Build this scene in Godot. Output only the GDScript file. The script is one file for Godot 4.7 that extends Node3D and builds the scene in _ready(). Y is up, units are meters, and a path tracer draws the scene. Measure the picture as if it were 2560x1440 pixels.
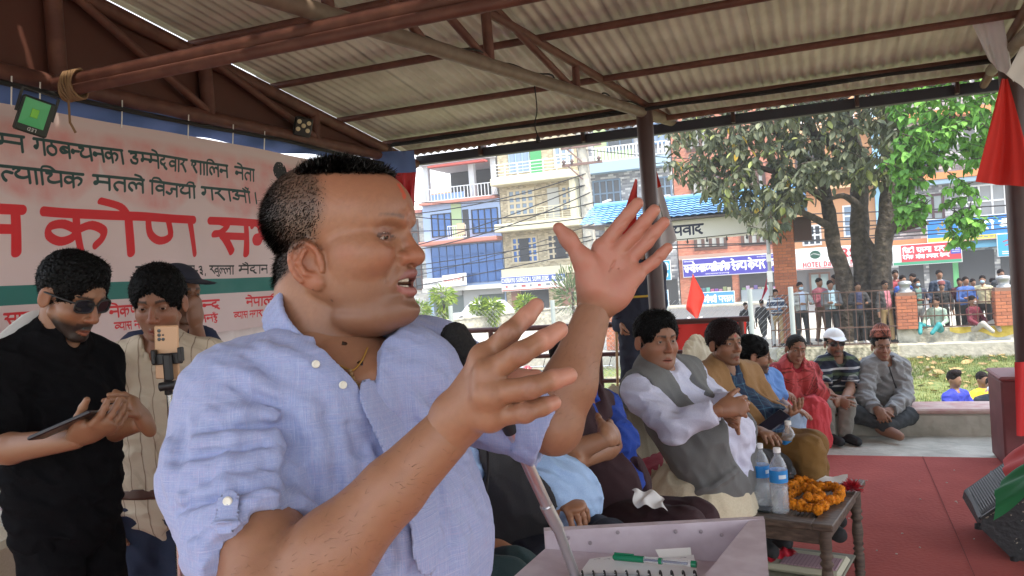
extends Node3D
# ---------------------------------------------------------------- mesh helpers
class MB:
	var v := PackedVector3Array()
	var n := PackedVector3Array()
	var c := PackedColorArray()
	var u := PackedVector2Array()
	var ix := PackedInt32Array()
	var col := Color(1, 1, 1)
	func vert(p: Vector3, nn: Vector3, uv := Vector2.ZERO) -> int:
		v.append(p); n.append(nn); c.append(col); u.append(uv)
		return v.size() - 1
	func tri(a: int, b: int, d: int) -> void:
		if (v[b] - v[a]).cross(v[d] - v[a]).dot(n[a] + n[b] + n[d]) > 0.0:
			ix.append(a); ix.append(d); ix.append(b)
		else:
			ix.append(a); ix.append(b); ix.append(d)
	func quad(a: Vector3, b: Vector3, d: Vector3, e: Vector3, uvs := Rect2(0, 0, 1, 1)) -> void:
		var nn := (d - a).cross(e - b).normalized()
		var i := vert(a, nn, uvs.position)
		vert(b, nn, uvs.position + Vector2(uvs.size.x, 0)); vert(d, nn, uvs.end); vert(e, nn, uvs.position + Vector2(0, uvs.size.y))
		tri(i, i + 1, i + 2); tri(i, i + 2, i + 3)
	func box(c0: Vector3, s: Vector3, b := Basis(), bev := 0.0) -> void:
		var h := s * 0.5
		var e := minf(bev, minf(h.x, minf(h.y, h.z)) * 0.9)
		for ax in 3:
			for sg in [-1.0, 1.0]:
				var nn := Vector3.ZERO; nn[ax] = sg
				var a1 := (ax + 1) % 3
				var a2 := (ax + 2) % 3
				var i0 := v.size()
				for q in 4:
					var p := Vector3.ZERO
					p[ax] = h[ax] * sg
					p[a1] = (h[a1] - e) * (1.0 if q == 1 or q == 2 else -1.0)
					p[a2] = (h[a2] - e) * (1.0 if q >= 2 else -1.0)
					vert(c0 + b * p, b * nn, Vector2(p[a1], p[a2]))
				tri(i0, i0 + 1, i0 + 2); tri(i0, i0 + 2, i0 + 3)
		if e > 0.0:
			for ax in 3:
				var a1 := (ax + 1) % 3
				var a2 := (ax + 2) % 3
				for s1 in [-1.0, 1.0]:
					for s2 in [-1.0, 1.0]:
						var nn := Vector3.ZERO; nn[a1] = s1; nn[a2] = s2
						nn = nn.normalized()
						var i0 := v.size()
						for q in 4:
							var p := Vector3.ZERO
							p[ax] = (h[ax] - e) * (1.0 if q == 1 or q == 2 else -1.0)
							p[a1] = (h[a1] - (0.0 if q < 2 else e)) * s1
							p[a2] = (h[a2] - (e if q < 2 else 0.0)) * s2
							vert(c0 + b * p, b * nn)
						tri(i0, i0 + 1, i0 + 2); tri(i0, i0 + 2, i0 + 3)
			for sx in [-1.0, 1.0]:
				for sy in [-1.0, 1.0]:
					for sz in [-1.0, 1.0]:
						var nn := Vector3(sx, sy, sz).normalized()
						var i0 := v.size()
						vert(c0 + b * Vector3(h.x * sx, (h.y - e) * sy, (h.z - e) * sz), b * nn)
						vert(c0 + b * Vector3((h.x - e) * sx, h.y * sy, (h.z - e) * sz), b * nn)
						vert(c0 + b * Vector3((h.x - e) * sx, (h.y - e) * sy, h.z * sz), b * nn)
						tri(i0, i0 + 1, i0 + 2)
	func bar(a: Vector3, b: Vector3, w: float, h: float, up := Vector3.UP, bev := 0.0) -> void:
		var y := (b - a).normalized()
		var x := up.cross(y).normalized() if absf(up.dot(y)) < 0.98 else Vector3.RIGHT
		box((a + b) * 0.5, Vector3(w, (b - a).length(), h), Basis(x, y, x.cross(y)), bev)
	func tube(p: PackedVector3Array, r: PackedFloat32Array, seg := 8, caps := true) -> void:
		var m := p.size()
		var f := (p[1] - p[0]).normalized()
		var x := f.cross(Vector3.UP if absf(f.y) < 0.9 else Vector3.RIGHT).normalized()
		var first := v.size()
		var run := 0.0
		for i in m:
			var t := (p[mini(i + 1, m - 1)] - p[maxi(i - 1, 0)]).normalized()
			x = (x - t * x.dot(t)).normalized()
			var y := t.cross(x)
			if i > 0: run += (p[i] - p[i - 1]).length()
			for s in seg + 1:
				var a := TAU * s / seg
				var d := x * cos(a) + y * sin(a)
				vert(p[i] + d * r[mini(i, r.size() - 1)], d, Vector2(float(s) / seg, run))
		for i in m - 1:
			for s in seg:
				var a := first + i * (seg + 1) + s
				tri(a, a + 1, a + seg + 2); tri(a, a + seg + 2, a + seg + 1)
		if caps:
			for e in 2:
				var i := 0 if e == 0 else m - 1
				var t := (p[0] - p[1]).normalized() if e == 0 else (p[m - 1] - p[m - 2]).normalized()
				var c0 := vert(p[i], t)
				for s in seg + 1:
					vert(v[first + i * (seg + 1) + s], t)
				for s in seg: tri(c0, c0 + 1 + s, c0 + 2 + s)
	func rod(a: Vector3, b: Vector3, r: float, seg := 8, r2 := -1.0) -> void:
		tube(PackedVector3Array([a, b]), PackedFloat32Array([r, r if r2 < 0.0 else r2]), seg)
	func lathe(prof: PackedVector2Array, seg := 20, o := Vector3.ZERO, b := Basis()) -> void:
		var first := v.size()
		var m := prof.size()
		for i in m:
			var pa := prof[maxi(i - 1, 0)]
			var pb := prof[mini(i + 1, m - 1)]
			if i > 0 and prof[i - 1].is_equal_approx(prof[i]): pa = prof[i]
			if i < m - 1 and prof[i + 1].is_equal_approx(prof[i]): pb = prof[i]
			var t := (pb - pa).normalized()
			var nn := Vector2(t.y, -t.x)
			for s in seg + 1:
				var a := TAU * s / seg
				vert(o + b * Vector3(cos(a) * prof[i].x, prof[i].y, sin(a) * prof[i].x), b * Vector3(cos(a) * nn.x, nn.y, sin(a) * nn.x), Vector2(float(s) / seg, float(i) / m))
		for i in m - 1:
			if prof[i].is_equal_approx(prof[i + 1]): continue
			for s in seg:
				var a := first + i * (seg + 1) + s
				tri(a, a + 1, a + seg + 2); tri(a, a + seg + 2, a + seg + 1)
	func sheet(nx: int, ny: int, f: Callable, thick := 0.0) -> void:
		for side in (2 if thick > 0.0 else 1):
			var first := v.size()
			for j in ny + 1:
				for i in nx + 1:
					var uu := float(i) / nx
					var vv := float(j) / ny
					var p: Vector3 = f.call(uu, vv)
					var e := 0.5 / maxf(nx, ny)
					var du: Vector3 = f.call(minf(uu + e, 1.0), vv) - f.call(maxf(uu - e, 0.0), vv)
					var dv: Vector3 = f.call(uu, minf(vv + e, 1.0)) - f.call(uu, maxf(vv - e, 0.0))
					var nn := dv.cross(du).normalized()
					if side == 1:
						p -= nn * thick; nn = -nn
					vert(p, nn, Vector2(uu, vv))
			for j in ny:
				for i in nx:
					var a := first + j * (nx + 1) + i
					tri(a, a + 1, a + nx + 2); tri(a, a + nx + 2, a + nx + 1)
	func mesh() -> ArrayMesh:
		var a := []
		a.resize(Mesh.ARRAY_MAX)
		a[Mesh.ARRAY_VERTEX] = v; a[Mesh.ARRAY_NORMAL] = n; a[Mesh.ARRAY_COLOR] = c; a[Mesh.ARRAY_TEX_UV] = u; a[Mesh.ARRAY_INDEX] = ix
		var m := ArrayMesh.new()
		m.add_surface_from_arrays(Mesh.PRIMITIVE_TRIANGLES, a)
		return m

# ---------------------------------------------------------------- smooth bodies: distance fields meshed with surface nets
class Fld:
	var A: Array[Transform3D] = []
	var T: Array[Transform3D] = []
	var L := PackedFloat32Array()
	var IL := PackedFloat32Array()
	var RA := PackedFloat32Array()
	var DR := PackedFloat32Array()
	var SC := PackedFloat32Array()
	var K := PackedFloat32Array()
	var OP := PackedInt32Array()
	var FLAT := PackedInt32Array()
	var COL := PackedColorArray()
	var col := Color(1, 1, 1)
	var wr := 0.0
	var wt := Transform3D()
	var noise: FastNoiseLite
	func add(tr: Transform3D, l: float, ra: float, rb: float, k: float, op: int, flat: int, s: float) -> void:
		A.append(tr); T.append(tr.affine_inverse()); L.append(l); IL.append(1.0 / maxf(l, 1e-6)); RA.append(ra); DR.append(rb - ra)
		SC.append(s); K.append(maxf(k, 1e-4)); OP.append(op); FLAT.append(flat); COL.append(col)
	func cap(a: Vector3, b: Vector3, ra: float, rb: float, k := 0.02, op := 0, side := Vector3.ZERO, sx := 1.0, sz := 1.0, flat := 0) -> void:
		var y := b - a
		var l := y.length()
		y = y / l if l > 1e-6 else Vector3.UP
		var x := side - y * side.dot(y)
		if x.length() < 1e-4: x = y.cross(Vector3(0.31, 0.2, 0.93))
		x = x.normalized()
		var z := x.cross(y)
		add(Transform3D(Basis(x * sx, y, z * sz), a), l, ra, rb, k, op, flat, minf(1.0, minf(sx, sz)))
	func chain(p: PackedVector3Array, r: PackedFloat32Array, k := 0.008, op := 0) -> void:
		for i in p.size() - 1: cap(p[i], p[i + 1], r[mini(i, r.size() - 1)], r[mini(i + 1, r.size() - 1)], k, op)
	func ell(c0: Vector3, r: Vector3, k := 0.02, op := 0, b := Basis()) -> void:
		add(Transform3D(Basis(b.x * r.x, b.y * r.y, b.z * r.z), c0), 0.0, 1.0, 1.0, k, op, 0, minf(r.x, minf(r.y, r.z)))
	func one(i: int, p: Vector3) -> float:
		var q: Vector3 = T[i] * p
		var t := clampf(q.y * IL[i], 0.0, 1.0)
		if FLAT[i] == 1:
			return maxf((Vector2(q.x, q.z).length() - RA[i] - t * DR[i]) * SC[i], absf(q.y - L[i] * 0.5) - L[i] * 0.5)
		q.y -= t * L[i]
		return (q.length() - RA[i] - t * DR[i]) * SC[i]
	func ev(p: Vector3, lst: PackedInt32Array) -> float:
		var m := 1.0
		for i in lst:
			var q: Vector3 = T[i] * p
			var t := clampf(q.y * IL[i], 0.0, 1.0)
			var d: float
			if FLAT[i] == 1:
				d = maxf((Vector2(q.x, q.z).length() - RA[i] - t * DR[i]) * SC[i], absf(q.y - L[i] * 0.5) - L[i] * 0.5)
			else:
				q.y -= t * L[i]
				d = (q.length() - RA[i] - t * DR[i]) * SC[i]
			var k := K[i]
			if OP[i] == 0:
				var h := k - absf(m - d)
				m = minf(m, d)
				if h > 0.0: m -= h * h / (4.0 * k)
			else:
				if OP[i] == 1: d = -d
				var h := k - absf(m - d)
				m = maxf(m, d)
				if h > 0.0: m += h * h / (4.0 * k)
		return m
	func tone(p: Vector3) -> Color:
		var best := 1e9
		var c := Color.WHITE
		for i in T.size():
			if OP[i] != 0: continue
			var d := one(i, p)
			if d < best: best = d; c = COL[i]
		return c
	func into(mb: MB, cell: float, paint = null, tr := Transform3D()) -> void:
		var lo := Vector3.INF
		var hi := -Vector3.INF
		for i in T.size():
			if OP[i] != 0: continue
			var r := maxf(RA[i], RA[i] + DR[i])
			var b := A[i].basis
			var e := Vector3(Vector2(b.x.x, b.z.x).length(), Vector2(b.x.y, b.z.y).length(), Vector2(b.x.z, b.z.z).length()) * r + b.y.abs() * r
			for pp in [A[i].origin, A[i].origin + b.y * L[i]]:
				lo = lo.min(pp - e); hi = hi.max(pp + e)
		lo -= Vector3.ONE * (cell * 2.0 + wr); hi += Vector3.ONE * (cell * 2.0 + wr)
		var BS := 16
		var d := (hi - lo) / cell
		var bx := int(ceil(d.x / BS)); var by := int(ceil(d.y / BS)); var bz := int(ceil(d.z / BS))
		var nx := bx * BS + 1; var ny := by * BS + 1; var nz := bz * BS + 1
		var nxy := nx * ny
		var G := PackedFloat32Array(); G.resize(nxy * nz); G.fill(1e9)
		var V := PackedInt32Array(); V.resize(nxy * nz); V.fill(-1)
		var all := PackedInt32Array()
		for i in T.size(): all.append(i)
		var stack := []
		for k in bz:
			for j in by:
				for i in bx: stack.append([i * BS, j * BS, k * BS, BS, all])
		var leaves := []
		while stack.size():
			var s: Array = stack.pop_back()
			var sz: int = s[3]
			var R := sz * cell * 0.8661
			var c0 := lo + Vector3(s[0] + sz * 0.5, s[1] + sz * 0.5, s[2] + sz * 0.5) * cell
			var lst: PackedInt32Array = s[4]
			var m := ev(c0, lst)
			if absf(m) > R + wr: continue
			var sub := PackedInt32Array()
			for i in lst:
				var di := one(i, c0)
				if OP[i] == 0:
					if di < m + 2.0 * R + K[i]: sub.append(i)
				elif OP[i] == 1:
					if di < R + K[i] + wr: sub.append(i)
				elif di > -R - K[i] - wr: sub.append(i)
			if sz > 4:
				var h := sz / 2
				for q in 8: stack.append([s[0] + (q & 1) * h, s[1] + (q >> 1 & 1) * h, s[2] + (q >> 2) * h, h, sub])
				continue
			leaves.append(s)
			for k in 5:
				for j in 5:
					var at: int = s[0] + (s[1] + j) * nx + (s[2] + k) * nxy
					for i in 5:
						if G[at + i] > 1e8:
							var p := lo + Vector3(s[0] + i, s[1] + j, s[2] + k) * cell
							var g := ev(p, sub)
							if wr > 0.0: g += wr * (absf(noise.get_noise_3dv(wt * p)) * 2.0 - 0.5)
							G[at + i] = g
		var off := PackedInt32Array([0, 1, nx, nx + 1, nxy, nxy + 1, nxy + nx, nxy + nx + 1])
		var cells := PackedInt32Array()
		var nb := tr.basis
		for s in leaves:
			for k in 4:
				for j in 4:
					var at: int = s[0] + (s[1] + j) * nx + (s[2] + k) * nxy
					for i in 4:
						var a := at + i
						var g0 := G[a]; var g1 := G[a + 1]; var g2 := G[a + nx]; var g3 := G[a + nx + 1]
						var g4 := G[a + nxy]; var g5 := G[a + nxy + 1]; var g6 := G[a + nxy + nx]; var g7 := G[a + nxy + nx + 1]
						var neg := int(g0 < 0.0) + int(g1 < 0.0) + int(g2 < 0.0) + int(g3 < 0.0) + int(g4 < 0.0) + int(g5 < 0.0) + int(g6 < 0.0) + int(g7 < 0.0)
						if neg == 0 or neg == 8: continue
						var sum := Vector3.ZERO
						var cnt := 0
						if (g0 < 0.0) != (g1 < 0.0): sum += Vector3(g0 / (g0 - g1), 0, 0); cnt += 1
						if (g2 < 0.0) != (g3 < 0.0): sum += Vector3(g2 / (g2 - g3), 1, 0); cnt += 1
						if (g4 < 0.0) != (g5 < 0.0): sum += Vector3(g4 / (g4 - g5), 0, 1); cnt += 1
						if (g6 < 0.0) != (g7 < 0.0): sum += Vector3(g6 / (g6 - g7), 1, 1); cnt += 1
						if (g0 < 0.0) != (g2 < 0.0): sum += Vector3(0, g0 / (g0 - g2), 0); cnt += 1
						if (g1 < 0.0) != (g3 < 0.0): sum += Vector3(1, g1 / (g1 - g3), 0); cnt += 1
						if (g4 < 0.0) != (g6 < 0.0): sum += Vector3(0, g4 / (g4 - g6), 1); cnt += 1
						if (g5 < 0.0) != (g7 < 0.0): sum += Vector3(1, g5 / (g5 - g7), 1); cnt += 1
						if (g0 < 0.0) != (g4 < 0.0): sum += Vector3(0, 0, g0 / (g0 - g4)); cnt += 1
						if (g1 < 0.0) != (g5 < 0.0): sum += Vector3(1, 0, g1 / (g1 - g5)); cnt += 1
						if (g2 < 0.0) != (g6 < 0.0): sum += Vector3(0, 1, g2 / (g2 - g6)); cnt += 1
						if (g3 < 0.0) != (g7 < 0.0): sum += Vector3(1, 1, g3 / (g3 - g7)); cnt += 1
						var f := sum / cnt
						var p := lo + (Vector3(s[0] + i, s[1] + j, s[2] + k) + f) * cell
						var e := Vector3.ONE - f
						var nn := Vector3(
							(g1 - g0) * e.y * e.z + (g3 - g2) * f.y * e.z + (g5 - g4) * e.y * f.z + (g7 - g6) * f.y * f.z,
							(g2 - g0) * e.x * e.z + (g3 - g1) * f.x * e.z + (g6 - g4) * e.x * f.z + (g7 - g5) * f.x * f.z,
							(g4 - g0) * e.x * e.y + (g5 - g1) * f.x * e.y + (g6 - g2) * e.x * f.y + (g7 - g3) * f.x * f.y).normalized()
						V[a] = mb.v.size()
						mb.v.append(tr * p); mb.n.append((nb * nn).normalized()); mb.u.append(Vector2.ZERO)
						mb.c.append(paint.call(p, nn) if paint != null else tone(p))
						cells.append(a)
		for a in cells:
			var s0 := G[a] < 0.0
			for ax in 3:
				var o1: int = [nx, nxy, 1][ax]
				var o2: int = [nxy, 1, nx][ax]
				var s1 := G[a + [1, nx, nxy][ax]] < 0.0
				if s0 == s1: continue
				var q0 := V[a]; var q1 := V[a - o1]; var q2 := V[a - o1 - o2]; var q3 := V[a - o2]
				if q1 < 0 or q2 < 0 or q3 < 0: continue
				if s0:
					mb.ix.append_array(PackedInt32Array([q0, q2, q1, q0, q3, q2]))
				else:
					mb.ix.append_array(PackedInt32Array([q0, q1, q2, q0, q2, q3]))

# ---------------------------------------------------------------- scene helpers
var names := {}
var rng := RandomNumberGenerator.new()
var tex := {}
var mats := {}

func numbered(s: String) -> String:
	names[s] = names.get(s, -1) + 1
	return s if names[s] == 0 else "%s_%03d" % [s, names[s]]

func thing(called: String, label: String, category: String, at := Vector3.ZERO, yaw := 0.0, group := "") -> Node3D:
	var o := Node3D.new()
	o.name = numbered(called)
	add_child(o)
	o.position = at
	o.rotation_degrees.y = yaw
	tag(o, label, category, group)
	return o

func tag(o: Node3D, label: String, category: String, group := "") -> Node3D:
	o.set_meta("label", label)
	o.set_meta("category", category)
	if group: o.set_meta("group", group)
	return o

func obj(called: String, mesh: Variant, m: Material, parent: Node3D = null, at := Transform3D()) -> MeshInstance3D:
	var o := MeshInstance3D.new()
	o.name = called if parent else numbered(called)
	var me: Mesh = mesh.mesh() if mesh is MB else mesh
	o.mesh = me
	o.material_override = m
	o.transform = at
	(parent if parent else self as Node3D).add_child(o, true)
	return o

func struct(called: String, mesh: Variant, m: Material) -> MeshInstance3D:
	var o := obj(called, mesh, m)
	o.set_meta("kind", "structure")
	return o

func stuff(o: Node3D) -> Node3D:
	o.set_meta("kind", "stuff")
	return o

func lin(r: float, g: float, b: float) -> Color:
	return Color(r, g, b).linear_to_srgb()

func fnoise(seed_: int, freq: float, type := FastNoiseLite.TYPE_SIMPLEX_SMOOTH, oct := 4) -> FastNoiseLite:
	var f := FastNoiseLite.new()
	f.seed = seed_; f.frequency = freq; f.noise_type = type; f.fractal_octaves = oct
	return f

func ntex(key: String, size: int, freq: float, a: Color, b: Color, type := FastNoiseLite.TYPE_SIMPLEX_SMOOTH, normal := 0.0, lo := 0.0, hi := 1.0, stretch := Vector2(1, 1)) -> Texture2D:
	if tex.has(key): return tex[key]
	var f := fnoise(key.hash() % 1000, freq, type)
	var w := int(size * stretch.x); var h := int(size * stretch.y)
	var im := f.get_seamless_image(w, h)
	im.resize(size, size)
	if normal > 0.0:
		im.convert(Image.FORMAT_RGBA8)
		im.bump_map_to_normal_map(normal)
	else:
		var d := im.get_data()
		var outp := PackedByteArray(); outp.resize(size * size * 3)
		var st := d.size() / (size * size)
		for i in size * size:
			var t := clampf((d[i * st] / 255.0 - lo) / (hi - lo), 0, 1)
			outp[i * 3] = int(lerpf(a.r, b.r, t) * 255); outp[i * 3 + 1] = int(lerpf(a.g, b.g, t) * 255); outp[i * 3 + 2] = int(lerpf(a.b, b.b, t) * 255)
		im = Image.create_from_data(size, size, false, Image.FORMAT_RGB8, outp)
	im.generate_mipmaps()
	tex[key] = ImageTexture.create_from_image(im)
	return tex[key]

func mat(c: Color, rough := 0.8, metal := 0.0) -> StandardMaterial3D:
	var key := "%s %s %s" % [c, rough, metal]
	if mats.has(key): return mats[key]
	var m := StandardMaterial3D.new()
	m.albedo_color = c; m.roughness = rough; m.metallic = metal
	mats[key] = m
	return m

func tri_mat(t: Texture2D, scale: float, rough := 0.85, nrm: Texture2D = null, ns := 1.0, tint := Color.WHITE, world := false) -> StandardMaterial3D:
	var m := StandardMaterial3D.new()
	m.albedo_texture = t; m.albedo_color = tint; m.roughness = rough
	m.uv1_triplanar = true; m.uv1_world_triplanar = world
	m.uv1_scale = Vector3.ONE * scale
	if nrm: m.normal_enabled = true; m.normal_texture = nrm; m.normal_scale = ns
	return m

func vmat(rough := 0.8, nrm: Texture2D = null, ns := 1.0, scale := 1.0) -> StandardMaterial3D:
	var m := StandardMaterial3D.new()
	m.vertex_color_use_as_albedo = true
	m.roughness = rough
	m.cull_mode = BaseMaterial3D.CULL_DISABLED
	if nrm:
		m.normal_enabled = true; m.normal_texture = nrm; m.normal_scale = ns
		m.uv1_triplanar = true; m.uv1_scale = Vector3.ONE * scale
	return m

func pts(a: Array) -> PackedVector3Array:
	return PackedVector3Array(a)

func curve(p: Array, steps := 6) -> PackedVector3Array:
	var r := PackedVector3Array()
	for i in p.size() - 1:
		for s in steps:
			r.append((p[i] as Vector3).cubic_interpolate(p[i + 1], p[maxi(i - 1, 0)], p[mini(i + 2, p.size() - 1)], float(s) / steps))
	r.append(p[-1])
	return r

func sag(a: Vector3, b: Vector3, drop: float, m := 14) -> PackedVector3Array:
	var r := PackedVector3Array()
	for i in m + 1:
		var t := float(i) / m
		r.append(a.lerp(b, t) - Vector3(0, drop * 4.0 * t * (1.0 - t), 0))
	return r

func fl(a: Array) -> PackedFloat32Array:
	return PackedFloat32Array(a)

func v3(x := 0.0, y := 0.0, z := 0.0) -> Vector3: return Vector3(x, y, z)

# ---------------------------------------------------------------- scene
var M := {}

func _ready() -> void:
	var cam := Camera3D.new()
	cam.name = "camera"
	cam.fov = 39.6
	cam.near = 0.05
	cam.far = 600.0
	add_child(cam)
	cam.transform = Transform3D(Basis.from_euler(v3(deg_to_rad(-1.0), deg_to_rad(21.1), deg_to_rad(-4.0)), EULER_ORDER_YXZ), v3(0, 1.55, 0))
	cam.current = true
	var we := WorldEnvironment.new()
	we.name = "world"
	var env := Environment.new()
	env.background_mode = Environment.BG_SKY
	var sky := Sky.new()
	var sm := ProceduralSkyMaterial.new()
	sm.sky_top_color = Color(0.80, 0.87, 0.98)
	sm.sky_horizon_color = Color(0.98, 0.98, 0.98)
	sm.sky_curve = 0.35
	sm.ground_bottom_color = Color(0.42, 0.40, 0.36)
	sm.ground_horizon_color = Color(0.75, 0.74, 0.72)
	sm.sun_angle_max = 1.0
	sky.sky_material = sm
	env.sky = sky
	env.background_energy_multiplier = 1.0
	env.tonemap_mode = Environment.TONE_MAPPER_LINEAR
	env.tonemap_exposure = 3.3
	env.sdfgi_enabled = true
	env.ssao_enabled = true
	env.ssil_enabled = true
	env.fog_enabled = true
	env.fog_density = 0.0015
	env.fog_light_color = Color(0.93, 0.94, 0.95)
	we.environment = env
	add_child(we)
	var sun := DirectionalLight3D.new()
	sun.name = "sun"
	sun.light_energy = 0.7
	sun.light_color = Color(1.0, 0.95, 0.87)
	sun.light_angular_distance = 3.0
	sun.shadow_enabled = true
	sun.rotation_degrees = v3(-62, 62, 0)
	add_child(sun)
	rng.seed = 77
	materials()
	ground()
	stage()
	pavilion()
	banner()
	gate_and_walls()
	buildings()
	trees()
	people()
	stage_things()
	crowd()

func materials() -> void:
	M.maroon = mat(lin(0.09, 0.03, 0.022), 0.5)
	M.steel_dark = mat(lin(0.055, 0.022, 0.02), 0.45)
	M.rust = tri_mat(ntex("rust", 256, 0.02, lin(0.10, 0.034, 0.024), lin(0.155, 0.062, 0.042), FastNoiseLite.TYPE_SIMPLEX_SMOOTH, 0.0, 0.35, 0.8), 1.3, 0.6)
	M.gable = tri_mat(ntex("gable", 256, 0.012, lin(0.075, 0.022, 0.013), lin(0.105, 0.032, 0.02)), 0.4, 0.7)
	M.gutter = mat(lin(0.03, 0.032, 0.05), 0.5)
	M.tin = tri_mat(ntex("tin", 512, 0.01, lin(0.46, 0.445, 0.405), lin(0.62, 0.605, 0.565), FastNoiseLite.TYPE_SIMPLEX_SMOOTH, 0.0, 0.2, 0.8), 0.5, 0.55, null, 1.0, Color.WHITE, true)
	M.tin_v = M.tin.duplicate()
	M.tin_v.vertex_color_use_as_albedo = true
	M.pipe = tri_mat(ntex("pipe", 256, 0.03, lin(0.13, 0.09, 0.065), lin(0.25, 0.20, 0.155)), 1.2, 0.55)
	M.pillar = tri_mat(ntex("pillar", 256, 0.02, lin(0.045, 0.018, 0.016), lin(0.065, 0.027, 0.023)), 1.0, 0.4)
	M.concrete = tri_mat(ntex("concrete", 512, 0.012, lin(0.36, 0.34, 0.28), lin(0.52, 0.49, 0.41), FastNoiseLite.TYPE_SIMPLEX_SMOOTH, 0.0, 0.15, 0.85), 0.55, 0.85, ntex("rough_n", 256, 0.06, Color.BLACK, Color.WHITE, FastNoiseLite.TYPE_SIMPLEX_SMOOTH, 3.0), 0.4, Color.WHITE, true)
	M.oldwall = tri_mat(ntex("oldwall", 512, 0.014, lin(0.26, 0.25, 0.20), lin(0.52, 0.50, 0.42), FastNoiseLite.TYPE_SIMPLEX_SMOOTH, 0.0, 0.2, 0.7), 0.4, 0.9, tex["rough_n"], 0.6, Color.WHITE, true)
	M.brick = tri_mat(ntex("brickcol", 256, 0.05, lin(0.44, 0.15, 0.075), lin(0.54, 0.20, 0.11)), 1.5, 0.9, null, 1.0, Color.WHITE, true)
	M.brick2 = tri_mat(ntex("brickcol2", 256, 0.05, lin(0.36, 0.12, 0.066), lin(0.44, 0.17, 0.1)), 1.5, 0.9, null, 1.0, Color.WHITE, true)
	M.mortar = mat(lin(0.25, 0.15, 0.11), 0.95)
	M.black = mat(lin(0.012, 0.012, 0.013), 0.5)
	M.rubber = mat(lin(0.016, 0.016, 0.017), 0.85)
	M.white = mat(lin(0.78, 0.78, 0.76), 0.6)
	M.chrome = mat(lin(0.62, 0.62, 0.62), 0.25, 1.0)
	M.metal_grey = mat(lin(0.35, 0.36, 0.37), 0.45, 0.6)
	M.glass_dark = mat(lin(0.03, 0.035, 0.04), 0.1)
	M.leafy = vmat(0.7)
	M.leafy.backlight_enabled = true
	M.leafy.backlight = lin(0.12, 0.16, 0.03)
	M.paint = vmat(0.75)
	M.satin = mat(lin(0.72, 0.72, 0.72), 0.28, 0.9)
	M.bare = mat(lin(0.25, 0.12, 0.07), 0.6)
	M.cloth_n = ntex("cloth_n", 256, 0.25, Color.BLACK, Color.WHITE, FastNoiseLite.TYPE_SIMPLEX, 4.0)

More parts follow.
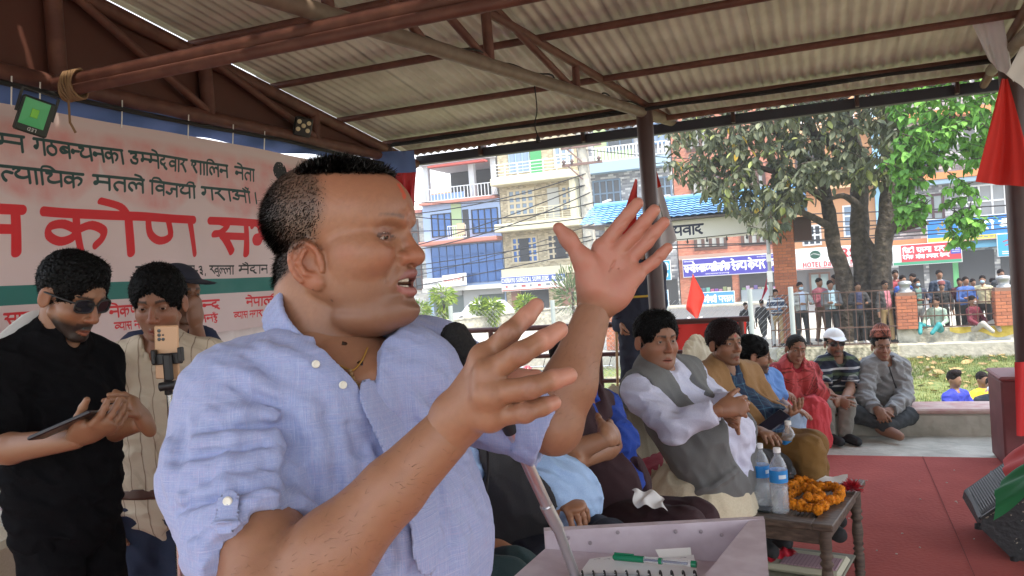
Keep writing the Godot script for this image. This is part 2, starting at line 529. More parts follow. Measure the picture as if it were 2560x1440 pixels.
func ground() -> void:
	var g := MB.new()
	g.quad(v3(-220, -1.3, -7.5), v3(220, -1.3, -7.5), v3(220, -1.3, -320), v3(-220, -1.3, -320))
	g.quad(v3(-220, -1.3, 120), v3(220, -1.3, 120), v3(220, -1.3, -7.5), v3(-220, -1.3, -7.5))
	struct("ground", g, tri_mat(ntex("earth", 512, 0.02, lin(0.20, 0.17, 0.10), lin(0.33, 0.29, 0.19)), 0.25, 0.95, tex["rough_n"], 0.8, Color.WHITE, true))
	var r := MB.new()
	r.quad(v3(-150, -1.296, -37), v3(150, -1.296, -37), v3(150, -1.296, -49.6), v3(-150, -1.296, -49.6))
	struct("road", r, tri_mat(ntex("asphalt", 256, 0.1, lin(0.10, 0.10, 0.10), lin(0.16, 0.155, 0.15)), 0.7, 0.9, null, 1.0, Color.WHITE, true))
	var p := MB.new()
	p.box(v3(0, -1.24, -50.9), v3(300, 0.13, 2.4), Basis(), 0.02)
	struct("pavement", p, M.concrete)
	var lawn := MB.new()
	lawn.sheet(60, 40, func(u: float, v: float): return v3(lerpf(-7, 9, u), -1.285 + 0.04 * sin(u * 31.0) * sin(v * 17.0) + 0.02 * sin(u * 77.0 + v * 50.0), lerpf(-8.5, -22.7, v)))
	struct("lawn", lawn, tri_mat(ntex("lawn", 512, 0.03, lin(0.085, 0.135, 0.03), lin(0.25, 0.24, 0.085), FastNoiseLite.TYPE_SIMPLEX_SMOOTH, 0.0, 0.25, 0.85), 0.5, 0.95, tex["rough_n"], 1.0, Color.WHITE, true))
	var b := MB.new()
	for i in 5:
		var a := TAU * i / 5.0
		var d := v3(cos(a), 0, sin(a))
		var s := v3(-d.z, 0, d.x) * 0.006
		var i0 := b.vert(d * 0.01 - s, Vector3.UP); b.vert(d * 0.01 + s, Vector3.UP); b.vert(d * 0.05 + v3(0, 0.06 + 0.012 * i, 0), Vector3.UP)
		b.tri(i0, i0 + 1, i0 + 2)
	var mm := MultiMesh.new()
	mm.transform_format = MultiMesh.TRANSFORM_3D
	mm.use_colors = true
	mm.mesh = b.mesh()
	var nn := 16000
	mm.instance_count = nn
	var fn := fnoise(9, 0.4)
	for i in nn:
		var x := rng.randf_range(-3, 6)
		var z := -8.5 - 14.0 * sqrt(rng.randf())
		var t := fn.get_noise_2d(x, z) * 0.9 + 0.45
		mm.set_instance_transform(i, Transform3D(Basis(Vector3.UP, rng.randf() * TAU).scaled(Vector3.ONE * rng.randf_range(0.5, 1.3)), v3(x, -1.29, z)))
		mm.set_instance_color(i, Color(0.07, 0.14, 0.025).lerp(Color(0.24, 0.24, 0.07), clampf(t + rng.randf_range(-0.3, 0.3), 0, 1)))
	var mi := MultiMeshInstance3D.new()
	mi.multimesh = mm; mi.name = "grass"; mi.material_override = M.leafy
	add_child(mi)
	stuff(mi); tag(mi, "short green grass of the lawn beyond the stage", "grass")
	var lf := MB.new()
	lf.sheet(3, 4, func(u: float, v: float): return v3((u - 0.5) * 0.16 * sin(PI * clampf(v * 0.9 + 0.08, 0, 1)), 0.02 + 0.03 * absf(u - 0.5) + 0.03 * v * v, (v - 0.5) * 0.24))
	var ml := MultiMesh.new()
	ml.transform_format = MultiMesh.TRANSFORM_3D
	ml.use_colors = true
	ml.mesh = lf.mesh()
	ml.instance_count = 420
	for i in 420:
		var x := rng.randf_range(-2.5, 5)
		var z := -22.4 + 10.0 * pow(rng.randf(), 2.0)
		ml.set_instance_transform(i, Transform3D(Basis.from_euler(v3(rng.randf_range(-0.4, 0.4), rng.randf() * TAU, rng.randf_range(-0.4, 0.4))).scaled(Vector3.ONE * rng.randf_range(0.5, 1.1)), v3(x, -1.26, z)))
		ml.set_instance_color(i, Color(0.42, 0.30, 0.12).lerp(Color(0.24, 0.15, 0.07), rng.randf()))
	var ll := MultiMeshInstance3D.new()
	ll.multimesh = ml; ll.name = "fallen_leaves"; ll.material_override = M.leafy
	add_child(ll)
	stuff(ll); tag(ll, "dry fallen leaves scattered on the lawn under the trees", "leaves")

func stage() -> void:
	var f := MB.new()
	f.box(v3(-0.5, -0.66, -2.6), v3(7.6, 1.3, 9.6), Basis(), 0.02)
	struct("stage_floor", f, M.concrete)
	var c := MB.new()
	c.sheet(90, 80, func(u: float, v: float):
		var x := lerpf(-3.3, 3.0, u)
		var z := lerpf(1.2, -6.54 + 0.06 * u, v)
		return v3(x, 0.004 + 0.008 * pow(maxf(0.0, sin(x * 2.1 + z * 3.3 + sin(z * 2.0))), 6.0) * maxf(0.0, sin(z * 1.2 - x * 2.0)), z))
	var cm := tri_mat(ntex("carpet", 512, 0.01, lin(0.30, 0.052, 0.042), lin(0.37, 0.072, 0.056)), 0.5, 1.0, M.cloth_n, 0.12)
	var dust := MB.new()
	for i in 130:
		var q := v3(rng.randf_range(-1.0, 2.2), 0.008, rng.randf_range(-6.3, -2.5))
		dust.box(q, v3(rng.randf_range(0.004, 0.014), 0.003, rng.randf_range(0.003, 0.012)), Basis(Vector3.UP, rng.randf() * 3.0))
	tag(stuff(obj("floor_litter", dust, mat(lin(0.5, 0.45, 0.38), 0.9))), "tiny pale crumbs and dust scattered over the red carpet", "litter")
	var sm := MB.new()
	sm.bar(v3(0.62, 0.007, -6.5), v3(0.5, 0.007, 1.0), 0.003, 0.002); sm.bar(v3(-1.45, 0.007, -6.5), v3(-1.5, 0.007, 1.0), 0.006, 0.003)
	tag(stuff(obj("carpet_seam", sm, mat(lin(0.17, 0.03, 0.026), 1.0))), "dark seams where the lengths of red carpet meet", "seam")
	tag(obj("stage_carpet", c, cm), "red carpet covering the stage floor up to the concrete edge", "carpet")
	var q := thing("parapet", "low concrete parapet with pink painted top along the stage edge", "wall", v3(0, 0, -7.45))
	var w := MB.new()
	w.box(v3(0.3, -0.55, 0), v3(6.0, 1.44, 0.34), Basis(), 0.015)
	obj("wall", w, M.concrete, q)
	var cp := MB.new()
	cp.box(v3(0.3, 0.192, 0), v3(6.02, 0.04, 0.38), Basis(), 0.012)
	obj("coping", cp, tri_mat(ntex("pinkcap", 256, 0.03, lin(0.42, 0.22, 0.2), lin(0.56, 0.44, 0.38)), 0.8, 0.85), q)
	var bw := MB.new()
	bw.box(v3(-2.9, 0.07, -6.95), v3(2.9, 0.56, 0.3), Basis(), 0.02)
	tag(obj("bench_wall", bw, tri_mat(ntex("creamwall", 256, 0.02, lin(0.55, 0.5, 0.38), lin(0.66, 0.61, 0.49)), 0.6, 0.85)), "cream plastered low wall under the maroon railing behind the chairs", "wall")
	var ra := thing("railing", "maroon pipe railing with three rails behind the seated guests", "railing", v3(-2.2, 0.3, -7.0))
	for y in [0.735, 0.47, 0.23]:
		var t := MB.new(); t.rod(v3(-1.9, y, 0), v3(1.62, y, 0), 0.026 if y > 0.7 else 0.02, 10)
		obj("rail", t, M.maroon, ra)
	for x in [-1.9, -0.75, 0.3, 1.55]:
		var t := MB.new(); t.rod(v3(x, 0, 0), v3(x, 0.73, 0), 0.024, 10)
		obj("post", t, M.maroon, ra)
	var chain := thing("chain_link_fence", "grey chain link fence on steel posts beyond the stage railing", "fence", v3(-3.4, -1.3, -11.8))
	var wv := MB.new()
	for i in 130:
		var x0 := -4.0 + i * 0.075
		for s in [-1.0, 1.0]:
			var a := v3(x0, 0.05, 0.003 * s)
			var e := v3(x0 + s * 2.25, 2.3, 0.003 * s)
			if e.x > 3.0: e = a.lerp(e, (3.0 - a.x) / (e.x - a.x))
			if e.x < -4.0: e = a.lerp(e, (-4.0 - a.x) / (e.x - a.x))
			if a.x < 3.0: wv.rod(a, e, 0.0022, 3)
	stuff(obj("mesh_wire", wv, M.metal_grey, chain))
	for x in [-4.0, -2.25, -0.5, 1.25, 2.45, 3.0]:
		var t := MB.new(); t.rod(v3(x, 0, 0), v3(x, 2.4, 0), 0.035, 10)
		obj("post", t, mat(lin(0.36, 0.4, 0.39), 0.5), chain)
	var p := thing("plinth", "square maroon painted pedestal carrying the right pillar", "pedestal", v3(1.33, 0, -6.42))
	var pm := tri_mat(ntex("plinth", 256, 0.02, lin(0.135, 0.036, 0.038), lin(0.19, 0.058, 0.06)), 0.9, 0.6)
	var t := MB.new()
	t.box(v3(0.02, 0.3, 0), v3(0.52, 0.6, 0.46), Basis(), 0.012)
	obj("block", t, pm, p)
	t = MB.new()
	t.box(v3(0.02, 0.612, 0), v3(0.54, 0.03, 0.48), Basis(), 0.012)
	obj("cap", t, mat(lin(0.22, 0.075, 0.075), 0.6), p)

func roof_y(z: float) -> float:
	return 2.85 + 0.138 * (minf(z, -5.6 - z) + 6.35)

func pavilion() -> void:
	var p := thing("pavilion", "open steel stage shelter with maroon frame and corrugated tin roof", "shelter", v3(-0.5, 0, -3))
	var o := v3(0.5, 0, 3)          # pavilion axes to the world
	var pitch := 0.076
	for row in 4:
		var z0: float = [-7.0, -4.88, -2.8, -0.9][row]
		var z1: float = [-4.78, -2.86, -0.8, 1.3][row]
		var x := -3.66
		var kx := 0
		while x < 3.9:
			var xw := 0.836
			var x0 := x
			var lift := 0.012 + (0.005 if kx % 2 else 0.0) + (0.004 if row % 2 else 0.0)
			var s := MB.new()
			var c := rng.randf_range(0.88, 1.06)
			s.col = Color(c, c * rng.randf_range(0.97, 1.0), c * rng.randf_range(0.93, 0.99))
			var jag := rng.randf_range(-0.05, 0.05)
			s.sheet(88, 2, func(u: float, v: float):
				var xx := x0 + u * (xw + 0.05)
				var z := lerpf(z0 + (jag if row > 0 else 0.01 * jag), z1 + 0.06, v)
				return o + v3(xx, roof_y(z) + lift + 0.009 * sin(xx / pitch * TAU), z))
			var sheet := obj("roof_sheet", s, M.tin_v, p)
			x += xw; kx += 1
	for z in [-6.75, -6.4, -5.68, -4.84, -4.04, -3.2, -2.4, -1.56, -0.76, 0.08, 0.8, 1.15]:
		var t := MB.new()
		t.rod(o + v3(-3.62, roof_y(z) - 0.035, z), o + v3(3.9, roof_y(z) - 0.035, z), 0.024, 10)
		obj("purlin", t, M.rust, p)
	var gx := -3.64
	var g := MB.new()
	var b0 := 2.70
	for sx in [0.0, -0.01]:
		g.quad(o + v3(gx + sx, b0, -6.28), o + v3(gx + sx, roof_y(-6.28) - 0.03, -6.28), o + v3(gx + sx, roof_y(-2.8) - 0.03, -2.8), o + v3(gx + sx, b0, -2.8))
		g.quad(o + v3(gx + sx, b0, -2.8), o + v3(gx + sx, roof_y(-2.8) - 0.03, -2.8), o + v3(gx + sx, roof_y(0.68) - 0.03, 0.68), o + v3(gx + sx, b0, 0.68))
	obj("gable_panel", g, M.gable, p)
	var t := MB.new()
	t.rod(o + v3(gx + 0.05, roof_y(-6.95) - 0.09, -6.95), o + v3(gx + 0.05, roof_y(-2.8) - 0.09, -2.8), 0.045, 10)
	obj("rafter", t, M.rust, p)
	t = MB.new()
	t.rod(o + v3(gx + 0.05, 2.685, -6.9), o + v3(gx + 0.05, 2.685, 1.0), 0.045, 10)
	obj("bottom_chord", t, M.rust, p)
	t = MB.new()
	t.rod(o + v3(gx + 0.05, roof_y(-2.8) - 0.09, -2.8), o + v3(gx + 0.05, roof_y(1.3) - 0.09, 1.3), 0.045, 10)
	obj("rafter", t, M.rust, p)
	for z in [-3.05, -4.13, -5.3]:
		t = MB.new(); t.rod(o + v3(gx + 0.05, 2.7, z), o + v3(gx + 0.05, roof_y(z) - 0.1, z), 0.045, 10)
		obj("truss_post", t, M.rust, p)
	for z in [[-3.12, -4.1], [-4.2, -5.25], [-2.95, -2.0]]:
		t = MB.new(); t.rod(o + v3(gx + 0.07, roof_y(z[0]) - 0.1, z[0]), o + v3(gx + 0.07, 2.72, z[1]), 0.026, 10)
		obj("brace", t, M.rust, p)
	var a := v3(-1.23, 0, -6.4)
	var d := v3(-0.218, 0, 0.976)
	var tr := func(s: float, y: float) -> Vector3: return o + a + d * s + v3(0, y, 0)
	t = MB.new(); t.rod(tr.call(-0.55, 2.757), tr.call(5.2, 2.757), 0.041, 12)
	obj("bottom_chord", t, M.pipe, p)
	t = MB.new(); t.rod(tr.call(-0.68, roof_y(-7.06) - 0.0), tr.call(3.7, roof_y(-2.8) - 0.1), 0.03, 10)
	obj("rafter", t, M.rust, p)
	for w in [[2.16, 3.10, 2.15, 2.76, 0.03], [1.115, 2.95, 1.12, 2.76, 0.026], [3.4, 3.24, 3.4, 2.76, 0.03]]:
		t = MB.new(); t.rod(tr.call(w[0], w[1]), tr.call(w[2], w[3]), w[4], 10)
		obj("truss_post", t, M.rust, p)
	for w in [[2.75, 3.08, 2.18, 2.78], [2.1, 3.12, 1.2, 2.78], [3.4, 3.24, 2.75, 2.78]]:
		t = MB.new(); t.rod(tr.call(w[0], w[1]), tr.call(w[2], w[3]), 0.024, 10)
		obj("brace", t, M.rust, p)
	t = MB.new(); t.rod(o + v3(1.22, 2.757, -6.6), o + v3(1.22, 2.757, 1.0), 0.041, 12)
	obj("bottom_chord", t, M.pipe, p)
	t = MB.new(); t.rod(o + v3(1.22, roof_y(-6.9) - 0.06, -6.9), o + v3(1.22, roof_y(-2.8) - 0.08, -2.8), 0.03, 10)
	obj("rafter", t, M.rust, p)
	for e in [[2.672, -3.0, -3.66, 0.036], [2.615, -2.97, -3.45, 0.028]]:
		t = MB.new(); t.rod(o + v3(e[2], e[0], e[1]), o + v3(3.3, e[0] + 0.02, e[1]), e[3], 12)
		obj("tie_pipe", t, M.rust, p)
	t = MB.new()
	for i in 9:
		var q := PackedVector3Array()
		for k in 13:
			var an := TAU * k / 12.0
			q.append(o + v3(-3.46 + i * 0.011 + 0.01 * sin(k + i), 2.642 + 0.075 * cos(an), -2.985 + 0.05 * sin(an)))
		t.tube(q, fl([0.006]), 5, false)
	t.tube(pts([o + v3(-3.42, 2.56, -2.95), o + v3(-3.41, 2.45, -2.94), o + v3(-3.40, 2.40, -2.96)]), fl([0.006]), 5)
	obj("rope", t, mat(lin(0.28, 0.17, 0.09), 0.95), p)
	t = MB.new(); t.box(o + v3(-0.05, 2.715, -7.02), v3(7.1, 0.085, 0.09), Basis(), 0.006)
	obj("gutter", t, M.gutter, p)
	for x in [-2.9, -1.9, -0.6, 0.35, 1.05]:
		t = MB.new(); t.box(o + v3(x, 2.76, -6.995), v3(0.03, 0.16, 0.16), Basis(), 0.004)
		obj("bracket", t, M.steel_dark, p)
	for x in [-1.235, 1.30]:
		t = MB.new()
		t.rod(o + v3(x, 0.0 if x < 0 else 0.62, -6.4), o + v3(x, roof_y(-6.4) - 0.05, -6.4), 0.066 if x < 0 else 0.078, 20)
		obj("pillar", t, M.pillar, p)
	t = MB.new(); t.rod(o + v3(-3.6, 0, -6.4), o + v3(-3.6, roof_y(-6.4) - 0.05, -6.4), 0.066, 20)
	obj("pillar", t, M.pillar, p)
	for x in [-3.6, 1.3]:
		t = MB.new(); t.rod(o + v3(x, 0, 0.7), o + v3(x, roof_y(0.7) - 0.05, 1.4), 0.066, 16)
		obj("pillar", t, M.pillar, p)
	t = MB.new()
	for k in 3:
		var q := PackedVector3Array()
		for i in 120:
			var x := -3.5 + i * 0.0445
			q.append(v3(x, roof_y(-6.36) - 0.05 - 0.01 * k - 0.012 * absf(sin(x * 2.1 + k)), -6.375 + 0.025 * k))
		t.tube(q, fl([0.009 if k < 2 else 0.014]), 6)
	var ca := obj("cable_bundle", t, M.rubber)
	tag(ca, "black cables tied along the roof purlin near the eave", "cable")
	t = MB.new()
	var q := PackedVector3Array()
	for i in 60:
		var s := 3.2 - i * 0.058
		q.append(a + d * s + v3(0.02 * sin(i * 0.5), 2.80 + 0.012 * sin(i * 0.9) - (0.03 if i > 30 and i < 42 else 0.0), 0))
	t.tube(q, fl([0.006]), 6)
	tag(obj("cable", t, M.rubber), "black cable lying along the grey truss pipe of the roof", "cable")
	t = MB.new()
	t.tube(curve([v3(-1.64, 2.76, -4.9), v3(-1.64, 2.6, -4.92), v3(-1.655, 2.5, -4.9), v3(-1.64, 2.42, -4.9)]), fl([0.004]), 6)
	t.box(v3(-1.64, 2.40, -4.9), v3(0.025, 0.04, 0.025), Basis(), 0.005)
	tag(obj("hanging_wire", t, M.rubber), "thin black wire with a small plug hanging from the roof pipe", "wire")
	t = MB.new()
	q = PackedVector3Array()
	for i in 50:
		var z := -2.2 - i * 0.095
		q.append(v3(-3.55, 2.63 - 0.02 * absf(sin(z * 1.3)), z))
	t.tube(q, fl([0.014]), 6)
	tag(obj("black_hose", t, M.rubber), "black hose strung under the gable along the banner top", "hose")

# ---------------------------------------------------------------- print: strokes laid into a picture with a slanted nib
const GLYPHS := {
	"क": "0.8|0.42,0 0.42,1|0.42,0.42 0.26,0.28 0.08,0.36 0.05,0.58 0.18,0.72 0.34,0.62 0.42,0.42|0.42,0.42 0.6,0.28 0.76,0.4 0.74,0.62 0.64,0.8",
	"ख": "0.9|0.12,0 0.3,0.12 0.12,0.34 0.02,0.4|0.12,0.34 0.3,0.62 0.44,0.9|0.9,0.36 0.66,0.34 0.5,0.5 0.62,0.7 0.9,0.6|s",
	"ग": "0.55|0.18,0 0.2,0.4 0.12,0.62 0.02,0.5 0.16,0.44|s",
	"घ": "0.7|0.06,0.14 0.22,0.06 0.3,0.2 0.12,0.36|0.3,0.38 0.1,0.5 0.12,0.78 0.4,0.82 0.7,0.66|s",
	"च": "0.62|0.02,0.3 0.3,0.3|0.16,0.3 0.14,0.6 0.36,0.78 0.62,0.6|s",
	"ज": "0.72|0.72,0.42 0.36,0.42 0.42,0.66 0.28,0.84 0.05,0.72|s",
	"ट": "0.6|0.32,0 0.32,0.18 0.1,0.4 0.1,0.7 0.3,0.9 0.56,0.78",
	"ठ": "0.62|0.31,0 0.31,0.28 0.08,0.45 0.08,0.78 0.31,0.95 0.54,0.78 0.54,0.45 0.31,0.28",
	"ण": "0.85|0.14,0 0.14,0.46 0.28,0.66 0.46,0.5 0.48,0|s",
	"त": "0.58|0.58,0.42 0.28,0.36 0.1,0.56 0.14,0.84 0.24,0.98|s",
	"थ": "0.75|0.22,0.22 0.08,0.16 0.16,0.02 0.3,0.14 0.14,0.4 0.14,0.64 0.38,0.76 0.75,0.6|s",
	"द": "0.58|0.34,0 0.34,0.24 0.1,0.34 0.08,0.58 0.26,0.68 0.4,0.56|0.3,0.68 0.38,0.86 0.54,1",
	"ध": "0.7|0.22,0.18 0.06,0.16 0.1,0.02 0.28,0.24 0.12,0.48 0.14,0.74 0.38,0.8 0.7,0.64|s",
	"न": "0.58|0.58,0.46 0.2,0.46|0.2,0.46 0.08,0.4 0.05,0.54 0.16,0.6 0.22,0.48|s",
	"प": "0.6|0.13,0 0.13,0.42 0.26,0.62 0.6,0.52|s",
	"फ": "0.98|0.12,0 0.12,0.42 0.24,0.62 0.56,0.52|0.56,0 0.56,1|0.56,0.44 0.76,0.3 0.92,0.44 0.86,0.72",
	"ब": "0.62|0.62,0.32 0.26,0.28 0.08,0.48 0.24,0.7 0.62,0.56|0.16,0.36 0.5,0.62|s",
	"भ": "0.75|0.02,0.1 0.1,0 0.2,0.1 0.2,0.56 0.08,0.62 0.06,0.48 0.24,0.44 0.75,0.46|s",
	"म": "0.66|0.16,0 0.16,0.52 0.06,0.62 0.03,0.5 0.18,0.45 0.66,0.47|s",
	"य": "0.64|0.06,0.12 0.18,0.02 0.28,0.16 0.12,0.4 0.18,0.62 0.4,0.68 0.64,0.54|s",
	"र": "0.5|0.16,0 0.32,0.12 0.16,0.36 0.05,0.4|0.16,0.36 0.3,0.62 0.46,0.96",
	"ल": "0.74|0.74,0.42 0.56,0.3 0.42,0.44 0.42,0.72|0.42,0.5 0.28,0.3 0.1,0.4 0.08,0.68 0.22,0.92|s",
	"व": "0.58|0.58,0.36 0.28,0.3 0.08,0.5 0.24,0.7 0.58,0.58|s",
	"श": "0.74|0.06,0.34 0.1,0.1 0.28,0.08 0.34,0.26 0.16,0.42|0.16,0.42 0.28,0.66 0.42,0.92|s",
	"ष": "0.6|0.13,0 0.13,0.42 0.26,0.62 0.6,0.52|0.15,0.12 0.58,0.46|s",
	"स": "0.72|0.16,0 0.3,0.12 0.16,0.36 0.05,0.4|0.16,0.36 0.28,0.62 0.42,0.94|0.2,0.46 0.72,0.46|s",
	"ह": "0.56|0.32,0 0.32,0.14 0.1,0.24 0.14,0.4 0.4,0.38 0.44,0.54 0.24,0.62 0.2,0.8 0.46,1",
	"अ": "0.86|0.08,0.14 0.28,0.04 0.38,0.2 0.22,0.4 0.42,0.54 0.34,0.82 0.06,0.72|0.34,0.44 0.86,0.44|s",
	"उ": "0.6|0.1,0.14 0.36,0.08 0.42,0.28 0.22,0.42 0.46,0.56 0.38,0.86 0.12,0.84 0.04,0.64",
	"३": "0.6|0.08,0.12 0.4,0.06 0.44,0.3 0.2,0.4 0.46,0.52 0.4,0.78 0.16,0.76 0.3,0.86 0.46,1",
	"-": "0.4|0.04,0.55 0.34,0.55", ",": "0.2|0.08,0.94 0.04,1.12", ":": "0.2|0.08,0.35 0.08,0.38|0.08,0.85 0.08,0.88", "।": "0.2|0.1,0 0.1,1",
	"(": "0.3|0.22,-0.05 0.06,0.3 0.06,0.7 0.22,1.05", ")": "0.3|0.06,-0.05 0.22,0.3 0.22,0.7 0.06,1.05",
}

class Ink:
	var w: int
	var h: int
	var d := PackedByteArray()
	func _init(w_: int, h_: int, c: Color) -> void:
		w = w_; h = h_
		var im := Image.create(w, h, false, Image.FORMAT_RGB8)
		im.fill(c.linear_to_srgb())
		d = im.get_data()
	func image() -> Image: return Image.create_from_data(w, h, false, Image.FORMAT_RGB8, d)
	func texture() -> ImageTexture:
		var im := image()
		im.generate_mipmaps()
		return ImageTexture.create_from_image(im)
	func put(i: int, c: Color, a: float) -> void:
		d[i] = int(lerpf(d[i], c.r * 255.0, a)); d[i + 1] = int(lerpf(d[i + 1], c.g * 255.0, a)); d[i + 2] = int(lerpf(d[i + 2], c.b * 255.0, a))
	func rect(r: Rect2, cl: Color) -> void:
		var c := cl.linear_to_srgb()
		for y in range(maxi(int(r.position.y), 0), mini(int(r.end.y), h)):
			for x in range(maxi(int(r.position.x), 0), mini(int(r.end.x), w)):
				put((y * w + x) * 3, c, 1.0)
	func seg(a: Vector2, b: Vector2, r1: float, r2: float, c: Color) -> void:
		var q := func(p: Vector2) -> Vector2: return Vector2((p.x - p.y) * 0.7071 / r1, (p.x + p.y) * 0.7071 / r2)
		var ta: Vector2 = q.call(a)
		var ab: Vector2 = q.call(b) - ta
		var l2 := maxf(ab.length_squared(), 1e-9)
		var rr := maxf(r1, r2) + 1.0
		var s := minf(r1, r2)
		for y in range(maxi(int(minf(a.y, b.y) - rr), 0), mini(int(maxf(a.y, b.y) + rr) + 2, h)):
			for x in range(maxi(int(minf(a.x, b.x) - rr), 0), mini(int(maxf(a.x, b.x) + rr) + 2, w)):
				var p := Vector2((x - y) * 0.7071 / r1, (x + y) * 0.7071 / r2) - ta
				var t := clampf(p.dot(ab) / l2, 0.0, 1.0)
				var al := (1.0 - (p - ab * t).length()) * s + 0.5
				if al > 0.0: put((y * w + x) * 3, c, minf(al, 1.0))
	func path(p: PackedVector2Array, o: Vector2, sc: Vector2, wt: float, c: Color, thin := 0.62) -> void:
		var prev := Vector2.ZERO
		for i in p.size() - 1:
			var n := 5 if p.size() > 2 else 1
			for s in n + 1:
				var f := p[i].cubic_interpolate(p[i + 1], p[maxi(i - 1, 0)], p[mini(i + 2, p.size() - 1)], float(s) / n)
				var z := o + f * sc
				if s > 0 or i > 0: seg(prev, z, wt, wt * thin, c)
				prev = z
	func word(s: String, o: Vector2, sc: Vector2, wt: float, cl: Color, draw: bool) -> float:
		var c := cl.linear_to_srgb()
		var x := 0.0
		var bar := 0.0
		var i := 0
		var gap := 0.13
		while i < s.length():
			var ch := s[i]
			if ch == "ा" or not GLYPHS.has(ch):
				if ch == "ा":
					x += 0.2
					if draw: seg(o + Vector2(x, 0) * sc, o + Vector2(x, 1) * sc, wt, wt * 0.75, c)
					x += gap; bar = x
				i += 1
				continue
			var cl_: Array[String] = [ch]
			var j := i + 1
			while j + 1 < s.length() and s[j] == "्":
				cl_.append(s[j + 1]); j += 2
			var marks := ""
			while j < s.length() and s[j] in "ािीुूेैोौंँ": marks += s[j]; j += 1
			if "ि" in marks:
				x += 0.12
				if draw:
					seg(o + Vector2(x, 0) * sc, o + Vector2(x, 1) * sc, wt, wt * 0.75, c)
					path(PackedVector2Array([Vector2(x, 0), Vector2(x + 0.08, -0.26), Vector2(x + 0.4, -0.28), Vector2(x + 0.62, -0.02)]), o, sc, wt * 0.8, c)
				x += 0.16
			var x0 := x
			var stem := x
			for m in cl_.size():
				var g: PackedStringArray = GLYPHS[cl_[m]].split("|")
				var gw := g[0].to_float()
				var half := m < cl_.size() - 1 and (g[g.size() - 1] == "s" or cl_[m] == "क" or cl_[m] == "फ")
				if cl_[m] == "र" and m > 0:
					if draw: path(PackedVector2Array([Vector2(x - 0.22, 0.62), Vector2(x - 0.5, 0.86)]), o, sc, wt * 0.8, c)
					continue
				if draw:
					for k in range(1, g.size()):
						if g[k] == "s":
							if not half: seg(o + Vector2(x + gw, 0) * sc, o + Vector2(x + gw, 1) * sc, wt, wt * 0.75, c)
							continue
						var pp := PackedVector2Array()
						for e in g[k].split(" "):
							var f := e.split(",")
							pp.append(Vector2(x + f[0].to_float() * (0.8 if half else 1.0), f[1].to_float()))
						path(pp, o, sc, wt, c)
				stem = x + gw if g[g.size() - 1] == "s" else x + gw * 0.55
				x += (gw * 0.72 - gap * 0.6 if half else gw) + gap
			for mk in marks:
				if mk == "ा" or mk == "ो" or mk == "ौ" or mk == "ी":
					x += 0.2 - gap * 0.4
					stem = x
					if draw: seg(o + Vector2(x, 0) * sc, o + Vector2(x, 1) * sc, wt, wt * 0.75, c)
					x += gap
				if not draw: continue
				if mk == "े" or mk == "ो": path(PackedVector2Array([Vector2(stem, 0), Vector2(stem - 0.1, -0.24), Vector2(stem - 0.36, -0.36)]), o, sc, wt * 0.8, c)
				if mk == "ै" or mk == "ौ":
					path(PackedVector2Array([Vector2(stem, 0), Vector2(stem - 0.06, -0.26), Vector2(stem - 0.22, -0.4)]), o, sc, wt * 0.7, c)
					path(PackedVector2Array([Vector2(stem, 0), Vector2(stem - 0.2, -0.12), Vector2(stem - 0.4, -0.26)]), o, sc, wt * 0.7, c)
				if mk == "ी": path(PackedVector2Array([Vector2(stem, 0), Vector2(stem - 0.04, -0.26), Vector2(stem - 0.3, -0.3), Vector2(stem - 0.46, -0.04)]), o, sc, wt * 0.8, c)
				if mk == "ु": path(PackedVector2Array([Vector2(stem, 1.0), Vector2(stem + 0.1, 1.14), Vector2(stem - 0.04, 1.24), Vector2(stem - 0.26, 1.12)]), o, sc, wt * 0.75, c)
				if mk == "ं": path(PackedVector2Array([Vector2(stem - 0.02, -0.3), Vector2(stem - 0.01, -0.3)]), o, sc, wt * 1.1, c)
				if mk == "ँ":
					path(PackedVector2Array([Vector2(stem - 0.3, -0.3), Vector2(stem - 0.15, -0.16), Vector2(stem, -0.3)]), o, sc, wt * 0.6, c)
					path(PackedVector2Array([Vector2(stem - 0.15, -0.38), Vector2(stem - 0.14, -0.38)]), o, sc, wt * 0.8, c)
			if not (ch in "३-,:।()"): bar = x
			i = j
		if draw and bar > 0.0: seg(o, o + Vector2(bar - gap * 0.5, 0) * sc, wt, wt * 0.8, c)
		return x
	func fit(s: String, x0: float, x1: float, y: float, hh: float, wt: float, c: Color) -> void:
		s = s.replace("औ", "अौ").replace("आ", "अा")
		var ww := word(s, Vector2.ZERO, Vector2.ONE, 1.0, c, false)
		word(s, Vector2(x0, y), Vector2((x1 - x0) / maxf(ww - 0.08, 0.1), hh), wt, c, true)

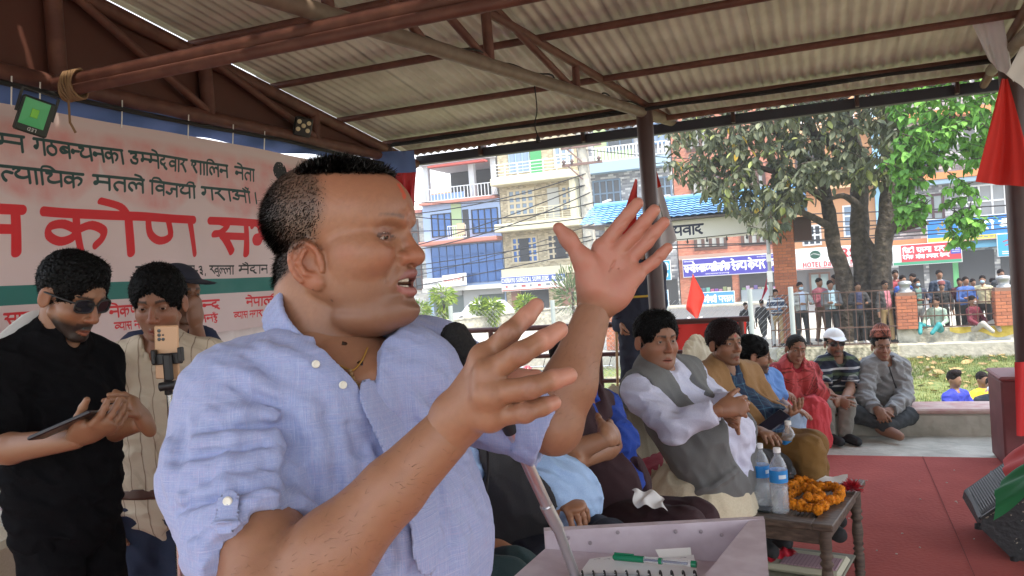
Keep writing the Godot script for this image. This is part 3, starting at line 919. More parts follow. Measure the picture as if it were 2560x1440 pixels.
func banner() -> void:
	var W := 2048
	var H := 720
	var k := Ink.new(W, H, Color(0.66, 0.53, 0.52))  # pink base: light through the red cloth behind, put into the colour
	var fn := fnoise(5, 0.006)
	for y in H:
		var yy := 2.52 - y / 610.0
		for x in W:
			var zz := x / 610.0
			var sw := absf(fposmod(zz * 1.35 + 0.2, 1.0) - 0.5) * 2.0
			var edge := 2.30 - 0.26 * sqrt(maxf(0.0, 1.0 - sw * sw)) + 0.02 * fn.get_noise_2d(x, y)
			var t := clampf((yy - edge) / 0.05, 0.0, 1.0) * clampf((2.47 - yy) / 0.05, 0, 1) * (0.55 + 0.6 * fn.get_noise_2d(x * 1.5, y * 1.5))  # pinker scallops paint in the red swags shining through from behind
			var i := (y * W + x) * 3
			k.d[i] = int(lerpf(k.d[i], 212, t * 0.8)); k.d[i + 1] = int(lerpf(k.d[i + 1], 140, t * 0.8)); k.d[i + 2] = int(lerpf(k.d[i + 2], 135, t * 0.8))
	var X := func(z: float) -> float: return (-1.9 - z) * 610.0
	var Y := func(y: float) -> float: return (2.52 - y) * 610.0
	var dark := Color(0.012, 0.055, 0.05)
	var red := Color(0.62, 0.008, 0.015)
	for e in [["वाम", -2.46, -2.80], ["गठबन्धनका", -2.856, -3.385], ["उम्मेदवार", -3.431, -3.875], ["शालिन", -3.913, -4.23], ["नेता", -4.30, -4.50], ["दल", -2.1, -2.4]]:
		k.fit(e[0], X.call(e[1]), X.call(e[2]), Y.call(2.375), 44, 5.0, dark)
	for e in [["पत्याधिक", -2.56, -3.125], ["मतले", -3.185, -3.51], ["विजयी", -3.559, -3.94], ["गराऔं", -3.998, -4.435], ["।", -4.48, -4.53]]:
		k.fit(e[0], X.call(e[1]), X.call(e[2]), Y.call(2.224), 42, 5.2, dark)
	for e in [["न", -2.40, -2.74], ["कोण", -2.871, -3.90], ["सभा", -4.049, -4.86]]:
		k.fit(e[0], X.call(e[1]), X.call(e[2]), Y.call(2.022), 122, 16.5, red)
	for e in [["स्थान:", -3.426, -3.64], ["व्यास-३,", -3.70, -3.97], ["खुल्ला", -4.01, -4.255], ["मैदान", -4.30, -4.55]]:
		k.fit(e[0], X.call(e[1]), X.call(e[2]), Y.call(1.745), 31, 3.2, Color(0.02, 0.02, 0.02))
	k.rect(Rect2(0, Y.call(1.665), W, 56), Color(0.015, 0.16, 0.135))
	for e in [["समाजवादी", -2.63, -3.05], ["नेकपा", -3.206, -3.46], ["केन्द्र", -3.77, -4.04], ["नेपाली", -4.328, -4.62], ["नेकपा", -2.2, -2.5]]:
		k.fit(e[0], X.call(e[1]), X.call(e[2]), Y.call(1.535), 32, 4.0, red)
	for e in [["समिति", -2.60, -2.86], ["व्यास", -3.228, -3.37], ["नगर", -3.40, -3.52], ["तनहुँ", -3.855, -4.0], ["व्यास", -4.186, -4.33], ["नगर", -4.36, -4.5]]:
		k.fit(e[0], X.call(e[1]), X.call(e[2]), Y.call(1.450), 24, 2.7, red)
	for i in 500:
		var a := rng.randf() * TAU
		var r := 46.0 * sqrt(rng.randf())
		k.seg(Vector2(X.call(-4.80) + r * cos(a), Y.call(2.40) + r * sin(a) * 0.8), Vector2(X.call(-4.80) + r * cos(a) + 3.0, Y.call(2.40) + r * sin(a) * 0.8 + 2.0), 2.4, 1.8, Color(0.012, 0.014, 0.012))
	var bm := StandardMaterial3D.new()
	bm.albedo_texture = k.texture(); bm.roughness = 0.6
	bm.normal_enabled = true; bm.normal_texture = ntex("soft_n", 256, 0.012, Color.BLACK, Color.WHITE, FastNoiseLite.TYPE_SIMPLEX_SMOOTH, 6.0); bm.normal_scale = 0.35
	var o := thing("banner", "wide white printed banner with painted-in pink glow of red cloth, green band and red lettering", "banner", v3(-3.56, 1.94, -3.5))
	var s := MB.new()
	s.sheet(110, 30, func(u: float, v: float):
		var z := -1.9 - u * (W / 610.0)
		var y := 2.52 - v * (H / 610.0)
		var top := 0.035 * sin(u * 3.0 - 0.4) * (1.0 - v)
		var rip := 0.02 * sin(u * 26.0 + 2.0 * sin(v * 5.0)) * (0.3 + v) + 0.01 * sin(u * 61.0 + v * 9.0) * v + 0.008 * sin(v * 14.0 + u * 11.0)
		return v3(rip, y - 1.94 + top * 0.4 - 0.04 * u * v, z + 3.5), 0.002)
	obj("printed_cloth", s, bm, o)
	for z in [-2.75, -2.9, -3.4, -3.9, -4.3, -4.62]:
		var t := MB.new()
		t.rod(v3(0.0, 0.57, z + 3.5), v3(0.02, 0.72, z + 3.5), 0.004, 5)
		obj("tie_string", t, M.white, o)
	var b := MB.new()
	b.sheet(80, 6, func(u: float, v: float):
		var z := -1.9 - u * 4.2
		var hh := 0.13 * (1.0 - 0.55 * smoothstep(0.25, 0.75, u)) + 0.02 * sin(u * 21.0)
		return v3(-3.60 + 0.012 * sin(u * 45.0 + v * 4.0), lerpf(2.655 - 0.02 * sin(u * 9.0), 2.655 - hh - 0.035, v), z), 0.002)
	tag(obj("blue_valance", b, mat(lin(0.10, 0.17, 0.42), 0.8)), "blue cloth strip hung along the truss above the banner", "cloth")
	var pl := MB.new()
	pl.sheet(240, 8, func(u: float, v: float):
		return v3(-3.74 + 0.03 * sin(u * 190.0) * (0.4 + 0.6 * v) + 0.015 * sin(u * 47.0), lerpf(1.62, 0.4, v), -0.6 - u * 5.6), 0.002)
	tag(obj("white_pleated_backcloth", pl, mat(lin(0.72, 0.68, 0.64), 0.55)), "white pleated backcloth hanging below and behind the printed banner", "cloth")
	var rd := MB.new()
	rd.sheet(120, 4, func(u: float, v: float):
		return v3(-3.735 + 0.03 * sin(u * 120.0), lerpf(0.6, 0.0, v), -0.6 - u * 5.6), 0.002)
	tag(obj("red_skirt_cloth", rd, mat(lin(0.2, 0.025, 0.03), 0.8)), "dark red cloth along the foot of the white backcloth", "cloth")
	var c := MB.new()
	var RC := [v3(-3.546, 2.532, -6.261), v3(-3.281, 2.519, -6.363), v3(-3.326, 2.209, -6.34), v3(-3.48, 2.363, -6.284)]
	c.sheet(30, 18, func(u: float, v: float):
		return (RC[0] as Vector3).lerp(RC[1], u).lerp((RC[3] as Vector3).lerp(RC[2], u), v) + v3(0, 0, 0.03 * sin(u * 21.0 + 1.5 * v) * (0.3 + v)), 0.003)
	tag(obj("red_corner_cloth", c, mat(lin(0.42, 0.012, 0.018), 0.55)), "gathered red satin cloth hanging at the far stage corner", "cloth")
	c = MB.new()
	var BC := [v3(-3.631, 2.713, -6.211), v3(-3.281, 2.701, -6.345), v3(-3.272, 2.509, -6.345), v3(-3.626, 2.514, -6.209)]
	c.sheet(16, 5, func(u: float, v: float): return (BC[0] as Vector3).lerp(BC[1], u).lerp((BC[3] as Vector3).lerp(BC[2], u), v) + v3(0, 0, 0.01 * sin(u * 14.0)), 0.003)
	tag(obj("blue_corner_cloth", c, mat(lin(0.09, 0.15, 0.36), 0.7)), "flat blue cloth above the red satin at the far stage corner", "cloth")
	var f := thing("floodlight", "black floodlight with green lens tied to the truss pipe", "lamp", v3(-3.3, 2.42, -2.66))
	f.transform.basis = Basis.from_euler(v3(0.25, deg_to_rad(62), -0.3))
	var t := MB.new()
	t.box(Vector3.ZERO, v3(0.135, 0.165, 0.05), Basis(), 0.008)
	for i in 5: t.box(v3(0, -0.06 + 0.03 * i, -0.03), v3(0.12, 0.006, 0.03))
	obj("housing", t, mat(lin(0.012, 0.02, 0.014), 0.5), f)
	t = MB.new()
	for q in 4:
		var a := v3([-1, 1, 1, -1][q] * 0.052, [-1, -1, 1, 1][q] * 0.06, 0.027)
		var b2 := v3([1, 1, -1, -1][q] * 0.052, [-1, 1, 1, -1][q] * 0.06, 0.027)
		t.quad(a + v3(-0.008, 0.012, 0), b2 + v3(-0.008, 0.012, 0), v3(b2.x * 0.3 - 0.008, b2.y * 0.34 + 0.012, 0.008 + 0.021), v3(a.x * 0.3 - 0.008, a.y * 0.34 + 0.012, 0.029))
	obj("reflector", t, mat(lin(0.07, 0.42, 0.16), 0.3), f)
	t = MB.new(); t.box(v3(-0.008, 0.012, 0.030), v3(0.03, 0.04, 0.004), Basis(), 0.001)
	obj("lamp_chip", t, mat(lin(0.18, 0.55, 0.05), 0.4), f)
	lettering("LED", f, Transform3D(Basis(v3(0, 0, 1), PI), v3(0.002, -0.062, 0.026)), 0.016, mat(lin(0.4, 0.42, 0.4), 0.5))
	t = MB.new()
	t.bar(v3(-0.075, 0.0, -0.01), v3(-0.075, 0.11, -0.02), 0.012, 0.004); t.bar(v3(0.075, 0.0, -0.01), v3(0.075, 0.11, -0.02), 0.012, 0.004); t.bar(v3(-0.075, 0.112, -0.02), v3(0.075, 0.112, -0.02), 0.012, 0.004)
	obj("bracket", t, M.black, f)
	f = thing("floodlight", "small black floodlight with five round lamps on the gable truss", "lamp", v3(-3.49, 2.74, -5.0))
	f.transform.basis = Basis.from_euler(v3(0.3, deg_to_rad(45), -0.2))
	t = MB.new(); t.box(Vector3.ZERO, v3(0.13, 0.14, 0.045), Basis(), 0.01)
	obj("housing", t, M.black, f)
	for q in [Vector2(0, 0.01), Vector2(-0.035, 0.035), Vector2(0.035, 0.035), Vector2(-0.035, -0.02), Vector2(0.035, -0.02)]:
		t = MB.new(); t.lathe(PackedVector2Array([Vector2(0.0, 0.004), Vector2(0.012, 0.003), Vector2(0.0165, 0.0)]), 14, v3(q.x, q.y, 0.024), Basis(Vector3.RIGHT, PI / 2))
		obj("round_lamp", t, mat(lin(0.62, 0.56, 0.36), 0.3), f)

func lettering(s: String, parent: Node3D, tr: Transform3D, hh: float, m: Material, bold := true, width := 0.0) -> MeshInstance3D:
	var tm := TextMesh.new()
	var f := SystemFont.new()
	f.font_names = PackedStringArray(["Droid Sans"])
	f.font_weight = 700 if bold else 400
	tm.text = s; tm.font = f; tm.font_size = 32
	tm.pixel_size = hh / 23.0
	tm.depth = hh * 0.04
	var o := obj("lettering", tm, m, parent, tr)
	if width > 0.0:
		var w := tm.get_aabb().size.x
		if w > 0.0: o.scale = v3(width / w, 1, 1)
	return o

func brick_tex(key: String, bw: int, bh: int, cols: Array, mortar: Color, n := 512) -> ImageTexture:
	if tex.has(key): return tex[key]
	var k := Ink.new(n, n, mortar)
	var r := RandomNumberGenerator.new()
	r.seed = key.hash()
	for j in n / bh:
		for i in range(-1, n / bw + 1):
			var x := i * bw + (bw / 2 if j % 2 else 0)
			var c: Color = cols[r.randi() % cols.size()]
			c = c * r.randf_range(0.85, 1.12)
			k.rect(Rect2(x + 1, j * bh + 1, bw - 2, bh - 2), c)
	tex[key] = k.texture()
	return tex[key]

func wall_mat(t: Texture2D, metres: float) -> StandardMaterial3D:
	var m := tri_mat(t, 1.0 / metres, 0.9, null, 1.0, Color.WHITE, true)
	return m

func bk(p: Node3D, called: String, x0: float, x1: float, y0: float, y1: float, z0: float, z1: float, m: Material, bev := 0.0) -> MeshInstance3D:
	var b := MB.new()
	b.box(v3((x0 + x1) / 2, (y0 + y1) / 2, (z0 + z1) / 2) - p.position, v3(x1 - x0, y1 - y0, absf(z1 - z0)), Basis(), bev)
	return obj(called, b, m, p)

func house(called: String, label: String, x0: float, x1: float, top: float, z: float, m: Material) -> Node3D:
	var p := thing(called, label, "building", v3((x0 + x1) / 2, -1.3, z))
	bk(p, "wall", x0 + 0.003, x1 - 0.003, -1.3, top, z - 9.0, z, m)
	return p

func wnd(p: Node3D, x0: float, x1: float, y0: float, y1: float, z: float, cols: int, rows: int, fm: Material, pm: Material, fw := 0.07, called := "window") -> MeshInstance3D:
	var b := MB.new()
	var o := p.position
	var zc := z + 0.03
	for i in cols + 1:
		var x := lerpf(x0, x1, float(i) / cols)
		b.box(v3(x, (y0 + y1) / 2, zc) - o, v3(fw, y1 - y0 + fw, 0.1))
	for j in rows + 1:
		var y := lerpf(y0, y1, float(j) / rows)
		b.box(v3((x0 + x1) / 2, y, zc) - o, v3(x1 - x0 + fw * 0.98, fw * 0.94, 0.096))
	var w := obj(called, b, fm, p)
	for i in cols:
		for j in rows:
			var q := MB.new()
			var xa := lerpf(x0, x1, float(i) / cols); var xb := lerpf(x0, x1, float(i + 1) / cols)
			var ya := lerpf(y0, y1, float(j) / rows); var yb := lerpf(y0, y1, float(j + 1) / rows)
			q.box(v3((xa + xb) / 2, (ya + yb) / 2, zc - 0.02 + rng.randf_range(-0.004, 0.004)) - o, v3(xb - xa - fw, yb - ya - fw, 0.02), Basis(Vector3.UP, rng.randf_range(-0.01, 0.01)))
			obj("pane", q, pm, w)
	return w

func rail(p: Node3D, x0: float, x1: float, y0: float, y1: float, z: float, step: float, m: Material, w := 0.04, mid := 0) -> void:
	var o := p.position
	for y in [y0 + 0.03, y1]:
		var b := MB.new(); b.box(v3((x0 + x1) / 2, y, z) - o, v3(x1 - x0, 0.06, 0.06))
		obj("rail", b, m, p)
	for k in mid:
		var b := MB.new(); b.box(v3((x0 + x1) / 2, lerpf(y0, y1, (k + 1.0) / (mid + 1)), z) - o, v3(x1 - x0, 0.035, 0.035))
		obj("rail", b, m, p)
	var n := maxi(int((x1 - x0) / step), 1)
	for i in n + 1:
		var b := MB.new(); b.box(v3(lerpf(x0, x1, float(i) / n), (y0 + y1) / 2, z) - o, v3(w, y1 - y0, w))
		obj("baluster", b, m, p)

func sign_board(label: String, x0: float, x1: float, y0: float, y1: float, z: float, k: Ink, frame: Material = null) -> Node3D:
	var s := thing("signboard", label, "sign", v3((x0 + x1) / 2, (y0 + y1) / 2, z))
	var b := MB.new()
	b.box(v3(0, 0, -0.05), v3(x1 - x0 + 0.06, y1 - y0 + 0.06, 0.1), Basis(), 0.01)
	obj("board", b, frame if frame else M.white, s)
	if k:
		var q := MB.new()
		var w := (x1 - x0) / 2; var h := (y1 - y0) / 2
		q.quad(v3(-w, h, 0.006), v3(w, h, 0.006), v3(w, -h, 0.006), v3(-w, -h, 0.006))
		var m := StandardMaterial3D.new()
		m.albedo_texture = k.texture(); m.roughness = 0.5
		obj("printed_face", q, m, s)
	return s

func stand_in_people(_a: int) -> void:
	pass

func buildings() -> void:
	var Z := -52.0
	var glassb := mat(lin(0.05, 0.13, 0.34), 0.08, 0.35)
	var glassd := mat(lin(0.05, 0.06, 0.07), 0.15)
	var glassp := mat(lin(0.22, 0.30, 0.40), 0.15)
	var cream := mat(lin(0.66, 0.61, 0.43), 0.85)
	var wood := mat(lin(0.10, 0.05, 0.035), 0.7)
	var void_m := mat(lin(0.05, 0.052, 0.055), 0.9)
	var grey := mat(lin(0.32, 0.33, 0.33), 0.85)
	var wm := wall_mat(brick_tex("stone_w", 64, 21, [Color(0.55, 0.53, 0.48), Color(0.34, 0.33, 0.31), Color(0.50, 0.47, 0.40)], Color(0.42, 0.4, 0.36)), 3.2)
	var p := house("stone_house", "pale stone faced house left of the blue building", -34, -26.65, 6.4, Z - 0.4, wm)
	wnd(p, -28.35, -27.25, 4.2, 6.0, Z - 0.4, 2, 2, wood, glassd, 0.1)
	wnd(p, -28.3, -27.2, 0.9, 2.7, Z - 0.4, 2, 2, wood, glassd, 0.1)
	bk(p, "cornice", -34, -26.7, 6.4, 6.7, Z - 2.0, Z - 0.1, mat(lin(0.45, 0.18, 0.15), 0.8))
	p = house("orange_house", "orange rendered house far behind the blue building", -33, -28.2, 9.4, Z - 14.0, mat(lin(0.62, 0.30, 0.10), 0.9))
	wnd(p, -31.5, -30.0, 6.6, 8.3, Z - 14.0, 2, 2, M.white, glassd)
	var blue := mat(lin(0.36, 0.47, 0.68), 0.85)
	var redc := mat(lin(0.50, 0.20, 0.15), 0.85)
	p = house("blue_building", "light blue building with blue glass front and open top floor", -26.6, -20.55, 6.9, Z, blue)
	bk(p, "top_floor_back", -26.5, -20.7, 6.9, 10.2, Z - 8.0, Z - 5.0, void_m)
	bk(p, "roof_slab", -26.7, -20.6, 9.75, 10.1, Z - 5.2, Z + 0.3, mat(lin(0.55, 0.58, 0.62), 0.85))
	for x in [-26.2, -22.6, -20.9]:
		bk(p, "column", x - 0.2, x + 0.2, 7.2, 9.75, Z - 0.5, Z - 0.1, mat(lin(0.6, 0.62, 0.64), 0.85))
	bk(p, "red_awning", -25.6, -21.2, 9.5, 9.62, Z + 0.05, Z + 0.7, mat(lin(0.5, 0.08, 0.06), 0.7))
	bk(p, "parapet_slab", -26.6, -20.7, 6.9, 7.08, Z - 4, Z + 0.5, redc)
	rail(p, -26.4, -20.9, 7.1, 8.0, Z + 0.4, 0.26, mat(lin(0.62, 0.64, 0.66), 0.5), 0.05)
	bk(p, "blue_railing_panel", -25.7, -23.0, 7.15, 7.6, Z + 0.3, Z + 0.34, mat(lin(0.22, 0.34, 0.6), 0.6))
	wnd(p, -25.9, -24.35, 4.6, 6.2, Z, 3, 1, M.black, glassb)
	wnd(p, -22.7, -20.75, 4.6, 6.25, Z, 4, 1, M.black, glassb)
	bk(p, "green_strip", -24.28, -23.5, 4.2, 6.85, Z, Z + 0.06, mat(lin(0.40, 0.52, 0.28), 0.85))
	bk(p, "door", -23.42, -22.97, 4.3, 6.35, Z, Z + 0.05, void_m)
	rail(p, -24.3, -22.9, 4.35, 5.2, Z + 0.8, 0.16, M.white, 0.03)
	bk(p, "drying_cloth", -23.55, -22.95, 4.55, 5.35, Z + 0.85, Z + 0.88, mat(lin(0.6, 0.45, 0.3), 0.9))
	bk(p, "red_canopy", -26.5, -20.5, 3.95, 4.25, Z, Z + 1.2, redc, 0.05)
	wnd(p, -26.1, -20.6, 1.15, 3.85, Z, 9, 4, mat(lin(0.03, 0.08, 0.22), 0.4), glassb, 0.04, "curtain_wall")
	bk(p, "shop_slab", -26.6, -20.5, 0.65, 0.95, Z - 0.5, Z + 0.9, mat(lin(0.6, 0.58, 0.52), 0.85))
	bk(p, "pier", -23.7, -22.5, -1.3, 0.65, Z, Z + 0.25, grey)
	bk(p, "shutter_opening", -26.2, -23.75, -1.28, 0.3, Z + 0.01, Z + 0.06, mat(lin(0.13, 0.16, 0.155), 0.8))
	bk(p, "shutter_opening", -22.45, -20.65, -1.28, 0.25, Z + 0.01, Z + 0.06, mat(lin(0.10, 0.13, 0.125), 0.8))
	bk(p, "shutter_box", -26.2, -23.75, 0.3, 0.64, Z, Z + 0.4, grey)
	bk(p, "shutter_box", -22.45, -20.65, 0.25, 0.64, Z, Z + 0.4, grey)
	var k := Ink.new(256, 96, Color(0.72, 0.72, 0.7))
	var s := sign_board("white academy sign on the blue building's shop slab", -26.45, -25.0, 0.98, 1.6, Z + 0.95, k)
	lettering("Elmax Academy", s, Transform3D(Basis(), v3(0, -0.05, 0.01)), 0.16, M.black, false, 1.15)
	k = Ink.new(256, 128, Color(0.74, 0.68, 0.62))
	k.fit("नमुना माविद", 16, 210, 50, 28, 3.0, Color(0.6, 0.05, 0.03))
	k.rect(Rect2(216, 30, 26, 60), Color(0.15, 0.12, 0.1))
	s = sign_board("tilted white sign with red letters on the blue building", -24.9, -23.1, 1.0, 1.8, Z + 1.0, k)
	s.rotation_degrees = v3(-12, 0, 3)
	var bm := wall_mat(brick_tex("beige", 42, 16, [Color(0.50, 0.42, 0.27), Color(0.42, 0.35, 0.23), Color(0.56, 0.49, 0.34), Color(0.36, 0.30, 0.20)], Color(0.44, 0.38, 0.26)), 2.9)
	p = house("beige_building", "beige brick building with cream bands and balconies", -20.5, -14.75, 12.6, Z, bm)
	for b in [[7.62, 8.1, 1.4], [4.45, 5.0, 1.2], [1.36, 1.9, 0.5]]:
		bk(p, "cream_band", -20.6, -14.6, b[0], b[1], Z - 0.3, Z + b[2], cream, 0.04)
	rail(p, -20.4, -14.9, 8.12, 9.0, Z + 1.3, 0.9, M.white, 0.05, 3)
	bk(p, "side_fin", -15.1, -14.75, 4.9, 7.6, Z, Z + 1.1, cream)
	wnd(p, -19.6, -18.15, 8.5, 10.1, Z, 3, 1, mat(lin(0.3, 0.42, 0.6), 0.6), glassp)
	bk(p, "green_door", -18.05, -17.25, 8.1, 10.3, Z, Z + 0.06, mat(lin(0.06, 0.32, 0.11), 0.6))
	wnd(p, -16.3, -15.0, 8.6, 10.1, Z, 3, 2, cream, glassp, 0.12)
	wnd(p, -19.85, -18.0, 5.55, 7.3, Z, 4, 4, mat(lin(0.6, 0.52, 0.36), 0.8), glassp, 0.16)
	wnd(p, -16.0, -15.2, 5.6, 7.2, Z, 2, 4, mat(lin(0.6, 0.52, 0.36), 0.8), glassp, 0.16)
	bk(p, "door", -17.0, -16.2, 4.9, 7.2, Z, Z + 0.05, mat(lin(0.5, 0.5, 0.46), 0.7))
	rail(p, -17.5, -15.1, 5.05, 5.9, Z + 1.1, 0.6, cream, 0.05, 4)
	for w in [[-19.8, -18.0], [-17.2, -15.35]]:
		wnd(p, w[0], w[1], 2.3, 4.0, Z, 5, 4, mat(lin(0.56, 0.48, 0.33), 0.8), glassb if w[0] < -19 else glassd, 0.12)
		bk(p, "grille_panel", (w[0] + w[1]) / 2 - 0.36, (w[0] + w[1]) / 2 + 0.3, 2.36, 3.94, Z + 0.09, Z + 0.12, void_m)
	bk(p, "shop_opening", -19.4, -17.4, -1.28, 0.35, Z, Z + 0.05, void_m)
	bk(p, "pilaster", -20.1, -19.5, -1.3, 0.4, Z, Z + 0.15, mat(lin(0.22, 0.12, 0.09), 0.8))
	bk(p, "pilaster", -16.5, -15.6, -1.3, 0.4, Z, Z + 0.15, mat(lin(0.22, 0.12, 0.09), 0.8))
	k = Ink.new(512, 96, Color(0.7, 0.68, 0.66))
	k.rect(Rect2(0, 0, 512, 46), Color(0.05, 0.10, 0.36))
	for i in 7: k.rect(Rect2(30 + i * 66, 58, 18 + (i % 3) * 8, 16), Color(0.2, 0.22, 0.25) if i % 2 else Color(0.4, 0.1, 0.1))
	k.rect(Rect2(0, 88, 512, 8), Color(0.4, 0.14, 0.1))
	k.fit("चिरायु सर्जि", 410, 500, 14, 22, 2.2, Color(0.8, 0.8, 0.8))
	s = sign_board("long blue and white surgical supplier sign on the beige building", -20.45, -15.9, 0.4, 1.34, Z + 0.9, k)
	lettering("CHIRAYU SURGICAL SUPPLIERS", s, Transform3D(Basis(), v3(-0.55, 0.24, 0.012)), 0.32, M.white, true, 3.4)
	var gw := wall_mat(brick_tex("greystone", 54, 20, [Color(0.62, 0.61, 0.58), Color(0.20, 0.20, 0.21), Color(0.26, 0.26, 0.27), Color(0.33, 0.33, 0.33)], Color(0.34, 0.34, 0.34)), 3.4)
	p = house("grey_stone_building", "grey and white stone building with blue balconies behind the pole", -14.7, -8.5, 12.6, Z, gw)
	var lb := mat(lin(0.36, 0.50, 0.60), 0.85)
	for b in [[7.75, 8.4], [4.3, 4.9]]: bk(p, "blue_band", -14.3, -8.55, b[0], b[1], Z - 0.2, Z + 1.0, lb)
	rail(p, -13.4, -10.3, 8.42, 9.35, Z + 0.9, 0.22, M.white, 0.09)
	rail(p, -9.9, -8.6, 8.5, 9.3, Z + 0.9, 0.22, M.white, 0.09)
	rail(p, -9.9, -8.6, 4.95, 5.85, Z + 0.9, 0.22, M.white, 0.09)
	bk(p, "green_wall", -13.5, -10.9, 8.4, 11.5, Z, Z + 0.04, mat(lin(0.42, 0.52, 0.26), 0.85))
	wnd(p, -12.6, -10.9, 9.2, 11.0, Z + 0.02, 2, 1, mat(lin(0.10, 0.16, 0.24), 0.6), glassd)
	wnd(p, -13.75, -11.95, 5.6, 7.3, Z, 4, 2, mat(lin(0.15, 0.22, 0.30), 0.6), glassd, 0.1)
	wnd(p, -9.7, -8.75, 9.3, 10.6, Z, 2, 1, mat(lin(0.12, 0.2, 0.32), 0.6), glassp, 0.1)
	wnd(p, -9.4, -8.6, 5.9, 7.1, Z, 2, 2, mat(lin(0.15, 0.22, 0.30), 0.6), glassd, 0.1)
	bk(p, "shop_opening", -10.4, -8.6, -1.28, 0.5, Z, Z + 0.05, void_m)
	k = Ink.new(192, 160, Color(0.04, 0.33, 0.60))
	k.fit("औषधी", 8, 180, 30, 44, 5.0, Color(0.8, 0.8, 0.8))
	k.fit("पसल)", 8, 180, 96, 44, 5.0, Color(0.8, 0.8, 0.8))
	sign_board("sky blue pharmacy sign just right of the middle pillar", -10.9, -8.85, 0.5, 1.7, Z + 1.0, k)
	k = Ink.new(128, 256, Color(0.05, 0.3, 0.58))
	k.fit("औषधी", 8, 120, 36, 34, 4.0, Color(0.8, 0.8, 0.8)); k.fit("पसल", 8, 110, 110, 34, 4.0, Color(0.8, 0.8, 0.8)); k.fit("पसल", 8, 110, 180, 34, 4.0, Color(0.8, 0.8, 0.8))
	sign_board("tall narrow blue sign low behind the middle pillar", -9.9, -9.0, -1.3, -0.15, Z + 1.6, k)
	var rb := wall_mat(brick_tex("redbrick", 32, 13, [Color(0.50, 0.19, 0.12), Color(0.46, 0.165, 0.10), Color(0.54, 0.22, 0.14)], Color(0.40, 0.20, 0.14)), 3.0)
	p = house("red_brick_building", "red brick building behind the gate with clinic sign", -8.45, -2.0, 12.6, Z, rb)
	for w in [[-7.3, -5.45, 2.3, 3.25], [-4.4, -2.55, 2.35, 3.25], [-7.3, -5.6, 5.4, 6.9], [-4.5, -2.9, 5.4, 6.9], [-7.4, -5.8, 8.6, 10.2]]:
		var win := wnd(p, w[0], w[1], w[2], w[3], Z, 4, 1, wood, mat(lin(0.42, 0.42, 0.38), 0.5), 0.2)
	bk(p, "concrete_lintel", -8.4, -2.1, 1.66, 1.95, Z, Z + 0.3, mat(lin(0.45, 0.3, 0.24), 0.85))
	for x in [[-7.7, -5.2], [-4.75, -2.4]]:
		bk(p, "shop_opening", x[0], x[1], -1.2, 0.6, Z, Z + 0.05, void_m)
		bk(p, "counter", x[0] + 0.1, x[1] - 0.1, -1.2, -0.45, Z + 0.06, Z + 0.5, mat(lin(0.3, 0.34, 0.36), 0.6))
		for i in 9:
			bk(p, "goods", lerpf(x[0] + 0.15, x[1] - 0.3, i / 8.0), lerpf(x[0] + 0.35, x[1] - 0.1, i / 8.0), -0.44, -0.36 + 0.2 * rng.randf(), Z + 0.1, Z + 0.3, mat(lin(rng.randf_range(0.1, 0.6), rng.randf_range(0.1, 0.5), rng.randf_range(0.1, 0.5)), 0.6))
	k = Ink.new(1024, 200, Color(0.055, 0.045, 0.33))
	k.rect(Rect2(0, 0, 1024, 4), Color(0.5, 0.5, 0.6)); k.rect(Rect2(0, 196, 1024, 4), Color(0.5, 0.5, 0.6))
	for e in [["सन्चो", 10, 128], ["स्वास्थ्य", 140, 318], ["क्लिनिक", 330, 510]]: k.fit(e[0], e[1], e[2], 66, 78, 9.0, Color(0.85, 0.85, 0.85))
	for e in [["हेल्थ", 530, 680], ["केयर", 705, 880], ["फार्म", 905, 1080]]: k.fit(e[0], e[1], e[2], 60, 92, 10.5, Color(0.85, 0.85, 0.85))
	k.fit("व्यास नगर तनहु", 240, 500, 172, 12, 1.6, Color(0.7, 0.7, 0.75)); k.fit("औषधी बिक्री", 10, 120, 18, 12, 1.6, Color(0.7, 0.7, 0.75)); k.fit("प्रा.लि. नेपाल", 800, 1000, 18, 12, 1.6, Color(0.7, 0.7, 0.75))
	sign_board("long violet blue clinic sign with white letters on the red brick building", -8.05, -2.3, 0.58, 1.68, Z + 0.9, k)
	k = Ink.new(256, 96, Color(0.06, 0.26, 0.55))
	k.fit("औषधी", 10, 110, 30, 42, 5.0, Color(0.8, 0.8, 0.8)); k.fit("पसल", 130, 245, 30, 42, 5.0, Color(0.8, 0.8, 0.8))
	sign_board("small blue pharmacy sign standing low before the red brick shops", -6.9, -5.0, -1.25, -0.45, Z + 1.4, k)
	p = house("orange_building", "orange rendered building with balconies behind the tree trunks", -1.95, 3.68, 12.6, Z, mat(lin(0.64, 0.33, 0.16), 0.88))
	for y in [5.25, 8.6]: bk(p, "balcony_slab", -1.9, 3.7, y, y + 0.5, Z - 0.2, Z + 1.0, mat(lin(0.66, 0.40, 0.22), 0.85))
	rail(p, -1.5, 3.3, 5.76, 6.5, Z + 0.9, 0.8, M.white, 0.06, 3)
	rail(p, -1.5, 3.3, 9.1, 9.9, Z + 0.9, 0.8, M.white, 0.06, 3)
	bk(p, "blue_pillar", 3.25, 3.66, 1.9, 12.0, Z + 0.1, Z + 0.6, mat(lin(0.28, 0.5, 0.66), 0.8))
	wnd(p, -0.85, 0.15, 2.05, 3.2, Z, 3, 2, M.white, glassd, 0.1)
	wnd(p, 1.5, 2.7, 2.4, 4.2, Z, 2, 3, M.white, glassp, 0.1)
	wnd(p, -1.0, 0.4, 6.0, 7.8, Z, 3, 2, wood, glassd, 0.1)
	bk(p, "shop_opening", -1.6, 3.5, -1.28, 0.6, Z, Z + 0.05, mat(lin(0.10, 0.10, 0.105), 0.9))
	wnd(p, -0.6, 0.5, -1.25, 0.3, Z + 0.06, 2, 1, wood, mat(lin(0.2, 0.26, 0.26), 0.2), 0.12, "door")
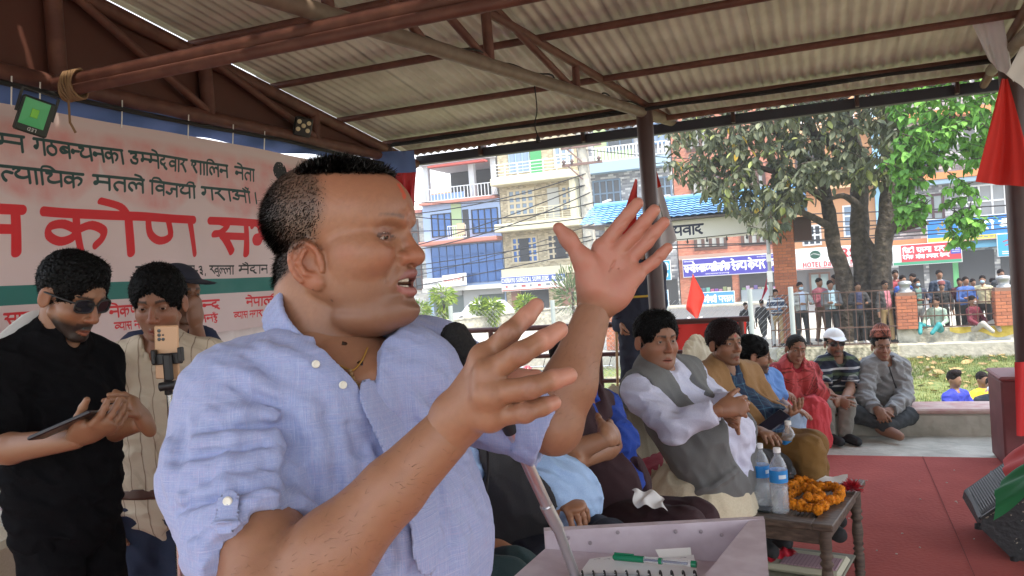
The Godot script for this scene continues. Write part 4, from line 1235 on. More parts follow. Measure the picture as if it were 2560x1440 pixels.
	k = Ink.new(640, 192, Color(0.72, 0.72, 0.70))
	for i in 60: k.seg(Vector2(160, 60), Vector2(160 + 42 * cos(i * 0.105 - 0.2), 60 + 36 * sin(i * 0.105 - 0.2)), 3, 3, Color(0.02, 0.28, 0.2))
	k.path(PackedVector2Array([Vector2(120, 62), Vector2(150, 50), Vector2(200, 66)]), Vector2.ZERO, Vector2.ONE, 4, Color(0.72, 0.72, 0.7))
	k.rect(Rect2(0, 184, 640, 8), Color(0.5, 0.1, 0.1))
	s = sign_board("white shop sign with green oval emblem behind the left tree trunk", -1.3, 3.0, 0.6, 1.82, Z + 0.8, k)
	lettering("JRS", s, Transform3D(Basis(), v3(0.6, 0.22, 0.012)), 0.52, mat(lin(0.5, 0.02, 0.03), 0.5), true, 1.3)
	lettering("HOTEL Damauli Nagar", s, Transform3D(Basis(), v3(0.0, -0.36, 0.012)), 0.30, mat(lin(0.5, 0.02, 0.03), 0.5), true, 3.6)
	p = house("right_stone_building", "grey stone building with orange and blue bands at the right", 3.7, 13.5, 12.6, Z, gw)
	for b in [[5.22, 5.6, mat(lin(0.66, 0.25, 0.09), 0.85), 0.9], [4.95, 5.2, lb, 0.8], [1.62, 1.95, mat(lin(0.62, 0.24, 0.10), 0.85), 0.5], [1.2, 1.6, mat(lin(0.12, 0.38, 0.60), 0.85), 0.45], [8.7, 9.1, mat(lin(0.66, 0.25, 0.09), 0.85), 0.9]]:
		bk(p, "band", 3.72, 13.4, b[0], b[1], Z - 0.1, Z + b[3], b[2])
	wnd(p, 4.7, 6.8, 2.45, 4.4, Z, 4, 2, mat(lin(0.09, 0.045, 0.05), 0.7), mat(lin(0.28, 0.33, 0.32), 0.2), 0.14)
	wnd(p, 5.4, 6.9, 6.1, 7.6, Z, 3, 1, mat(lin(0.12, 0.07, 0.07), 0.7), glassp, 0.14)
	wnd(p, 8.0, 9.9, 2.9, 4.7, Z, 3, 2, M.white, glassd, 0.1)
	wnd(p, 8.0, 10.0, 6.0, 8.3, Z, 3, 1, M.white, mat(lin(0.16, 0.16, 0.16), 0.3), 0.1)
	bk(p, "stair_void", 7.95, 10.4, 2.3, 4.9, Z, Z + 0.02, grey)
	for x in [[4.3, 5.6], [5.9, 7.1], [7.4, 9.2], [9.5, 12.0]]:
		bk(p, "shop_opening", x[0], x[1], -1.28, 1.05, Z, Z + 0.05, mat(lin(0.06, 0.062, 0.065), 0.8))
	bk(p, "green_door", 7.1, 7.38, -1.28, 0.9, Z, Z + 0.08, mat(lin(0.12, 0.42, 0.16), 0.7))
	k = Ink.new(1024, 320, Color(0.018, 0.20, 0.58))
	k.rect(Rect2(0, 262, 1024, 58), Color(0.62, 0.48, 0.06))
	for q in [Vector2(150, 66), Vector2(108, 140), Vector2(192, 140)]:
		for r in 4: k.seg(q, q + Vector2(24, 0).rotated(r * PI / 2), 10, 10, Color(0.6, 0.5, 0.12))
	k.rect(Rect2(95, 190, 130, 10), Color(0.5, 0.6, 0.7)); k.rect(Rect2(95, 210, 150, 10), Color(0.4, 0.5, 0.65)); k.rect(Rect2(300, 40, 4, 170), Color(0.6, 0.65, 0.7))
	for e in [["कामना", 330, 470], ["री", 520, 640], ["बैंक", 700, 900]]: k.fit(e[0], e[1], e[2], 90, 100, 12, Color(0.85, 0.85, 0.85))
	for i in 12: k.rect(Rect2(330 + i * 54, 284, 40, 12), Color(0.05, 0.12, 0.3))
	s = sign_board("large blue and yellow bank sign high on the right stone building", 5.8, 11.0, 1.68, 2.95, Z + 1.1, k)
	k = Ink.new(512, 170, Color(0.50, 0.035, 0.05))
	k.rect(Rect2(0, 146, 512, 24), Color(0.05, 0.3, 0.16)); k.rect(Rect2(0, 0, 62, 146), Color(0.6, 0.66, 0.6)); k.rect(Rect2(434, 0, 78, 100), Color(0.07, 0.08, 0.36))
	for i in 5: k.rect(Rect2(444, 14 + i * 16, 58, 6), Color(0.5, 0.5, 0.65))
	for e in [["सिटी", 74, 158], ["चस्मा", 182, 288], ["घर", 316, 390]]: k.fit(e[0], e[1], e[2], 28, 40, 5.2, Color(0.85, 0.85, 0.85))
	for e in [["दैनिक", 74, 152], ["आँखा", 172, 236], ["उपचार", 252, 340], ["केन्द्र", 354, 424]]: k.fit(e[0], e[1], e[2], 90, 30, 3.8, Color(0.85, 0.85, 0.85))
	sign_board("red optician sign with white letters and green foot under the bank sign", 3.95, 7.4, 0.5, 1.62, Z + 1.3, k)
	k = Ink.new(128, 180, Color(0.04, 0.32, 0.62))
	k.path(PackedVector2Array([Vector2(30, 60), Vector2(60, 50), Vector2(62, 80), Vector2(40, 90)]), Vector2.ZERO, Vector2.ONE, 7, Color(0.7, 0.3, 0.3))
	k.fit("पा", 70, 120, 50, 50, 5, Color(0.85, 0.85, 0.85)); k.rect(Rect2(20, 140, 90, 8), Color(0.8, 0.8, 0.8)); k.rect(Rect2(20, 156, 70, 8), Color(0.8, 0.8, 0.8))
	sign_board("small blue square sign right of the optician sign", 9.2, 10.4, 0.65, 1.85, Z + 1.2, k)
	var po := thing("power_pole", "concrete power pole with steel cross arms and insulators", "pole", v3(-12.3, -1.3, -45))
	var t := MB.new(); t.tube(pts([v3(0, 0, 0), v3(-0.1, 11.5, 0)]), fl([0.42, 0.3]), 8)
	obj("shaft", t, M.concrete, po)
	for y in [9.9, 8.9]:
		t = MB.new(); t.box(v3(-0.1, y, 0.3), v3(2.4, 0.14, 0.14)); t.bar(v3(-1.0, y, 0.3), v3(-0.1, y - 0.9, 0.3), 0.08, 0.08)
		obj("cross_arm", t, mat(lin(0.2, 0.12, 0.1), 0.7), po)
	for x in [-1.2, -0.7, 0.9]:
		for y in [10.05, 9.05]:
			t = MB.new(); t.lathe(PackedVector2Array([Vector2(0.02, -0.16), Vector2(0.12, -0.12), Vector2(0.06, -0.02), Vector2(0.14, 0.04), Vector2(0.05, 0.18), Vector2(0, 0.2)]), 10, v3(x, y, 0.3))
			obj("insulator", t, mat(lin(0.1, 0.06, 0.05), 0.3), po)
	t = MB.new(); t.bar(v3(0.1, 6.2, 0.2), v3(1.2, 6.5, 0.8), 0.1, 0.07); t.box(v3(1.35, 6.55, 0.9), v3(0.5, 0.12, 0.25), Basis(v3(0, 0, 1), 0.25), 0.03)
	obj("lamp_arm", t, M.white, po)
	var wires := [[-30, 8.4, -12.4, 6.35, 1.2], [-30, 7.4, -11.8, 5.3, 1.2], [-30, 3.0, -12.3, 6.35, 0.5], [-30, 3.4, -12.0, 5.9, 0.9], [-30, 2.3, -12.1, 3.4, 0.2], [-30, 5.3, -11.8, 4.5, 0.4], [-30, 1.2, -11.9, 4.1, 0.4], [-30, 2.4, -12, 3.2, 0.5], [-30, 6.2, -12.2, 7.0, 0.8], [-30, 0.6, -12, 2.6, 0.1],
		[-12.2, 3.4, 13, 2.8, 0.5], [-12.2, 4.6, 13, 3.1, 0.3], [-12, 3.2, 13, 2.75, 0.2], [-12, 2.9, 13, 2.2, 0.4], [-12.2, 8.4, 14, 5.1, 0.7], [-12.2, 2.5, 13, 2.45, 0.25], [-12.2, 4.2, 13, 2.6, 0.3]]
	wires.sort_custom(func(a, b): return (a[3] if a[2] < 0 else a[1]) > (b[3] if b[2] < 0 else b[1]))
	var nth := ["topmost", "second from the top", "third from the top", "fourth from the top", "fifth from the top", "sixth from the top", "seventh from the top", "eighth from the top", "ninth from the top", "lowest"]
	var seen := [0, 0]
	for w in wires:
		t = MB.new()
		t.tube(sag(v3(w[0], w[1], -44.6 - rng.randf() * 0.6), v3(w[2], w[3], -44.6), w[4], 20), fl([0.022 + 0.014 * rng.randf()]), 5)
		tag(obj("overhead_cable", t, M.rubber), ("overhead cable coming from the left, %s where it meets the power pole" if w[2] < 0 else "overhead cable leaving the power pole to the right, %s at the pole") % (nth[seen[int(w[2] > 0)]] if w[2] < 0 or seen[1] < 6 else "lowest"), "cable", ["overhead cables left of the pole", "overhead cables right of the pole"][int(w[2] > 0)])
		seen[int(w[2] > 0)] += 1
	car()

func car() -> void:
	var c := thing("parked_car", "white hatchback parked behind the boundary wall under the beige building", "car", v3(-18.3, -1.3, -43))
	var b := MB.new()
	b.sheet(16, 10, func(u: float, v: float):
		var a := (v - 0.5) * PI
		var x := lerpf(-2.0, 2.0, u)
		var top := lerpf(0.78, 1.42, smoothstep(-1.5, -0.7, x) * (1.0 - smoothstep(0.9, 1.7, x)))
		return v3(x, 0.35 + (top - 0.35) * pow(cos(a), 0.45), 0.8 * signf(sin(a)) * pow(absf(sin(a)), 0.5)))
	obj("body", b, mat(lin(0.74, 0.75, 0.76), 0.25), c)
	b = MB.new(); b.box(v3(0.1, 1.12, 0), v3(2.0, 0.34, 1.5), Basis(), 0.12)
	obj("side_glass", b, M.glass_dark, c)
	for x in [-1.25, 1.25]:
		for z in [-0.72, 0.72]:
			b = MB.new(); b.rod(v3(x, 0.31, z - 0.09), v3(x, 0.31, z + 0.09), 0.31, 16)
			obj("wheel", b, M.rubber, c)

func brick_pier(called: String, label: String, x0: float, x1: float, y0: float, y1: float, z: float, depth: float, bh := 0.085) -> Node3D:
	var p := thing(called, label, "pillar", v3((x0 + x1) / 2, y0, z - depth / 2))
	bk(p, "mortar_core", x0 + 0.008, x1 - 0.008, y0, y1, z - depth + 0.008, z - 0.008, M.mortar)
	var rows := int((y1 - y0) / bh)
	var br: Array[Mesh] = []
	var bl := 0.235
	for r in rows:
		var y := y0 + (r + 0.5) * bh
		for face in 3:
			var ln := (x1 - x0) if face == 0 else depth
			var s := -bl * 0.5 if r % 2 else 0.0
			while s < ln - 0.02:
				var a := maxf(s, 0.0)
				var e := minf(s + bl, ln)
				s += bl
				if e - a < 0.04: continue
				var m := MB.new()
				var md := (a + e) / 2
				var pr := rng.randf_range(0.0, 0.006)
				var c := v3(x0 + md, y, z - 0.02 + pr) if face == 0 else v3((x1 - 0.02 + pr) if face == 1 else (x0 + 0.02 - pr), y, z - md)
				m.box(c - p.position, v3(e - a - 0.012, bh - 0.012, 0.05) if face == 0 else v3(0.05, bh - 0.012, e - a - 0.012), Basis(), 0.0)
				obj("brick", m, M.brick if rng.randf() < 0.6 else M.brick2, p)
	return p

func gate_and_walls() -> void:
	var pl := MB.new()
	pl.box(v3(-1, -1.12, -28.6), v3(30, 0.42, 12.6), Basis(), 0.02)
	struct("plaza", pl, M.concrete)
	var bw := thing("boundary_wall", "weathered concrete boundary wall below the bushes", "wall", v3(-14, -1.3, -34))
	var t := MB.new()
	t.box(v3(-1.0, 0.5, 1.9), v3(14.6, 1.0, 0.25), Basis(Vector3.UP, 1.09), 0.02)
	obj("wall", t, M.oldwall, bw)
	t = MB.new()
	t.box(v3(-1.0, 1.03, 1.9), v3(14.7, 0.07, 0.34), Basis(Vector3.UP, 1.09), 0.01)
	obj("coping", t, M.oldwall, bw)
	var rw := thing("retaining_wall", "mottled old retaining wall with yellow paint at its right end", "wall", v3(4.5, -1.35, -22.8))
	bk(rw, "wall", 1.75, 9.5, -1.4, -0.55, -23.0, -22.7, M.oldwall, 0.02)
	var yp := MB.new()
	yp.sheet(24, 4, func(u: float, v: float): return v3(lerpf(2.95, 5.2, u), -0.56 - v * (0.10 + 0.16 * smoothstep(0.0, 0.6, u) + 0.05 * sin(u * 17.0)), -22.695) - rw.position)
	obj("yellow_paint", yp, tri_mat(ntex("yel", 128, 0.04, lin(0.42, 0.30, 0.03), lin(0.66, 0.52, 0.12)), 0.9, 0.9), rw)
	yp = MB.new()
	yp.sheet(24, 4, func(u: float, v: float): return v3(lerpf(2.8, 5.2, u), -0.9 - 0.05 * sin(u * 9.0) - v * (0.28 + 0.05 * sin(u * 13.0)), -22.694) - rw.position)
	obj("grey_paint", yp, tri_mat(ntex("gryp", 128, 0.04, lin(0.36, 0.38, 0.37), lin(0.58, 0.58, 0.55)), 0.9, 0.9), rw)
	var lw := thing("low_wall", "low stone wall under the iron fence at the lawn's edge", "wall", v3(0.3, -1.35, -22.3))
	bk(lw, "wall", -1.2, 1.74, -1.4, -0.9, -22.6, -22.15, tri_mat(ntex("mossy", 256, 0.03, lin(0.16, 0.15, 0.10), lin(0.5, 0.46, 0.34), FastNoiseLite.TYPE_SIMPLEX_SMOOTH, 0, 0.2, 0.8), 0.8, 0.95, tex["rough_n"], 1.0), 0.04)
	brick_pier("brick_pillar", "tall red brick pillar carrying the right end of the blue gate roof", -1.17, -0.62, -0.9, 2.78, -23.0, 0.55)
	brick_pier("brick_pillar", "red brick pillar of the gate half hidden by the raised hand", -6.0, -5.45, -0.9, 2.3, -23.0, 0.5, 0.11)
	var p1 := brick_pier("brick_post", "short brick post left of the wall with a stone knob on top", 1.76, 2.22, -0.55, 0.38, -22.5, 0.4)
	var p2 := brick_pier("brick_post", "short brick post beside the right pillar with a stone knob", 3.95, 4.42, -0.55, 0.38, -22.5, 0.4)
	for p in [p1, p2]:
		t = MB.new(); t.lathe(PackedVector2Array([Vector2(0.17, 0.93), Vector2(0.17, 0.97), Vector2(0.12, 1.0), Vector2(0.13, 1.1), Vector2(0.17, 1.14), Vector2(0.15, 1.2), Vector2(0.08, 1.22), Vector2(0.0, 1.23)]), 16)
		obj("knob", t, M.metal_grey, p)
	var rust := mat(lin(0.11, 0.06, 0.045), 0.8)
	for e in [["iron_fence", "rusty iron bar fence on the low wall before the standing crowd", -1.3, 1.72, -0.88, 0.5, -22.2], ["iron_fence", "rusty iron bar fence on the retaining wall between brick posts", 2.24, 3.93, -0.54, 0.36, -22.6]]:
		var f := thing(e[0], e[1], "fence", v3(e[2], e[4], e[6]))
		var w: float = e[3] - e[2]
		var h: float = e[5] - e[4]
		for i in int(w / 0.19) + 1:
			t = MB.new(); t.rod(v3(i * 0.19, 0, 0), v3(i * 0.19 + rng.randf_range(-0.01, 0.01), h, 0), 0.011, 6)
			obj("bar", t, rust, f)
		for y in [0.02, 0.33, 0.66, 0.99]:
			t = MB.new(); t.box(v3(w / 2, y * h, 0.012), v3(w, 0.03, 0.012))
			obj("rail", t, rust, f)
	var g := thing("park_gate", "gate building with blue tiled roof and white sign beam", "gate", v3(-3.4, -0.9, -24))
	var bt := mat(lin(0.16, 0.38, 0.66), 0.4)
	for row in 8:
		var m := MB.new()
		var v0 := row / 8.0
		m.sheet(160, 3, func(u: float, v: float):
			var x := lerpf(-6.5, -0.25, u)
			var s := v0 + v * 0.135
			return v3(x, lerpf(2.80, 3.42, s) + 0.03 * absf(sin(x * PI / 0.22)) + 0.03 * (1.0 - v), lerpf(-22.7, -24.2, s)) - g.position, 0.01)
		obj("tile_row", m, bt, g)
	var m := MB.new()
	m.rod(v3(-6.4, 3.46, -24.2) - g.position, v3(-0.35, 3.46, -24.2) - g.position, 0.09, 10)
	obj("ridge_cap", m, bt, g)
	m = MB.new()
	m.quad(v3(-6.5, 2.80, -25.7) - g.position, v3(-0.25, 2.80, -25.7) - g.position, v3(-0.25, 3.42, -24.2) - g.position, v3(-6.5, 3.42, -24.2) - g.position)
	obj("back_slope", m, bt, g)
	bk(g, "sign_beam", -5.85, -1.175, 2.2, 2.74, -24.6, -23.08, mat(lin(0.66, 0.65, 0.60), 0.8), 0.01)
	bk(g, "fascia", -6.45, -0.3, 2.745, 2.80, -25.6, -22.75, mat(lin(0.12, 0.10, 0.10), 0.7))
	var k := Ink.new(512, 160, Color(0.66, 0.65, 0.60))
	k.fit("धन्यवाद", 10, 500, 44, 92, 12, Color(0.02, 0.025, 0.05))
	var q := MB.new()
	q.quad(v3(-4.35, 2.70, -23.07) - g.position, v3(-2.98, 2.70, -23.07) - g.position, v3(-2.98, 2.26, -23.07) - g.position, v3(-4.35, 2.26, -23.07) - g.position)
	var sm := StandardMaterial3D.new(); sm.albedo_texture = k.texture(); sm.roughness = 0.8
	obj("lettering", q, sm, g)
	bk(g, "bracket_window", -0.6, -0.15, 1.9, 2.55, -23.6, -23.0, mat(lin(0.07, 0.035, 0.03), 0.7))
	var st := thing("lamp_string", "string of small dark bulbs hung along the gate beam", "lights", v3(-3.4, 2.2, -22.9))
	t = MB.new(); t.tube(sag(v3(-2.4, 0.0, 0), v3(2.3, 0.05, 0), 0.03, 12), fl([0.012]), 5); obj("wire", t, M.rubber, st)
	for i in 9:
		t = MB.new(); t.lathe(PackedVector2Array([Vector2(0.012, 0.02), Vector2(0.02, -0.03), Vector2(0.035, -0.08), Vector2(0.0, -0.12)]), 8, v3(-2.2 + i * 0.54, -0.03, 0))
		obj("bulb", t, M.black, st)
	t = MB.new(); t.tube(pts([v3(-1.28, -1.3, -22.7), v3(-1.26, 3.2, -22.7)]), fl([0.05]), 8)
	var up := obj("conduit_pole", t, M.metal_grey); tag(up, "thin grey conduit pole with boxes beside the brick pillar", "pole")
	t = MB.new(); t.box(v3(-1.27, 1.0, -22.62), v3(0.14, 0.3, 0.1)); t.box(v3(-1.27, 1.5, -22.62), v3(0.12, 0.2, 0.1))
	tag(obj("junction_box", t, M.white), "two small white boxes fixed on the conduit pole by the brick pillar", "box")
	flag("small crimson and white flag on the conduit pole beside the brick pillar", v3(-1.32, 0.95, -22.55), [v3(0, 0.1, 0), v3(-0.05, -0.1, 0), v3(-0.02, -0.28, 0.02), v3(-0.22, -0.62, 0.02)], lin(0.40, 0.02, 0.06), lin(0.6, 0.5, 0.5))

func flag(label: String, at: Vector3, c: Array, a: Color, b: Color) -> void:
	var f := thing("flag", label, "flag", at)
	var m := MB.new()
	m.sheet(30, 24, func(u: float, v: float):
		var p: Vector3 = (c[0] as Vector3).lerp(c[1], u).lerp((c[3] as Vector3).lerp(c[2], u), v)
		return p + v3(0, 0, (0.10 * sin(u * 8.0 + v * 1.5) + 0.04 * sin(u * 19.0 + v * 3.0)) * (0.25 + v) * (c[2] as Vector3).distance_to(c[3]) * 0.8), 0.002)
	obj("cloth", m, mat(a, 0.75), f)

func trees() -> void:
	var bark := tri_mat(ntex("bark", 256, 0.05, lin(0.035, 0.028, 0.021), lin(0.11, 0.088, 0.066), FastNoiseLite.TYPE_SIMPLEX_SMOOTH, 0, 0.2, 0.8), 0.5, 0.95, ntex("bark_n", 256, 0.03, Color.BLACK, Color.WHITE, FastNoiseLite.TYPE_SIMPLEX_SMOOTH, 9.0), 1.0)
	var leaf := MB.new()
	leaf.sheet(4, 5, func(u: float, v: float):
		var w := 0.31 * pow(sin(PI * clampf(v * 0.94 + 0.03, 0, 1)), 0.75) * (1.0 - 0.25 * v)
		return v3((u - 0.5) * 2.0 * w, 0.22 * absf(u - 0.5) - 0.20 * v * v, v))
	var heart := MB.new()
	heart.sheet(4, 5, func(u: float, v: float):
		var w := 0.44 * pow(sin(PI * clampf(pow(v, 0.6) * 0.97 + 0.02, 0, 1)), 0.8) * (1.0 - 0.45 * v)
		return v3((u - 0.5) * 2.0 * w, 0.18 * absf(u - 0.5) - 0.22 * v * v, v))
	var trunks := [
		["broad leaved tree with a leaning trunk, leftmost of three behind the fence", [v3(0.62, -1.3, -23.6), v3(0.6, 0.75, -23.6), v3(0.39, 1.65, -23.5), v3(0.33, 2.5, -23.4), v3(0.22, 3.3, -23.3), v3(0.1, 4.6, -23.1), v3(-0.5, 6.2, -22.8)], [0.46, 0.34, 0.29, 0.26, 0.24, 0.2, 0.12]],
		["thick dark tree trunk, the middle of the three behind the fence", [v3(1.14, -1.3, -23.9), v3(1.12, 0.72, -23.8), v3(1.06, 1.8, -23.7), v3(1.1, 2.9, -23.6), v3(1.12, 3.95, -23.5), v3(0.92, 4.9, -23.2), v3(0.6, 6.5, -22.6)], [0.5, 0.42, 0.37, 0.34, 0.31, 0.26, 0.14]],
		["forked tree with lopped stubs, rightmost of the three behind the fence", [v3(1.45, -1.3, -23.3), v3(1.5, 0.7, -23.3), v3(1.58, 1.55, -23.2), v3(1.74, 2.6, -23.2), v3(1.84, 3.66, -23.1), v3(1.8, 4.6, -23.0), v3(1.9, 6.5, -22.4)], [0.46, 0.38, 0.34, 0.31, 0.28, 0.24, 0.14]]]
	var limbs := [
		[[v3(0.3, 2.9, -23.3), v3(-0.6, 3.6, -22.6), v3(-1.8, 4.0, -21.8), v3(-2.9, 4.0, -21.2)], [v3(0.25, 3.5, -23.2), v3(-0.8, 4.7, -22.0), v3(-2.2, 5.3, -21.0)], [v3(0.36, 2.2, -23.4), v3(-0.5, 2.7, -22.4), v3(-1.4, 2.8, -21.6)]],
		[[v3(1.1, 3.4, -23.4), v3(0.3, 4.4, -22.0), v3(-0.8, 4.9, -20.8)], [v3(1.0, 4.6, -23.3), v3(1.4, 5.2, -22), v3(1.5, 5.6, -20.8)], [v3(1.1, 2.7, -23.5), v3(0.7, 3.0, -23.0), v3(0.25, 2.9, -22.6)]],
		[[v3(1.5, 1.3, -23.2), v3(1.25, 1.75, -23.35), v3(1.15, 2.2, -23.5)], [v3(1.75, 2.0, -23.2), v3(2.2, 2.05, -22.9), v3(2.6, 2.1, -22.6)], [v3(1.8, 3.3, -23.1), v3(2.3, 4.2, -21.5), v3(2.7, 4.3, -20.0), v3(3.1, 3.9, -19.2)], [v3(1.6, 1.75, -23.1), v3(2.0, 2.3, -22.9), v3(2.2, 2.45, -22.8)]]]
	for i in 3:
		var t := thing("tree", trunks[i][0], "tree", trunks[i][1][0])
		var o: Vector3 = t.position
		var m := MB.new()
		var cv := curve(trunks[i][1], 5)
		var rr := PackedFloat32Array()
		for k in cv.size():
			var f := float(k) / 5.0
			rr.append(0.8 * lerpf(trunks[i][2][int(f)], trunks[i][2][mini(int(f) + 1, 6)], f - int(f)) * (0.85 + 0.06 * sin(k * 1.7)))
		for k in cv.size(): cv[k] -= o
		m.tube(cv, rr, 14)
		obj("trunk", m, bark, t)
		for l in limbs[i]:
			m = MB.new()
			var lc := curve(l, 5)
			var lr := PackedFloat32Array()
			for k in lc.size():
				lr.append(lerpf(0.12, 0.03, float(k) / lc.size())); lc[k] -= o
			m.tube(lc, lr, 8)
			obj("limb", m, bark, t)
		var mm := MultiMesh.new()
		mm.transform_format = MultiMesh.TRANSFORM_3D
		mm.use_colors = true
		mm.mesh = leaf.mesh() if i < 2 else heart.mesh()
		var places: Array[Transform3D] = []
		var tint: Array[Color] = []
		var tw := MB.new()
		var n: int = [290, 260, 200][i]
		for c in n:
			var ctr: Vector3
			if i < 2:
				var x := rng.randf_range(-3.5, 1.9) if i == 0 else rng.randf_range(-2.6, 2.3)
				var lo: float = lerpf(3.6, 1.95, smoothstep(-3.3, -1.3, x)) if x < -1.3 else lerpf(1.95, 3.1, smoothstep(-1.2, 0.1, x))
				if x > 0.3: lo = 3.0
				ctr = v3(x, lo + 0.2 + 3.4 * pow(rng.randf(), 1.15), -21.4 + rng.randf_range(-1.3, 1.3))
			else:
				var u := rng.randf()
				if u < 0.72: ctr = v3(rng.randf_range(1.75, 3.6), rng.randf_range(3.25, 5.6), rng.randf_range(-20.2, -18.4))
				elif u < 0.87: ctr = v3(rng.randf_range(1.65, 2.05), rng.randf_range(2.1, 3.6), rng.randf_range(-19.4, -18.8))
				else: ctr = v3(rng.randf_range(2.6, 3.1), rng.randf_range(1.65, 2.9), rng.randf_range(-19.4, -18.8))
			var d := v3(rng.randf_range(-1, 1), rng.randf_range(-0.9, 0.3), rng.randf_range(-1, 1)).normalized()
			tw.rod(ctr - d * 0.35 - o, ctr + d * 0.3 - o, 0.012, 4, 0.005)
			var old := rng.randf()
			for q in (9 if i < 2 else 13):
				var f := rng.randf()
				var pos := ctr + d * lerpf(-0.3, 0.32, f)
				var out := (d * 0.5 + v3(rng.randf_range(-1, 1), rng.randf_range(-0.8, 0.35), rng.randf_range(-1, 1))).normalized()
				var z := (out + v3(0, -0.45, 0)).normalized()
				var x := Vector3.UP.cross(z).normalized().rotated(z, rng.randf_range(-0.7, 0.7))
				var s := rng.randf_range(0.15, 0.28) if i < 2 else rng.randf_range(0.13, 0.22)
				places.append(Transform3D(Basis(x, z.cross(x), z).scaled(Vector3.ONE * s), pos + out * 0.04 - o))
				var cc: Color
				if i < 2:
					cc = Color(0.065, 0.08, 0.042).lerp(Color(0.19, 0.205, 0.12), rng.randf()) * (0.8 + 0.4 * old)
					if rng.randf() < 0.06: cc = Color(0.32, 0.36, 0.12)
					if rng.randf() < 0.008: cc = Color(0.5, 0.33, 0.04)
				else: cc = Color(0.07, 0.19, 0.025).lerp(Color(0.17, 0.40, 0.045), rng.randf() * (0.5 + 0.5 * old))
				tint.append(Color(cc.r, cc.g, cc.b))
		mm.instance_count = places.size()
		for k in places.size():
			mm.set_instance_transform(k, places[k]); mm.set_instance_color(k, tint[k])
		var mi := MultiMeshInstance3D.new()
		mi.multimesh = mm; mi.name = "crown"; mi.material_override = M.leafy
		t.add_child(mi); stuff(mi)
		obj("twigs", tw, bark, t); stuff(t.get_child(t.get_child_count() - 1))
	var nd := MB.new()
	nd.sheet(2, 4, func(u: float, v: float): return v3((u - 0.5) * 0.22 * sin(PI * clampf(v * 0.9 + 0.08, 0, 1)), -0.25 * v * v, v))
	var ndm := nd.mesh()
	var bl := ["round topped bush with drooping bright leaves left of the speaker's chin", "small bright bush lowest at the left above the boundary wall", "bright leafy bush before the right shutter of the blue building", "bright bush beside the other before the grey shutter", "bright bush left of the big index finger under the surgical sign", "tall grey green shrub before the beige building, beside the raised thumb"]
	var bp := [[-16.4, 0.62, 0.62, 0], [-17.6, 0.0, 0.55, 0], [-14.53, 0.1, 0.42, 0], [-13.92, 0.0, 0.46, 0], [-12.32, 0.1, 0.5, 0], [-10.15, 0.6, 0.95, 1]]
	for i in 6:
		var e: Array = bp[i]
		var t := thing("bush", bl[i], "bush", v3(e[0], -1.3, -33.5))
		var m := MB.new(); m.tube(pts([v3(0, 0, 0), v3(0.03, e[1] + 1.3, 0)]), fl([0.09, 0.05]), 7); obj("stem", m, bark, t)
		var mm := MultiMesh.new()
		mm.transform_format = MultiMesh.TRANSFORM_3D; mm.use_colors = true; mm.mesh = ndm
		var nn := 520
		mm.instance_count = nn
		for k in nn:
			var dir := v3(rng.randfn(), rng.randfn(), rng.randfn()).normalized()
			var pos: Vector3 = dir * e[2] * pow(rng.randf(), 0.45) * v3(0.9, 1.0 if e[3] == 0 else 1.1, 0.9)
			if e[3] == 0 and pos.y < -0.15: pos.x *= 0.45; pos.z *= 0.45; pos.y *= 1.6
			var z := (dir + v3(0, -0.9 if e[3] == 0 else 0.1, 0) + v3(rng.randf(), rng.randf(), rng.randf()) * 0.4).normalized()
			var x := z.cross(v3(0.2, 1, 0.1)).normalized().rotated(z, rng.randf() * 2.0)
			mm.set_instance_transform(k, Transform3D(Basis(x, z.cross(x), z).scaled(Vector3.ONE * rng.randf_range(0.2, 0.34)), pos + v3(0, e[1] + 1.3, 0)))
			mm.set_instance_color(k, (Color(0.10, 0.2, 0.02).lerp(Color(0.34, 0.42, 0.06), rng.randf()) if e[3] == 0 else Color(0.06, 0.10, 0.04).lerp(Color(0.16, 0.21, 0.10), rng.randf())))
		var mi := MultiMeshInstance3D.new()
		mi.multimesh = mm; mi.name = "foliage"; mi.material_override = M.leafy
		t.add_child(mi); stuff(mi)

# ---------------------------------------------------------------- people
# joints: 0 pelvis 1 chest 2 neck 3 head | 4 shoulder 5 elbow 6 wrist (right) 7 8 9 (left) | 10 hip 11 knee 12 ankle (right) 13 14 15 (left)
const SKIN := Color(0.30, 0.142, 0.078)

